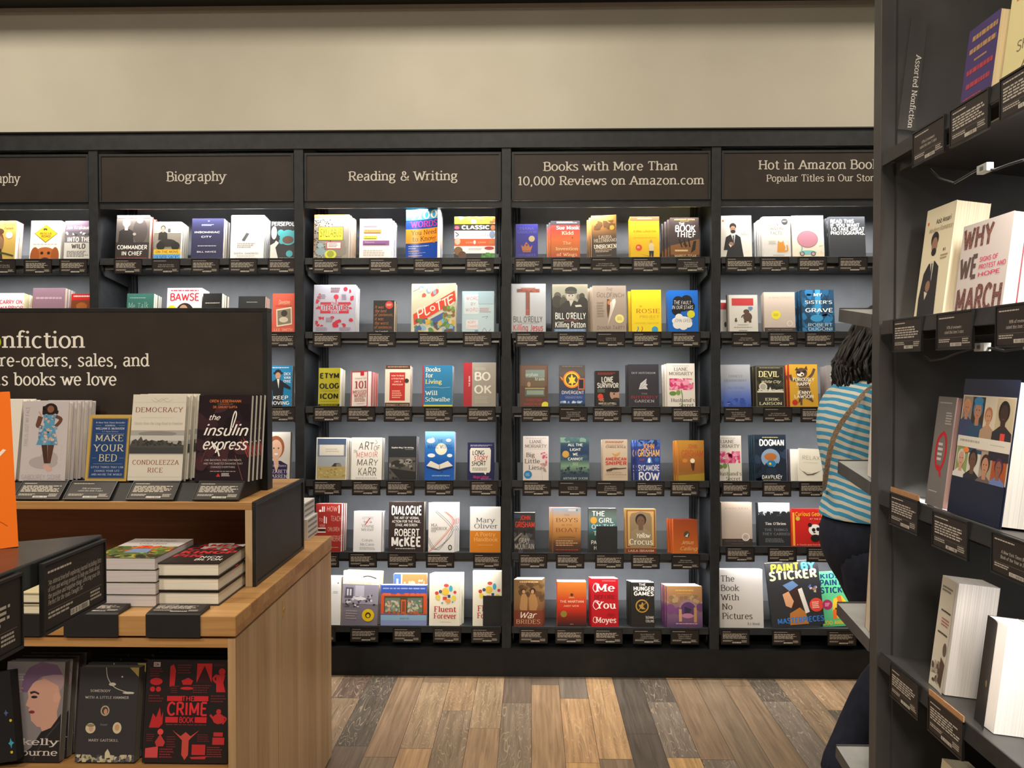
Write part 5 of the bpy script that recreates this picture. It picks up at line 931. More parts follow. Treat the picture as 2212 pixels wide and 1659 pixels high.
# how each pile sits in depth when it stands behind another one
BEHIND = {'blue-spined book standing tall behind the wide painted box book': 0.055, 'thin mauve-spined booklet behind the cream hammock booklet': 0.03,
          'mint green sticker-art book with a faceted giraffe': 0.035, 'white picture book sliver beside the bear picture book': 0.03, 'cream booklet with a hammock drawing leaning askew': 0.0}
for ln in WALL.strip().split('\n'):
    head, fl, desc, base, art = ln.split('|', 4)
    hd = head.split(); b, r = int(hd[0]), int(hd[1]) - 1
    x0, y0, x1 = (float(q) for q in hd[2:5]); n = int(hd[5]); t = float(hd[6])
    fl = parse_flags(fl)
    Y = FRONT_Y + BEHIND.get(desc, 0)
    z = shelf_z(b, r) - BEHIND.get(desc, 0) * math.tan(TILT) + 0.0006
    ym = 795 + (z - EYE) * -F / Y
    p0, p1 = onY(x0, ym, Y), onY(x1, ym, Y)
    h = 0.2
    for _ in range(4):
        zt = onY((x0 + x1) / 2, y0, Y + h * sin(TILT)).z
        h = (zt - z) / cos(TILT)
    M = Matrix.Translation((p0.x, Y, z)) @ Matrix.Rotation(-TILT, 4, 'X') @ Matrix.Rotation(R(fl.get('r', 0)), 4, 'Y')
    n = max(1, min(n, int((0.245 - BEHIND.get(desc, 0)) / (t + 0.001))))
    pile(M, p1.x - p0.x, h, n, t, fl, desc, base, art, 'books facing out on the wall bookcase', ' on the %s shelf' % ROWNAME[r], d=fl.get('d', 0) / 1000 * (1 if fl.get('d', 0) > 0 else 1))
    SPOTS.setdefault((b, r), []).append(((x0 + x1) / 2, desc))
# ------------------------------------------------------------------ review cards along the shelf fronts
CARDX = {(1, 0): (-28, 50, 127), (2, 0): (245, 327, 412, 494, 578), (2, 1): (577,), (2, 2): (577,),
         (3, 0): (675, 797, 893, 1005), (3, 1): (675, 793, 903, 1000), (3, 2): (676, 749, 829, 916, 1009), (3, 3): (676, 760, 834, 918, 1015),
         (3, 4): (671, 753, 837, 920, 1022), (3, 5): (664, 756, 848, 935, 1018),
         (4, 0): (1111, 1191, 1277, 1366, 1462), (4, 1): (1114, 1205, 1289, 1367, 1452), (4, 2): (1127, 1208, 1281, 1365, 1452),
         (4, 3): (1129, 1207, 1288, 1374, 1449), (4, 4): (1121, 1201, 1286, 1364, 1451), (4, 5): (1122, 1200, 1284, 1368, 1449),
         (5, 0): (1569, 1643, 1725, 1813), (5, 1): (1582, 1661, 1741), (5, 2): (1565, 1650, 1731), (5, 3): (1560, 1648, 1728), (5, 4): (1569, 1660, 1744), (5, 5): (1558, 1669, 1789)}
CTEXT = {(1, 0, 0): NYT, (2, 0, 1): NYT, (4, 0, 2): B100, (4, 0, 4): YA, (4, 1, 2): PU('2014'), (4, 2, 1): YA, (4, 3, 1): PU('2015'), (4, 3, 2): BIO, (4, 4, 4): STARS('93'),
         (4, 5, 3): YA, (4, 5, 4): KID, (5, 1, 0): STARS('97'), (5, 2, 0): YA, (5, 2, 1): B100}
ci = 0
for (b, r), xs in CARDX.items():
    z = bay_rows(b)[r]
    free = list(SPOTS[(b, r)])
    for i, x in enumerate(xs):
        ym = 795 - (z - 0.03 - EYE) * F / D
        p = onY(x + 30.5, ym, D)
        free.sort(key=lambda q: abs(q[0] - x - 30))
        d = free.pop(0)[1]
        ln = CTEXT.get((b, r, i)); ci += 1
        low = 0.0 if r < 5 else 0.004
        put_card(Matrix.Translation((p.x, SHY - 0.0075 - (0.0 if r < 5 else .0), z + 0.002 - low)) , 'black review card below the ' + d, ln, 0 if ln else ci % 4, 'review cards along the wall shelves')
# two blank black cards propped in front of books
for x0, y0, x1, b, r, lab in ((1043, 1288, 1088, 3, 5, 'blank black card propped before the cream speech-bubble book'), (1288.5, 1137, 1334, 4, 4, 'blank black card propped before the dark teal thriller')):
    z = shelf_z(b, r) + 0.0025
    Y = FRONT_Y - 0.004
    p0, p1 = onY(x0, y0, Y), onY(x1, y0, Y)
    M = Matrix.Translation((p0.x, Y - 0.004, z)) @ Matrix.Rotation(-TILT, 4, 'X')
    mb = MB(); mb.box((0, 0, 0), (p1.x - p0.x, 0.003, p0.z - z), mat('222325', .5))
    o = mb.build('blank_card', None, 0.0008); o.matrix_world = M
    tag(o, lab, 'card')

# ------------------------------------------------------------------ the oak display table with its riser, sign and books
OAKX = wood('oak_grain_across', '9a6c3c', 'c69a62', 0, 0.05)
OAKZ = wood('oak_grain_upright', 'a88660', 'ceb088', 2, 0.055)
OAKY = wood('oak_grain_deep', '94683c', 'bd9060', 1, 0.06)
OAKD = wood('dark_oak_lining', '6f442a', '8f5f3c', 0, 0.06)
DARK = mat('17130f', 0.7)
ZW = 0.779                                             # worktop height
cf, cb = onZ(508, 1331, ZW), onZ(717, 1157, ZW)
XI, YF, YB = (cf.x + cb.x) / 2, cf.y, cb.y
XLEFT = -2.7
ZWB = onY(500, 1376, YF).z
tb = empty('display_table', ((XI + XLEFT) / 2, (YF + YB) / 2, 0))
tag(tb, 'oak display table island with open front shelf and books', 'table')
def W(o):                                              # keep a part built in world coordinates in place under its thing
    p = o.parent; o.location = o.location - p.location; return o
mb = MB(); mb.box((XLEFT, YF, ZWB), (XI, YB, ZW), OAKX)
W(mb.build('worktop', tb, 0.0025))
ZC = ZWB - 0.006
ZB = onY(300, 1652, YF + 0.05).z                       # the lower shelf
ZR0 = onY(300, 1399, YF).z
W(slab('top_rail', (XLEFT, YF + 0.004, ZR0), (XI - 0.0205, YF + 0.03, ZC), OAKX, tb))
xs = onY(492, 1500, YF).x
W(slab('stile', (xs, YF + 0.003, 0.0), (XI - 0.0205, YF + 0.03, ZR0), OAKZ, tb))
seam = onX(602, 1400, XI).y
W(slab('fixed_side_panel', (XI - 0.02, YF + 0.003, 0), (XI - 0.002, seam - 0.001, ZC), OAKZ, tb))
door = W(slab('side_door', (XI - 0.02, seam + 0.001, 0.01), (XI - 0.002, YB - 0.002, ZC), OAKZ, tb))
lk = onX(614, 1316, XI)
mb = MB(); brass = mat('c8a262', .35, metal=.3)
mb.box((-0.002, lk.y - 0.010, lk.z - 0.026), (0.0008, lk.y + 0.010, lk.z + 0.026), brass)
mb.tube([(0.0008, lk.y, lk.z), (0.003, lk.y, lk.z)], 0.006, brass, 12)
mb.tube([(0.003, lk.y, lk.z), (0.0034, lk.y, lk.z)], 0.002, mat('2a1c0c', .5), 8)
o = mb.build('lock_plate', door); o.location = Vector((XI - 0.002, 0, 0)) - tb.location - door.location
W(slab('lower_shelf', (XLEFT, YF + 0.004, ZB - 0.025), (xs - 0.0005, YB - 0.45, ZB), OAKX, tb))
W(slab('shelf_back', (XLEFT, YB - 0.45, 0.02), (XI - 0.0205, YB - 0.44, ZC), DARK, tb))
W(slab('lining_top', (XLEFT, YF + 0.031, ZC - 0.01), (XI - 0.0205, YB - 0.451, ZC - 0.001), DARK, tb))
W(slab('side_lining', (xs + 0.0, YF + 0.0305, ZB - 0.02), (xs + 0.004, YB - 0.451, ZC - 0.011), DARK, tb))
W(slab('kick_board', (XLEFT, YF + 0.05, 0.0), (XI - 0.0205, YF + 0.06, ZB - 0.026), OAKX, tb))
# riser
rf, rb = onZ(547, 1268, ZW), onZ(652, 1185, ZW)
XR_, YRF, YRB = (rf.x + rb.x) / 2, rf.y, rb.y
ZR = onY(547, 1085, YRF).z
ri = empty('display_riser', ((XR_ + XLEFT) / 2, (YRF + YRB) / 2, ZW))
tag(ri, 'oak box riser standing on the display table with a black end board', 'riser')
px = YRF / F
W(slab('riser_top', (XLEFT, YRF, ZR - 17 * px), (XR_ - 0.002, YRB, ZR), OAKX, ri, 0.0015))
W(slab('riser_side', (XR_ - 17 * px, YRF + 0.001, ZW + 0.0003), (XR_ - 0.002, YRB, ZR - 17 * px), OAKZ, ri))
W(slab('riser_back', (XLEFT, YRB - 0.20, ZW + 0.0003), (XR_ - 17 * px, YRB - 0.19, ZR - 17 * px), OAKD, ri))
bd = W(slab('end_board', (XR_ - 0.0019, YRF + 0.01, ZW + 0.008), (XR_ + 0.004, YRB - 0.008, ZR - 0.010), speckle('chalk_board', '2e2f31', '35363a', 14, .5), ri))
mb = MB()
a, c = (YRF, YRB), (ZW + 0.0003, ZR + 0.001)
for q in (((-0.0019, a[0], c[0]), (0.008, a[1], c[0] + 0.009)), ((-0.0019, a[0], c[1] - 0.011), (0.008, a[1], c[1])), ((-0.0019, a[0], c[0] + .009), (0.008, a[0] + 0.012, c[1] - .011)), ((-0.0019, a[1] - 0.012, c[0] + .009), (0.008, a[1], c[1] - .011))):
    mb.box(*q, BLACKB)
o = mb.build('board_frame', bd, 0.001); o.location = Vector((XR_, 0, 0)) - ri.location - bd.location
# the tall sign standing on the riser
sb, s2 = onZ(579, 1059, ZR), onZ(590, 1055, ZR)
YS, XS = sb.y, sb.x
ZST = onY(578, 665, YS).z
sg = empty('display_sign', ((XS + XLEFT) / 2, YS + 0.02, ZR))
tag(sg, 'tall brown-black sign about nonfiction standing on the oak riser', 'sign')
W(slab('sign_board', (XLEFT, YS, ZR + 0.0004), (XS - 0.014, YS + 0.03, ZST - 0.012), SIGN, sg))
mb = MB(); mb.box((XLEFT, YS - 0.002, ZST - 0.012), (XS, YS + 0.045, ZST), BLACKB); mb.box((XS - 0.014, YS - 0.002, ZR + 0.0004), (XS, YS + 0.045, ZST - 0.012), BLACKB)
W(mb.build('sign_frame', sg, 0.001))
LIME = mat('b4c832', .5)
SW = mat('f6f2ea', .5)
rows = []
def sx(x, y): return onY(x, y, YS).x
for parts, y, cap in (((('N', LIME, None, -24), ('o', LIME, None, 3), ('nfiction', SW, (5.5, 183), 0)), 751, 34.5), ((('p', SW, None, -3), ('re-orders, sales, and', SW, (0, 322.5), 0)), 791, 26.5), ((('u', SW, None, 0.5), ('s books we love', SW, (3.5, 252), 0)), 832, 26.5)):
    z = onY(160, y, YS).z
    for txt, m, sp, xr in parts:
        if sp: rows.append((txt, sx(sp[0], y), z, cap * YS / F, sx(sp[1], y) - sx(sp[0], y), 'l', m))
        else: rows.append((txt, sx(xr, y), z, cap * YS / F, 0, 'r', m))
o = lettering(rows).build('lettering', sg); o.location = Vector((0, YS, 0)) - sg.location
# black book ledge with slanted review cards
LZ, LY = 0.043, YRF + 0.060
xl1 = onY(524, 1040, LY).x
lg = MB()
lg.prism([(XLEFT, YRF + 0.012, ZR + 0.0006), (XLEFT, LY - 0.002, ZR + LZ), (XLEFT, YS - 0.003, ZR + LZ), (XLEFT, YS - 0.003, ZR + 0.0006)], (xl1 - XLEFT, 0, 0), mat('141415', .5))
o = lg.build('book_ledge'); tag(o, 'long black book ledge on the oak riser in front of the sign', 'ledge')
SPC = {}
TB_CARDS = [(28, 128, None, 'grey hardcover of a woman in a blue dress'), (136, 237, STARS('95'), 'gold-edged navy book'), (272, 375, None, 'cream hardcover with a black and white cavalry band'), (416, 516, None, 'dark red script-titled paperback')]
for i, (x0, x1, ln, d) in enumerate(TB_CARDS):
    p0, p1 = onY(x0, 1083, YRF + 0.008), onY(x1, 1083, YRF + 0.008)
    cw = p1.x - p0.x
    ang = math.atan2(0.052, 0.044)
    L = 0.067
    top = Vector(((p0.x + p1.x) / 2, YRF + 0.006 + L * sin(ang), ZR + 0.0045 + L * cos(ang)))
    put_card(Matrix.Translation(top) @ Matrix.Rotation(-ang, 4, 'X'), 'slanted black review card before the ' + d, ln, 0 if ln else i + 1, 'slanted review cards on the riser', w=cw, h=L)
def flat_spot(x0, y1, x1, y0, Y, z, tilt):
    ym = 795 - (z - EYE) * F / Y
    p0, p1 = onY(x0, ym, Y), onY(x1, ym, Y)
    h = 0.2
    for _ in range(4): h = (onY((x0 + x1) / 2, y0, Y + h * sin(tilt)).z - z) / cos(tilt)
    p0.z = z
    return p0, p1.x - p0.x, h
TABLE = '''
42 870 140 4 .03|h d8 p:f4f0e6|grey hardcover of a woman in a blue dress|c9c2c6|E b0a8ac .5 .77 .32 .08;E b0a8ac .62 .72 .2 .09;W c29a80 .03 .34 .13 .39 .19 .36 .28;P 6a4434 .3 .33 .36 .2 .44 .2 .38 .33;W 6a4434 .075 .37 .19 .34 .26 .33 .31 .44 .33;W 6a4434 .075 .72 .19 .84 .23 .74 .31 .66 .32;E 241a18 .6 .1 .15 .075;B 241a18 16 .05 .42 .06 .78 .17;E 8a5a44 .6 .1 .075 .045;P 5c9cc0 .44 .17 .72 .17 .7 .3 .48 .3;P 5a98bc .48 .3 .7 .3 .8 .55 .32 .55;B c8a89a,4a86b0,d8b8a8,78a8c8 40 .04 .36 .31 .78 .55;B c8a89a,4a86b0 12 .035 .46 .18 .7 .3;P 4a3028 .44 .55 .57 .55 .6 .78 .52 .78;P 5a3a30 .58 .55 .72 .55 .66 .78 .6 .78;E d8a89c .57 .82 .07 .03;E d8a89c .63 .85 .075 .03;V a89ea2 l .13 .32 .045 .5 THIS IS JUST MY FACE;V e8e4e4 l .9 .66 .03 .28 TRY NOT TO STARE;T a89c9c l .47 .95 .055 .88 GABOUREY SIDIBE
183 899 272 2 .022|h s:c8a85c p:f4ecd8|gold-edged navy book|c4a455|R 8a7448 .06 .045 .96 .965;R 1d3f74 .085 .06 .94 .95;T c8d0e0 S .52 .115 .022 .72 #1 New York Times Bestseller;R a8b0c0 .17 .158 .3 .161;R a8b0c0 .73 .158 .88 .161;T c8d0e0 S .52 .16 .022 .26 ADMIRAL;T dce0e8 S .52 .205 .03 .7 WILLIAM H. McRAVEN;T a8b0c8 I .52 .25 .02 .4 U.S. Navy Retired;R a8b0c0 .17 .285 .88 .288;T d8cfae C .52 .35 .09 .68 MAKE;T d8cfae C .52 .5 .1 .72 YOUR;T d8cfae C .52 .65 .1 .44 BED;R a8b0c0 .13 .65 .24 .653;R a8b0c0 .8 .65 .91 .653;R a8b0c0 .17 .74 .88 .743;T c8d0e0 C .52 .79 .028 .78 LITTLE THINGS THAT CAN;T c8d0e0 C .52 .845 .028 .62 CHANGE YOUR LIFE;T c8d0e0 C .52 .9 .028 .74 AND MAYBE THE WORLD
275 856 392 3 .036|h d6 p:f0eadc|cream hardcover with a black and white cavalry band|dcd6ca|R d2ccc0 0 .09 1 .095;W c4beb4 .012 .34 .06 .44 .09 .54 .05 .64 .09 .74 .06;W c4beb4 .012 .4 .04 .5 .08 .6 .05 .66 .05;T 7a3028 C .5 .18 .055 .88 DEMOCRACY;R cac4b8 .15 .27 .78 .273;T a09a90 I .5 .34 .03 .9 Stories from the Long Road to Freedom;R a8a6a2 0 .42 1 .7;E 8a8884 .5 .46 .36 .03;R c8c6c2 0 .48 1 .54;P 4a4946 0 .6 .04 .54 .1 .52 .14 .54 .2 .49 .24 .54 .3 .52 .34 .55 .4 .53 .5 .55 .6 .53 .7 .56 .85 .58 1 .59 1 .69 0 .69;B 2c2b29,3a3937 34 .03 .02 .54 .96 .6;R 3f3f3f 0 .62 1 .69;T 8a3a30 C .5 .79 .052 .86 CONDOLEEZZA;T 8a3a30 C .5 .88 .052 .28 RICE;R d0cabe 0 .955 1 .96
420 856 535 4 .022|g.16 d5 p:f0ece4 s:2a2023|dark red script-titled paperback|2c2226|B 3f2a30,241c20,4a2e34 26 .16 0 .1 1 .9;P 8a3434 .86 .48 1 .6 1 .72;W c8503c .012 .84 .52 .98 .72;W 5a5a78 .01 .88 .58 1 .68;W 7a4a44 .008 .1 .78 .2 .6;W 9a5a50 .008 .74 .7 .9 .98;T c8743c b .5 .07 .03 .6 OREN LIEBERMANN;T a86438 s .5 .105 .018 .3 FOREWORD BY;T c8743c b .5 .14 .025 .46 DR. SANJAY GUPTA;T f2ece8 z .3 .26 .06 .22 the;T f6f2ee z .52 .41 .12 .84 insulin;W f6f2ee .022 .62 .42 .66 .26 .7 .19 .72 .24 .66 .38;T f6f2ee z .52 .57 .12 .84 express;W f6f2ee .026 .32 .56 .4 .64 .44 .71;T c8c0c0 s .52 .755 .02 .7 ONE BACKPACK, FIVE CONTINENTS,;T c8c0c0 s .52 .795 .02 .74 AND THE DIABETES DIAGNOSIS THAT;T c8c0c0 s .52 .835 .02 .46 CHANGED EVERYTHING;L a89a98 1 .28 .88 .76 .895;P d83a34 .4 .945 .44 .905 .48 .945;L d8d0d0 3 .5 .905 .66 .945
-64 868 33 3 .03|h d4 p:f6f4ee|white book behind the orange book and the blue-dress hardcover|e6e2da|L a8a49c 3 .1 .2 .8 .35
'''
for ln in TABLE.strip().split('\n'):
    head, fl, desc, base, art = ln.split('|', 4)
    x0, y0, x1, n, t = (float(q) for q in head.split())
    tl = R(10)
    zl = ZR + LZ + 0.0005
    p0, w, h = flat_spot(x0, 0, x1, y0, LY + 0.004, zl, tl)
    if desc.startswith('white'): h = 0.225
    tl = R(10 if n * t < .11 else 7)
    pile(Matrix.Translation(p0) @ Matrix.Rotation(-tl, 4, 'X'), w, h, int(n), t * .8, parse_flags(fl), desc, base, art, 'books leaning on the tall sign', ' on the oak riser', True, d=parse_flags(fl).get('d', 0) / 1000, flat=tl)
# flat stacks on the worktop
def flat_stack(desc, x0, x1, yb, w, depth, ths, base, art, fl, n, yaw, where, group):
    """books lying flat, top edge of the cover away from the viewer; x0..x1 is the lower front edge"""
    p = onZ(x0, yb, ZW)
    fl = parse_flags(fl)
    cm, pm = book_meshes(w, depth, ths, base, [a.strip() for a in art.split(';')], fl, True)
    rnd = random.Random(desc)
    assert desc not in DESCS; DESCS.add(desc)
    for k in range(n):
        z = ZW + 0.0008 + k * (ths + 0.0012)
        # stand the book up, then lay it on its back: local -y becomes +z
        M = Matrix.Translation((p.x + rnd.uniform(-.002, .002), p.y + rnd.uniform(-.002, .002), z + ths)) @ Matrix.Rotation(yaw + rnd.uniform(-.02, .02), 4, 'Z') @ Matrix.Rotation(-pi / 2, 4, 'X')
        nm = 'hardcover_book' if 'h' in fl else 'paperback_book'
        lab = ('top copy of the stack of ' if k == n - 1 else 'bottom copy of the stack of ' if k == 0 else ('second' if k == 1 else 'third') + ' copy up in the stack of ') + desc
        if n == 1: lab = desc + where
        put_book(M, cm, pm, lab, group, nm)
kp = onZ(343, 1308, ZW); kq = onZ(480, 1307, ZW)
flat_stack('thick hardcovers with red and white title', 339, 480, 1308, kq.x - kp.x, 0.235, 0.034, '2a2423', 'R d4cec6 .3 .0 .75 .3;P 9a9890 .55 .0 .95 .1 .8 .4 .5 .3;T b02c30 B .6 .12 .12 .8 AMERI;T b02c30 B .5 .3 .12 .8 CAN;T c03034 B .55 .48 .13 .9 KINGP;T b02c30 B .3 .66 .13 .46 PIN;T d8d4cc b .72 .72 .08 .36 NICK;T d8d4cc b .74 .84 .08 .44 BILTON;P e8e2d8 .82 .1 .98 .02 .98 .18', 'h p:efe8d8', 3, 0.010, '', 'flat stacks on the oak table')
fp = onZ(196, 1310, ZW); fq = onZ(309, 1310, ZW)
flat_stack('flower garden books with grey-white covers', 196, 309, 1311, 0.160, 0.235, 0.029, '4c4a3e', 'R c9c4c4 0 0 1 .42;R 5a6a3a 0 .42 1 1;B 7a9a3a,c8a03a,4a5a2c,c85a34,8aa84a,3a4430 90 .05 0 .42 1 1;B d84a2c,e86a34,c83a24 16 .08 .3 .38 .72 .56;P 7a94b8 .36 .54 .66 .54 .7 .74 .32 .74;B 3a4030,2c3228 14 .08 0 .82 1 1;T 7a726c S .5 .12 .07 .62 Cut Flower;T 7a726c S .5 .28 .07 .46 Garden', 'p:cfc8ca', 4, 0.0, '', 'flat stacks on the oak table')
flat_stack('cream hardcovers seen under the black stand', -42, 88, 1328, 0.15, 0.2, 0.026, 'cfc4a0', 'R 8a8468 .1 .1 .9 .4', 'h p:e4dcc4 s:3a3430', 2, 0.0, '', 'flat stacks on the oak table')
# thin white boxes stacked at the far end of the worktop
bp = onZ(664, 1168, ZW)
for k in range(7):
    wdt = 0.011 if k > 3 else 0.0
    mb = MB(); mb.box((-0.12, -0.07, 0), (0, 0.07, 0.0172), mat('dcd9d4', .5))
    mb.box((0, -0.06, 0.005), (0.0003, 0.06, 0.0125), mat('8a8a90', .5))
    o = mb.build('boxed_card_set', None, 0.001); o.location = (bp.x - wdt, bp.y + 0.07, ZW + 0.0005 + k * 0.0178)
    tag(o, ['lowest', 'second lowest', 'third lowest', 'middle', 'third from top', 'second from top', 'topmost'][k] + ' thin white box stacked behind the riser end', 'box', 'thin white boxes behind the riser')
# black card holders hooked over the table edge
for i, (x0, x1, d) in enumerate(((316, 433, 'thick red-titled hardcovers'), (139, 256, 'flower garden books'), (-30, 88, 'cream-covered hardcovers'))):
    a, b = onY(x0, 1331, YF).x, onY(x1, 1331, YF).x
    mb = MB(); hm = mat('202123', .45)
    yb_ = onZ(x0 + 25, 1309, ZW).y
    mb.prism([(a, YF - 0.004, ZWB - 0.001), (a, YF - 0.004, ZW + 0.003), (a, YF + 0.004, ZW + 0.006), (a, min(yb_, YF + 0.062), ZW + 0.0115), (a, min(yb_, YF + 0.062), ZW + 0.0004), (a, YF - 0.0005, ZW + 0.0004), (a, YF - 0.0005, ZWB - 0.001)], (b - a, 0, 0), hm)
    o = mb.build('edge_card_holder'); tag(o, 'black card holder hooked over the table edge before the ' + d, 'card', 'card holders on the table edge')
    ib = MB(); dep = min(yb_, YF + 0.062) - (YF + 0.004)
    sl = math.atan2(0.0055, dep)
    A = Art(ib, b - a - 0.006, 0.05, lambda x, z, l: Vector((a + 0.003 + x, YF + 0.007 + z / 0.05 * (dep - 0.006), ZW + 0.0068 + z / 0.05 * 0.005 + l)), .5)
    A.poly([(0, 0), (A.w, 0), (A.w, .05), (0, .05)], mat('2b2523', .5)); card_art(A, None, 30 + i)
    ib.build('printed_insert', o)
# books on the lower shelf
LOW = '''
2 1432 128 4 .022|d5 p:8a8478|portrait hardcover with a purple mohawk profile|7c777b|E 9a828a .8 .2 .2 .12;P 6a5270 .27 .3 .28 .16 .38 .06 .58 .0 .86 .03 .97 .13 .8 .13 .6 .15 .46 .22 .37 .31;P c09484 .38 .3 .48 .2 .66 .17 .9 .24 .96 .36 .9 .52 .74 .66 .58 .65 .47 .59 .45 .52 .41 .485 .43 .46 .36 .44 .4 .36;P 6a5270 .27 .3 .28 .16 .38 .06 .58 .0 .86 .03 .97 .13 .8 .13 .6 .15 .46 .22 .37 .31;E c89a88 .88 .36 .06 .05;W 3a2a28 .02 .42 .31 .5 .3 .56 .32;E 2a2024 .5 .355 .055 .014;W 3a2a2c .03 .43 .32 .5 .305 .58 .325;E 7a2c34 .475 .505 .05 .016;P c09484 .6 .6 .9 .46 .94 .66 .72 .76;P 232124 .98 .52 1 1 .2 1 .5 .86 .66 .7 .82 .66;W 3a383c .02 .96 .6 .7 .8 .55 .98;L 9a9498 3 .06 .12 .34 .2;L a07a78 2 .08 .26 .34 .32;T c8c0bc N> .96 .80 .06 .62 kelly;T c8c0bc N> .96 .905 .06 1.0 osbourne
-60 1456 37 1 .03|r9 p:1c1c1e|black book with coloured stars at the picture edge|1a1b1f|C c8b82c .93 .55 .03;C c8b82c .9 .9 .03;P 3a9ab0 .9 .74 .92 .78 .97 .8 .92 .82 .9 .86 .88 .82 .84 .8 .88 .78;P 4a5a8a .84 .42 .86 .45 .9 .46 .86 .47 .84 .5 .82 .47 .79 .46 .82 .45
162 1445 290 4 .03|d3 p:8a8478|charcoal essay hardcover with small pasted portraits|343338|W b8b4a8 .012 .44 0 .48 .12 .62 .22 .92 .28;E b8b4a8 .56 .18 .06 .018;E c0bcb0 .84 .27 .1 .012;P a8985a .84 0 1 0 1 .1;C b8b8c0 .72 .1 .015;T c8c4c0 C .36 .25 .025 .34 SOMEBODY;T c8c4c0 C .48 .32 .025 .74 WITH A LITTLE HAMMER;E b0a088 .46 .46 .075 .055;E 4a4038 .46 .46 .055 .042;E c08a78 .47 .47 .03 .03;P 4a4038 .4 .41 .42 .38 .44 .41;P 4a4038 .5 .41 .52 .38 .54 .41;E c8bc9c .23 .645 .085 .055;E c09a84 .24 .65 .04 .032;E 8a7a5c .23 .615 .07 .016;E c8bc9c .68 .64 .075 .06;E c09478 .68 .635 .04 .035;T 9a96a0 I .45 .605 .018 .12 Essays;T c8c4c0 C .46 .77 .025 .5 MARY GAITSKILL;B a8a488,6a6870,c0b89c,4a4a50 50 .045 .0 .92 1 1;P c8c0a4 .5 .9 .54 .86 .58 .9 .6 .95 .5 .96
307 1430 490 4 .03|g.3 p:5a504c d0|black book covered in red silhouettes|252022|R b8a8a8 .08 .02 .16 .065;T 3a3034 b .12 .043 .025 .06 DK;E b82a30 .12 .21 .075 .035;C b82a30 .08 .285 .03;C b82a30 .15 .285 .03;P b82a30 .28 .06 .32 .04 .35 .1 .34 .26 .28 .26;R c02c32 .6 .03 .78 .22;P 3a1c20 .6 .22 .69 .05 .78 .22;P b82a30 .42 .2 .5 .17 .56 .2 .54 .24 .44 .24;E b82a30 .49 .275 .08 .015;C b82a30 .9 .11 .04;P b82a30 .83 .14 .94 .14 .92 .22 .95 .31 .84 .31;W b82a30 .025 .84 .14 .8 .18 .84 .22;R c42c34 .26 .35 .44 .4;T c42c34 b .51 .375 .045 .15 THE;R c42c34 .58 .35 .75 .4;T d03038 b .505 .475 .12 .48 CRIME;R c42c34 .25 .555 .4 .61;R c42c34 .6 .555 .74 .61;T c42c34 b .5 .583 .05 .17 BOOK;L 7a3034 1 .26 .625 .74 .64;P b82a30 .06 .66 .1 .52 .14 .56 .18 .46 .2 .56 .22 .5 .22 .62 .18 .66;E b83034 .88 .57 .07 .05;W b83034 .02 .94 .55 .97 .57 .93 .62;W b83034 .025 .82 .57 .78 .53;C b83034 .88 .5 .03;C d8484a .2 .7 .035;P b83a3c .14 .8 .2 .72 .26 .8 .24 .84 .16 .84;P c04a44 .34 .68 .44 .74 .5 .7 .56 .74 .66 .68 .54 .78 .54 .92 .5 .97 .46 .92 .46 .78;R b83034 .83 .7 .94 .74;R b83034 .82 .75 .96 .82;P c84a4c .03 .86 .18 .84 .18 .95 .03 .95;R b83034 .58 .82 .74 .92;P b83034 .56 .94 .76 .93 .74 .96 .58 .96;L 5f2c30 4 .37 .04 .55 .14;L 5f2c30 4 .04 .08 .2 .17;L 5f2c30 3 .8 .03 .96 .06;L 5f2c30 3 .04 .34 .22 .42;L 5f2c30 3 .78 .34 .97 .42;L 5f2c30 4 .3 .25 .4 .33;L 5f2c30 4 .56 .24 .78 .33;L 5f2c30 4 .04 .72 .14 .8;L 5f2c30 5 .28 .74 .4 .86;L 5f2c30 4 .64 .72 .8 .8;L 7a3034 4 .2 .86 .38 .96;L 7a3034 5 .76 .84 .96 .95
'''
for ln in LOW.strip().split('\n'):
    head, fl, desc, base, art = ln.split('|', 4)
    x0, y0, x1, n, t = (float(q) for q in head.split())
    Y = YF + (0.05 if x0 > -10 else 0.016)
    p0, w, h = flat_spot(x0, 0, x1, y0, Y, ZB + 0.001, R(8))
    f = parse_flags(fl)
    if desc.startswith('black book with col'): h = 0.21
    pile(Matrix.Translation(p0) @ Matrix.Rotation(-R(8), 4, 'X') @ Matrix.Rotation(R(-f.get('r', 0)), 4, 'Y'), w, h, int(n), t, f, desc, base, art, 'books on the low shelf of the oak table', ' on the low table shelf', True, d=f.get('d', 0) / 1000, flat=R(8))

# ------------------------------------------------------------------ the black stand nearest the viewer
XF = -0.487
A_ = onX(226, 1153, XF); ZS = A_.z
B_ = onZ(42, 1169, ZS); dr = (B_ - A_); C_ = A_ + dr * 5.0
st = empty('display_stand', (-1.0, 0.6, 0))
tag(st, 'black display stand shelf corner in the near left foreground', 'stand')
def rounded(P, r):
    out = []
    n = len(P)
    for i in range(n):
        a, b, c = Vector(P[i - 1]), Vector(P[i]), Vector(P[(i + 1) % n])
        u, v = (a - b).normalized(), (c - b).normalized()
        for k in range(5):
            t = k / 4; q0, q1 = b + u * r, b + v * r
            out.append((q0 * (1 - t) ** 2 + b * 2 * t * (1 - t) + q1 * t * t))
    return out
P = [Vector((XF, 0.32, ZS)), Vector((XF, A_.y, ZS)), Vector((C_.x, C_.y, ZS)), Vector((C_.x, 0.32, ZS))]
mb = MB(); mb.prism(rounded(P, 0.008), (0, 0, -0.026), speckle('polished_black_shelf', '232425', '292a2b', 60, 0.22))
W(mb.build('stand_shelf', st, 0.002))
W(slab('stand_post', (-0.85, 0.42, 0.02), (-0.79, 0.48, ZS - 0.026), BLACKB, st))
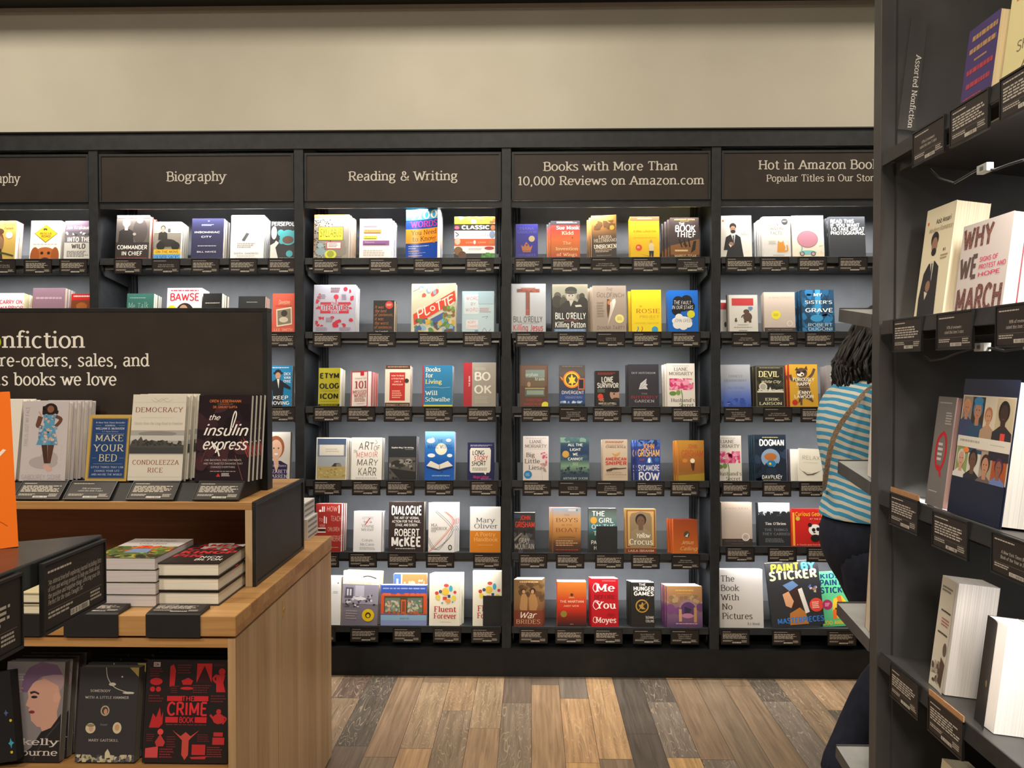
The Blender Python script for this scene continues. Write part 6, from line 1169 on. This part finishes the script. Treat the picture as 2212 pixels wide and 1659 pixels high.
W(slab('stand_base', (-1.05, 0.25, 0.0), (-0.6, 0.75, 0.02), BLACKB, st, 0.004))
ob = onZ(40, 1182, ZS)
hh = onY(25, 848, ob.y).z - ZS
w = 0.125
M = Matrix.Translation((ob.x, ob.y, ZS + 0.0008)) @ Matrix.Rotation(0.56, 4, 'Z') @ Matrix.Rotation(-R(2.2), 4, 'Y') @ Matrix.Translation((-w, 0, 0))
cm, pm = book_meshes(w, hh, 0.02, 'ff7c20', ['T f8ecdc h .7 .18 .05 .5 =', 'T fbeee0 H> .935 .41 .085 .66 HAPPY', 'W c85a14 .006 .7 .78 .86 .82 .93 .86'], {'s': 'e0641a', 'g': .45}, True)
put_book(M, cm, pm, 'bright orange book standing on the black stand', None, 'paperback_book')
far = onX(219, 1168, XF)
for i, (fx, ln) in enumerate(((219, None), (38, None))):
    q = onX(fx, 1168, XF)
    M = Matrix.Translation((XF - 0.0 + 0.0035 + 0.001, q.y - 0.064, ZS - 0.004)) @ Matrix.Rotation(pi / 2, 4, 'Z')
    o = put_card(M, ['big black review card on the stand, in full view', 'big black review card cut by the picture edge'][i], [['<"An interactive/self-exploring journal including lists', '<of lists and writing prompts to help you think about', '<the positive and negative things affecting your life.', '<Perfect for the team I bought for."'], None][i], 50 + i, 'big review cards on the black stand', w=0.124, h=0.072)
    o.data = o.data.copy(); o.data.materials[0] = mat('232426', .35)

# ------------------------------------------------------------------ the dark side bookcase that faces the aisle, with its end-cap shelves
XR = 0.727
YP1, YP0 = onX(1883, 800, XR).y, onX(1898, 800, XR).y          # end panel: far and near face
RZ = [onX(1986, 285, XR).z, onX(1973, 688, XR).z, onX(2004, 1099, XR).z, onX(1943, 1449, XR).z]
RZ.append(RZ[3] - 0.36)
YN = 0.86
CASE = speckle('charcoal_laminate', '414040', '4a4948', 9, 0.42)
sc_ = empty('side_bookcase', (XR + 0.16, (YN + YP1) / 2, 0))
tag(sc_, 'tall black side bookcase facing the aisle with lit shelves', 'bookcase')
TOPR = 2.62
W(slab('end_panel', (XR, YP0, 0.0), (XR + 0.36, YP1, TOPR), CASE, sc_, 0.001))
W(slab('near_panel', (XR, YN - 0.02, 0.0), (XR + 0.36, YN + 0.018, TOPR), CASE, sc_))
W(slab('back_panel', (XR + 0.34, YN + 0.0185, 0.0), (XR + 0.36, YP0 - 0.0005, TOPR), CASE, sc_))
W(slab('filler_strip', (XR + 0.03, YP0 - 0.012, 0.1), (XR + 0.34, YP0 - 0.0005, TOPR - 0.02), CASE, sc_))
W(slab('plinth', (XR + 0.01, YN + 0.0185, 0.0), (XR + 0.33, YP0 - 0.013, 0.1), BLACKB, sc_))
W(slab('case_top', (XR + 0.001, YN + 0.0185, TOPR - 0.03), (XR + 0.339, YP0 - 0.013, TOPR - 0.001), CASE, sc_))
def rot_shelf(name, x0, y0, y1, z, depth, flip, parent, m):
    """a shelf sloping down away from its lip; local x runs along the lip, local y to the back"""
    Mx = Matrix.Translation((x0, y0, z)) @ Matrix.Rotation(flip, 4, 'Z') @ Matrix.Rotation(-TILT, 4, 'X')
    L = abs(y1)
    mb = MB(); mb.box((0, 0.002, -0.014), (L, depth, 0), m)
    o = mb.build(name, parent); o.matrix_local = Matrix.Translation(-Vector(parent.location)) @ Mx
    return o, Mx
LR = YP0 - 0.0135 - YN - 0.0195
for i, z in enumerate(RZ):
    o, Mx = rot_shelf('shelf', XR + 0.004, YP0 - 0.0135, LR, z, 0.325, -pi / 2, sc_, CASE)
    slab('lip', (0, -0.003, -0.026), (LR, 0.0018, 0.0035), BLACKB, o, 0.001)
    slab('light_rail', (0.02, 0.026, -0.036), (LR - 0.02, 0.030, -0.0145), mat('8a8680', .35, metal=.8), o)
    slab('led_strip', (0.03, 0.032, -0.021), (LR - 0.03, 0.040, -0.0165), mat('fff4e4', .5, emit=2.0 if i in (0, 1, 2) else 0.0), o)
    if i < 2:                                                  # loose lamp lead with its clear connector
        q = [onX(a, b, XR + 0.02) for a, b in (((2010, 366), (2030, 385), (2062, 395), (2088, 380), (2112, 366), (2150, 366), (2180, 355), (2212, 345)) if i == 0 else ((1996, 770), (2010, 779), (2040, 775), (2070, 762), (2106, 752), (2140, 752), (2170, 758), (2212, 752)))]
        mb = MB(); mb.tube(q, 0.0022, mat('202022', .4), 6)
        ld = mb.build('lamp_lead', sc_); W(ld)
        c = onX(2128 if i == 0 else 2122, 364 if i == 0 else 750, XR + 0.018)
        mb = MB(); mb.box((c.x - 0.006, c.y - 0.016, c.z - 0.007), (c.x + 0.006, c.y + 0.016, c.z + 0.007), mat('b8bab8', .2))
        mb.box((c.x - 0.0066, c.y - 0.006, c.z - 0.0035), (c.x + 0.0066, c.y + 0.006, c.z + 0.0035), mat('6a6c6a', .3))
        k = mb.build('clear_connector', ld, 0.001)
        k.location = (0, 0, 0)
for i, pw in ((0, 8.5), (1, 3.6), (2, 4.5)):
    area('side_led_light', (XR + 0.040, (YN + YP0) / 2, RZ[i] - 0.030), 0.012, LR - 0.06, pw, (1.0, 0.95, 0.88), (0.42, 0.10, -1), 160)
# narrow sign on the end panel
c = onY(1970, 200, YP0 - 0.016)
Ms = Matrix.Translation((c.x, YP0 - 0.0185, c.z)) @ Matrix.Rotation(R(6.5), 4, 'Y')
ns = slab('shelf_sign', (-0.022, -0.004, -0.079), (0.012, 0, 0.15), CASE); ns.matrix_world = Ms
tag(ns, 'narrow black strip sign with sideways white words on the end panel', 'sign')
mb = MB()
ln = abs(onY(1969, 122, YP0).z - onY(1969, 278, YP0).z)
for la, f in text_quads('Assorted Nonfiction', 'N', 0.0105, ln, 'c', True)[0]:
    p = [(y - 0.003, -0.0046 - la * .00002, -x) for x, y in f]
    ar = sum(p[i - 1][0] * p[i][2] - p[i][0] * p[i - 1][2] for i in range(len(p)))
    mb.face(p if ar > 0 else p[::-1], mat('e6e2da', .5))
mb.build('lettering', ns)
SIDE = '''
0 2070 222 2136 2155 23 3 .022|s:3a2468 k:d85a34 p:e4d0a8|dim purple book with copper and red lettering|41306c|L b08a58 1 .15 .1 .95 .2;L b08a58 1 .1 .24 .95 .34;L b08a58 1 .3 .38 .7 .42;L b03a44 1 .1 .48 .95 .58;L b03a44 1 .14 .64 .9 .74;L a03a48 1 .1 .8 .7 .9
0 2159 178 2330 2178 42 3 .02|p:e8dcb8|pale yellow book with coral words at the picture edge|e4d8a0|L d8705a 1 .08 .06 .9 .16;L d8705a 1 .08 .22 .9 .32;T 7a745c s .42 .52 .08 .3 WE;T 7a745c s .42 .67 .08 .5 SHOULD;T 7a745c s .42 .82 .08 .3 ALL;T d8705a s .42 .94 .06 .3 BE
1 1973 687 2034 2000 458 1 .062|p:f0e2c4 c0|cream book with a bearded man in a dark suit|e8dec0|C d8703a .1 .13 .03;T 4a4034 b> .88 .13 .04 .5 Aziz Ansari;T b8a888 z .55 .2 .04 .8 Modern Romance;E 2a2220 .41 .29 .13 .07;E a07860 .42 .34 .1 .07;E 2c2422 .42 .4 .085 .035;P 1f1f22 .16 .58 .3 .5 .5 .48 .66 .54 .7 .98 .1 1 .08 .8;P d8d0bc .34 .48 .48 .48 .46 .66;P 3a3a40 .4 .5 .44 .5 .45 .7 .41 .72;E 96705a .36 .7 .08 .05;P d8d0bc .26 .74 .38 .76 .3 .82;T 6a5c48 b .78 .4 .025 .1 #1;L a89878 2 .68 .44 .92 .49
1 2057 672 2163 2077 492 5 .022|p:d8d4d8 k:c0142c|white protest book with giant photo-filled letters|d2c8c4|T n:6a5450,3a3030,9a5a50,8a6a60,50 B< .04 .16 .22 .6 WHY;T 5f4c4a B< .04 .48 .22 .36 WE;T d84a70 b< .44 .42 .045 .36 SIGNS OF;T d84a70 b< .44 .5 .045 .52 PROTEST AND;T d84a70 b< .44 .58 .04 .44 HOPE;T n:6a5450,3a3030,9a5a50,8a6a60,50 B< .04 .83 .24 .92 MARCH
2 1998 1085 2035 2030 856 2 .035|p:d0a8a4 k:a02c34 s:6a6664|grey book with a looping red letter Q|76716f|L b8b0ac 1 .1 .05 .8 .07;L b8b0ac 5 .55 .14 .95 .26;W c8202c .1 .4 .36 .55 .33 .7 .37 .77 .46 .76 .55 .66 .63 .5 .66 .34 .63 .25 .55 .25 .44 .32 .38 .42 .35;W c8202c .1 .46 .62 .56 .67 .66 .72;L d8d0cc 4 .34 .42 .62 .6;L b8b0ac 1 .1 .86 .6 .88
2 2047 1106 2160 2087 818 1 .055|h s:171d30 p:e6e2dc|navy hardcover wrapped in a band of crowd portraits|1a2136|R c8baa4 .02 .12 1 .72;R 8a8078 .04 .13 .22 .42;R 3a3026 .22 .13 .46 .42;R c8bca4 .46 .13 .68 .42;R b8a888 .68 .13 .98 .42;R 8a9a5a .04 .5 .26 .72;R d0ccc4 .26 .5 .5 .72;R a89884 .5 .5 .72 .72;R a8542c .72 .5 .98 .72;H b8846a c88a5a 3a4468 .12 .15 .12;H a8785c 2f7aa8 2a4a68 .34 .15 .15;E 2f7aa8 .34 .16 .09 .03;H b88a6a a86a4a a88a70 .55 .2 .12;H 3a2a22 1f1814 2a2a30 .82 .15 .16;R d8483c .8 .37 .88 .42;R d8d2c6 .02 .42 1 .5;L a8a298 1 .07 .445 .45 .475;L b0a89c 1 .65 .455 .92 .465;H c89a80 c8c4bc d8d4d0 .14 .52 .13;H 6a4a3a 2a221e 2a2c30 .37 .51 .14;H b8866c 3a2a24 6a5a58 .61 .53 .14;H 8a5a48 4a2a4a 6a7ab0 .85 .54 .12;R 1a2136 0 .725 1 1;E e8843a .22 .52 .06 .02
3 2006 1465 2040 2037 1242 1 .075|p:ece6e2 c10|cream history book with a small round photo|d8d0c0|L 8a8478 2 .1 .08 .9 .14;L 4a4440 1 .2 .29 .9 .32;L b87a74 3 .3 .36 .9 .44;L 4a4440 1 .15 .49 .85 .52;E 6a6058 .8 .62 .15 .06;B 8a8074,5a5048,b0a898 24 .1 .05 .75 .6 .95;P 5a4438 .6 .7 .95 .74 .85 .96 .55 .92
3 2104 1545 2146 2122 1322 2 .05|c30 p:efe9e6 k:dcd6ce|dark-covered book curling open at the picture edge|2c2a28|C 8a7a4a .5 .6 .1
4 2003 1860 2046 2032 1640 1 .05|p:efe8d0|cream book top showing at the lower picture edge|e0d6b4|L 8a8060 2 .2 .3 .8 .4
'''
for ln in SIDE.strip().split('\n'):
    head, fl, desc, base, art = ln.split('|', 4)
    r, x0, yb, x1, xt, yt, n, t = (float(q) for q in head.split()); r = int(r)
    f = parse_flags(fl)
    if f.get('c') == 0: f.pop('c')
    Xp = XR + 0.030
    z = RZ[r] - 0.026 * math.tan(TILT) + 0.001
    ya, yb2 = onX(x0, yb, Xp).y, onX(x1, yb, Xp).y
    h = 0.2
    for _ in range(4): h = (onX(xt, yt, Xp + h * sin(TILT)).z - z) / cos(TILT)
    if r == 0 and x0 > 2100: h = 0.20
    if r == 4: h = onX(2032, 1640, Xp + 0.02).z - z
    M = Matrix.Translation((Xp, ya, z)) @ Matrix.Rotation(-pi / 2, 4, 'Z') @ Matrix.Rotation(-TILT, 4, 'X')
    pile(M, ya - yb2, h, int(n), t, f, desc, base, art, 'books on the dark side bookcase', ' in the side bookcase', True, d=f.get('d', 0) / 1000)
RC = {0: ((1971, 0, STARS('97')), (2051, 0, None), (2158, 0, None)), 1: ((1932, 0, None), (2026, 0, STARS('97')), (2154, 0, STARS('98'))), 2: ((1928, 1, None), (2021, 0, None), (2150, 0, NYT)), 3: ((1932, 0, None), (2015, 1, None))}
RL = {0: ('empty spot on its top shelf', 'dim purple book', 'pale yellow book with coral words'), 1: ('cream book of the suited man', 'white protest book', 'white protest book copies'),
      2: ('bare panel and grey book', 'navy hardcover wrapped in portraits', 'page edges beside the navy hardcover'), 3: ('cream history book', 'gap beside the dark-covered curling book')}
for r, cs in RC.items():
    for i, (x, strip, ln) in enumerate(cs):
        y1_ = onX(x, 800, XR).y
        M = Matrix.Translation((XR - 0.0022, y1_ - CARD_W / 2, RZ[r] + 0.003)) @ Matrix.Rotation(-pi / 2, 4, 'Z')
        if r == 2 and i == 0: M = M @ Matrix.Translation((0, 0, 0.006))
        o = put_card(M, 'black review card on the side bookcase under the ' + RL[r][i], ln, 0 if ln else 60 + r * 4 + i, 'review cards on the dark side bookcase')
        if strip: slab('wooden_backing_strip', (-CARD_W / 2, 0.0002, -0.004), (CARD_W / 2, 0.0022, 0.010), wood('pale_wood_strip', 'a8784c', 'c0926a', 0, .3), o)
# end-cap shelves on the far side of the end panel
ec = empty('end_cap_shelving', (XR + 0.18, YP1 + 0.1, 0))
tag(ec, 'grey end-cap shelves on the far end of the side bookcase', 'shelf')
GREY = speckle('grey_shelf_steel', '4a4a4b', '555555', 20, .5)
LIT_TOP = speckle('lit_grey_shelf_top', '9a9c9c', 'a6a8a8', 20, .5)  # the same grey shelf, its lit top painted in as a paler colour
YE = onX(1812, 800, XR).y
EZ = [onX(1812, 668, XR).z, onX(1812, 996, XR).z, onX(1821, 1312, XR).z, onX(1820, 1628, XR).z]
for i, z in enumerate(EZ):
    Mx = Matrix.Translation((XR + 0.36, YE, z)) @ Matrix.Rotation(pi, 4, 'Z') @ Matrix.Rotation(-TILT, 4, 'X')
    dp = (YE - YP1 - 0.002) / cos(TILT)
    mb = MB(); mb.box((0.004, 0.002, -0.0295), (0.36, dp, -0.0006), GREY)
    mb.box((0.004, 0.002, -0.0006), (0.36, dp, 0), LIT_TOP)
    o = mb.build('shelf', ec); o.matrix_local = Matrix.Translation(-Vector(ec.location)) @ Mx
    slab('lip', (0.004, -0.002, -0.0295), (0.36, 0.0018, 0.003), GREY, o, 0.001)
def endbook(z, h, t, desc, base, pg, off):
    M = Matrix.Translation((XR + 0.17, YE - off, z - off * math.tan(TILT) + 0.001)) @ Matrix.Rotation(pi, 4, 'Z') @ Matrix.Rotation(-TILT, 4, 'X')
    pile(M, 0.158, h, 1, t, {'p': pg}, desc, base, '', 'books on the end-cap', ' standing against the end panel', d=0)
endbook(EZ[1], 0.225, 0.022, 'white-edged book on the second end-cap shelf', 'd8d2c8', 'e8e2dc', 0.145)
endbook(EZ[2], 0.215, 0.026, 'cream-edged book on the third end-cap shelf', 'a8845c', 'd8c8b4', 0.138)

# ------------------------------------------------------------------ the woman in the striped top, mid-stride behind the end-cap
PY_ = 2.82
hp = onY(1842, 1130, PY_)
PX_ = hp.x
who = empty('person', (PX_, PY_, 0))
tag(who, 'woman in blue and cream striped top walking behind the end-cap shelves', 'person')
SKIN = mat('a8765a', .55)
HAIRM, nt, b_ = nodes('dark_wavy_hair')
tc = nt.nodes.new('ShaderNodeTexCoord'); mp = nt.nodes.new('ShaderNodeMapping'); mp.inputs['Scale'].default_value = (60, 60, 7)
nz = nt.nodes.new('ShaderNodeTexNoise'); nz.inputs['Scale'].default_value = 2; nz.inputs['Distortion'].default_value = 1.2
rp = nt.nodes.new('ShaderNodeValToRGB'); rp.color_ramp.elements[0].color = hexc('0b0908'); rp.color_ramp.elements[1].color = hexc('1d1613')
nt.links.new(tc.outputs['Object'], mp.inputs[0]); nt.links.new(mp.outputs[0], nz.inputs['Vector']); nt.links.new(nz.outputs[0], rp.inputs[0]); nt.links.new(rp.outputs[0], b_.inputs['Base Color'])
b_.inputs['Roughness'].default_value = 0.5
SHIRT, nt, b_ = nodes('blue_cream_striped_knit')
N, L = nt.nodes.new, nt.links.new
tc = N('ShaderNodeTexCoord'); sp = N('ShaderNodeSeparateXYZ'); L(tc.outputs['Object'], sp.inputs[0])
nz = N('ShaderNodeTexNoise'); nz.inputs['Scale'].default_value = 9; L(tc.outputs['Object'], nz.inputs['Vector'])
def mth(op, a, c=None, d=None):
    n = N('ShaderNodeMath'); n.operation = op
    for i, v in enumerate((a, c, d)):
        if v is None: continue
        if isinstance(v, (int, float)): n.inputs[i].default_value = v
        else: L(v, n.inputs[i])
    return n.outputs[0]
ph = mth('ADD', mth('ADD', sp.outputs['Z'], mth('MULTIPLY', sp.outputs['X'], 0.34)), mth('MULTIPLY', nz.outputs[0], 0.022))
st_ = mth('LESS_THAN', mth('FRACT', mth('DIVIDE', ph, 0.0238)), 0.53)
mx = N('ShaderNodeMix'); mx.data_type = 'RGBA'; L(st_, mx.inputs[0]); mx.inputs[6].default_value = hexc('e0ded0'); mx.inputs[7].default_value = hexc('45a2d2')
L(mx.outputs[2], b_.inputs['Base Color']); b_.inputs['Roughness'].default_value = 0.85
NAVY = speckle('navy_trousers', '1a1e2c', '212638', 40, .8)

def chain_mesh(name, verts, edges, radii, m, parent, sub=2, root=0):
    me = bpy.data.meshes.new(name); me.from_pydata([Vector(v) for v in verts], edges, []); me.update()
    o = bpy.data.objects.new(name, me); COL.objects.link(o); o.parent = parent
    sk = o.modifiers.new('skin', 'SKIN')
    if not me.skin_vertices: me.skin_vertices.new(name='skin')
    for v, r in zip(me.skin_vertices[0].data, radii):
        v.radius = (r, r) if not isinstance(r, tuple) else r
    me.skin_vertices[0].data[root].use_root = True
    sk.use_smooth_shade = True
    s = o.modifiers.new('smooth', 'SUBSURF'); s.levels = s.render_levels = sub
    me.materials.append(m)
    # bake to a plain mesh
    dg = bpy.context.evaluated_depsgraph_get()
    me2 = bpy.data.meshes.new_from_object(o.evaluated_get(dg))
    o.modifiers.clear(); o.data = me2
    me2.name = name
    if not me2.materials: me2.materials.append(m)
    return o
def loft(name, rings, m, parent, n=24, cap=True, wob=0.0, seed=1):
    """rings: (centre, rx, ry[, tilt]) stacked bottom to top; rx along local x, ry along y"""
    rnd = random.Random(seed)
    mb = MB(); mb.smooth = True
    base = []
    ph = [rnd.random() * 6 for _ in range(6)]
    for c, rx, ry in rings:
        base.append(len(mb.v))
        for j in range(n):
            t = 2 * pi * j / n
            k = 1 + wob * (sin(3 * t + ph[0] + c[2] * 30) * .5 + sin(7 * t + ph[1] - c[2] * 55) * .5)
            mb.v.append((c[0] + rx * k * cos(t), c[1] + ry * k * sin(t), c[2]))
    q = mb.mi(m)
    for a, b in zip(base, base[1:]):
        for j in range(n):
            h = (j + 1) % n
            mb.f.append([a + j, a + h, b + h, b + j]); mb.m.append(q)
    if cap:
        mb.f.append([base[0] + j for j in range(n)][::-1]); mb.m.append(q)
        mb.f.append([base[-1] + j for j in range(n)]); mb.m.append(q)
    o = mb.build(name, parent)
    s = o.modifiers.new('smooth', 'SUBSURF'); s.levels = s.render_levels = 1
    return o
# body: facing +x; near (right) side is -y
V = [(.025, 0, .86), (.022, 0, 1.0), (.025, 0, 1.14), (.03, 0, 1.25), (.06, 0, 1.33), (.09, 0, 1.40), (.115, 0, 1.47), (.11, 0, 1.535),        # 0-7 trunk, neck, head
     (.03, -.14, 1.27), (.13, -.19, 1.10), (.30, -.17, 1.06), (.36, -.165, 1.065), (.03, .14, 1.27), (.15, .19, 1.10), (.33, .15, 1.12), (.39, .145, 1.13),   # arms
     (.02, -.085, .80), (.112, -.085, .425), (-.075, -.085, .085), (-.02, -.085, .04), (.03, .085, .82), (.16, .085, .46), (.14, .085, .08), (.24, .085, .035)]
Ed = [(0, 1), (1, 2), (2, 3), (3, 4), (4, 5), (5, 6), (6, 7), (3, 8), (8, 9), (9, 10), (10, 11), (3, 12), (12, 13), (13, 14), (14, 15), (0, 16), (16, 17), (17, 18), (18, 19), (0, 20), (20, 21), (21, 22), (22, 23)]
Ra = [.085, .085, .09, .085, .046, .046, .085, .07, .034, .036, .03, .028, .034, .036, .03, .028, .075, .042, .03, .028, .075, .042, .03, .028]
hands = []
for s, wr in ((-1, 11), (1, 15)):                       # palms and fingers
    w0 = Vector(V[wr])
    i0 = len(V)
    V.append(tuple(w0 + Vector((.045, 0, .004)))); Ed.append((wr, i0)); Ra.append(.026)
    for k, (dy, ln) in enumerate(((-.026, .062), (-.009, .072), (.009, .068), (.025, .052))):
        a = len(V)
        V.append(tuple(w0 + Vector((.075, dy, .0)))); Ra.append(.0095); Ed.append((i0, a))
        V.append(tuple(w0 + Vector((.075 + ln * .55, dy * 1.1, -.010)))); Ra.append(.0085); Ed.append((a, a + 1))
        V.append(tuple(w0 + Vector((.075 + ln * .85, dy * 1.15, -.032)))); Ra.append(.0075); Ed.append((a + 1, a + 2))
    a = len(V)
    V.append(tuple(w0 + Vector((.035, -s * .034, -.004)))); Ra.append(.011); Ed.append((i0, a))
    V.append(tuple(w0 + Vector((.066, -s * .052, -.012)))); Ra.append(.009); Ed.append((a, a + 1))
body = chain_mesh('body', V, Ed, Ra, SKIN, who)
# face features, facing +x
hc = Vector((.115, 0, 1.475))
fm = MB(); fm.smooth = True
def ball(mb, c, rx, ry, rz, m, n=12):
    c = Vector(c); b0 = len(mb.v); q = mb.mi(m)
    for i in range(n // 2 + 1):
        a = pi * i / (n // 2)
        for j in range(n):
            t = 2 * pi * j / n
            mb.v.append((c.x + rx * sin(a) * cos(t), c.y + ry * sin(a) * sin(t), c.z + rz * cos(a)))
    for i in range(n // 2):
        for j in range(n):
            mb.f.append([b0 + i * n + j, b0 + (i + 1) * n + j, b0 + (i + 1) * n + (j + 1) % n, b0 + i * n + (j + 1) % n]); mb.m.append(q)
for s in (-1, 1):
    ball(fm, hc + Vector((.078, s * .032, .012)), .012, .014, .010, mat('efe8e0', .3))
    ball(fm, hc + Vector((.088, s * .032, .012)), .004, .006, .006, mat('2a1c14', .3))
    ball(fm, hc + Vector((.0, s * .088, .0)), .016, .008, .026, SKIN)
    fm.tube([hc + Vector((.082, s * .018, .03)), hc + Vector((.084, s * .034, .034)), hc + Vector((.072, s * .05, .028))], .003, mat('1f1612', .6), 6)
ball(fm, hc + Vector((.094, 0, -.014)), .014, .013, .022, SKIN)
ball(fm, hc + Vector((.082, 0, -.046)), .009, .022, .007, mat('8a4a44', .5))
fm.build('face', who)
# hair: a wavy shoulder-length mass
hr = loft('hair', [((.07, 0, 1.272), .06, .08), ((.062, 0, 1.30), .100, .112), ((.060, 0, 1.345), .114, .126), ((.072, 0, 1.39), .112, .126), ((.092, 0, 1.44), .104, .120), ((.102, 0, 1.50), .098, .108), ((.108, 0, 1.55), .078, .086), ((.112, 0, 1.58), .042, .048)], HAIRM, who, 28, True, 0.12, 4)
LOCK = MB(); LOCK.smooth = True
for k in range(170):                                     # loose wavy locks over the back and sides
    rnd = random.Random(k)
    a = pi * (.32 + 1.36 * rnd.random())
    z0 = rnd.uniform(1.36, 1.53)
    cx = .05 if z0 < 1.4 else .05 + (z0 - 1.4) * .55
    p = []
    n = 7; ln = rnd.uniform(.09, .19) if z0 > 1.42 else rnd.uniform(.06, .12); w1, w2 = rnd.random() * 6, rnd.uniform(.003, .010)
    for i in range(n):
        z = z0 - ln * i / (n - 1)
        c2 = .045 if z < 1.38 else .045 + (z - 1.38) * .52
        rr = .092 + .007 * sin(i * 1.4 + w1)
        aa = a + .05 * sin(i * 1.1 + w1)
        p.append((c2 + (rr + w2) * cos(aa), (rr + .03) * sin(aa), z))
    LOCK.tube(p, [.001, .0045, .006, .006, .0055, .004, .001], HAIRM, 9)
LOCK.build('loose_locks', hr)
# striped top
top = loft('striped_top', [((.024, 0, .880), .122, .158), ((.022, 0, .895), .124, .162), ((.026, 0, .94), .114, .152), ((.024, 0, .985), .108, .146), ((.020, 0, 1.04), .110, .146), ((.010, 0, 1.12), .120, .156), ((.010, 0, 1.19), .123, .166), ((.014, 0, 1.25), .116, .170), ((.026, 0, 1.30), .096, .148), ((.045, 0, 1.335), .070, .093), ((.065, 0, 1.352), .056, .064)], SHIRT, who, 32, False, 0.022, 2)
for nm, a, b, c, sd in (('sleeve', V[8], V[9], V[10], -1), ('sleeve', V[12], V[13], V[14], 1)):
    mb = MB(); mb.smooth = True
    a, b, c = Vector(a), Vector(b), Vector(c)
    mb.tube([a + Vector((-.005, -sd * .03, .012)), a * .55 + b * .45, b, b * .45 + c * .55, c], [.075, .066, .056, .050, .042], SHIRT, 14, False)
    mb.build(nm, top)
# trousers
tr = loft('trousers', [((.085, 0, .56), .05, .05), ((.062, 0, .62), .078, .06), ((.042, 0, .68), .098, .10), ((.028, 0, .73), .110, .138), ((.020, 0, .78), .120, .164), ((.020, 0, .84), .120, .160), ((.022, 0, .905), .106, .144)], NAVY, who, 28, True, 0.01, 3)
def legtube(hip, knee, ank, side):
    mb = MB(); mb.smooth = True
    hip, knee, ank = Vector(hip), Vector(knee), Vector(ank)
    mb.tube([hip + Vector((-.004, 0, .03)), hip * .65 + knee * .35 + Vector((-.012, 0, 0)), hip * .3 + knee * .7, knee, knee * .6 + ank * .4 + Vector((-.01, 0, 0)), ank * .8 + knee * .2, ank + (ank - knee) * .13], [.102, .100, .086, .078, .072, .060, .057], NAVY, 18)
    o = mb.build('trouser_leg', tr); s = o.modifiers.new('smooth', 'SUBSURF'); s.levels = s.render_levels = 1
legtube(V[16], V[17], V[18], -1); legtube(V[20], V[21], V[22], 1)
for toe, heel in ((V[19], V[18]), (V[23], V[22])):
    mb = MB(); mb.smooth = True
    t, h = Vector(toe), Vector(heel)
    d = Vector((1, 0, 0))
    base = Vector((h.x, h.y, min(t.z, h.z)))
    mb.tube([Vector((h.x - .05, h.y, .045)), Vector((h.x - .02, h.y, .05)), Vector((h.x + .06, h.y, .045)), Vector((h.x + .13, h.y, .036)), Vector((h.x + .18, h.y, .03))], [.028, .042, .043, .038, .018], mat('1c1a1a', .5), 14)
    mb.build('shoe', who)
# the shoulder bag on its woven strap
bag = empty('shoulder_bag', (PX_, PY_, 0))
tag(bag, 'shoulder bag on a woven tan strap across the striped back', 'bag')
STRAP = speckle('woven_tan_strap', '8f7a66', 'bda892', 220, .8)
path = [(1893, 834, -.135), (1872, 846, -.158), (1845, 877, -.184), (1815, 918, -.186), (1799, 952, -.176), (1791, 985, -.152), (1786, 1015, -.12), (1782, 1045, -.07), (1780, 1060, 0.0)]
pts = []
for x, y, dy in path:
    w = onY(x, y, PY_ + dy); pts.append(Vector((w.x - PX_, dy, w.z)))
mb = MB()
q = [p for p in cat_rom([(p.x, p.z) for p in pts], 4)]
ys = [p for p in cat_rom([(p.y, 0) for p in pts], 4)]
rb_ = ribbon(q, .008, .008)
for i, f in enumerate(rb_):
    ya, yb = ys[i][0], ys[i + 1][0]
    P_ = [Vector((f[0][0], ya, f[0][1])), Vector((f[1][0], yb, f[1][1])), Vector((f[2][0], yb, f[2][1])), Vector((f[3][0], ya, f[3][1]))]
    mb.face(P_, STRAP); mb.face([p + Vector((0, .003, 0)) for p in P_][::-1], STRAP)
    for a_, b_2 in ((0, 1), (2, 3)):
        mb.face([P_[a_], P_[a_] + Vector((0, .003, 0)), P_[b_2] + Vector((0, .003, 0)), P_[b_2]], STRAP)
mb.build('strap', bag)
mb = MB(); e = pts[-1]
mb.box((e.x + .12, .195, .80), (e.x + .30, .24, .98), mat('2a2320', .6))
o = mb.build('pouch', bag, .02)
print('books', NBOOK[0], 'objects', len(bpy.data.objects))
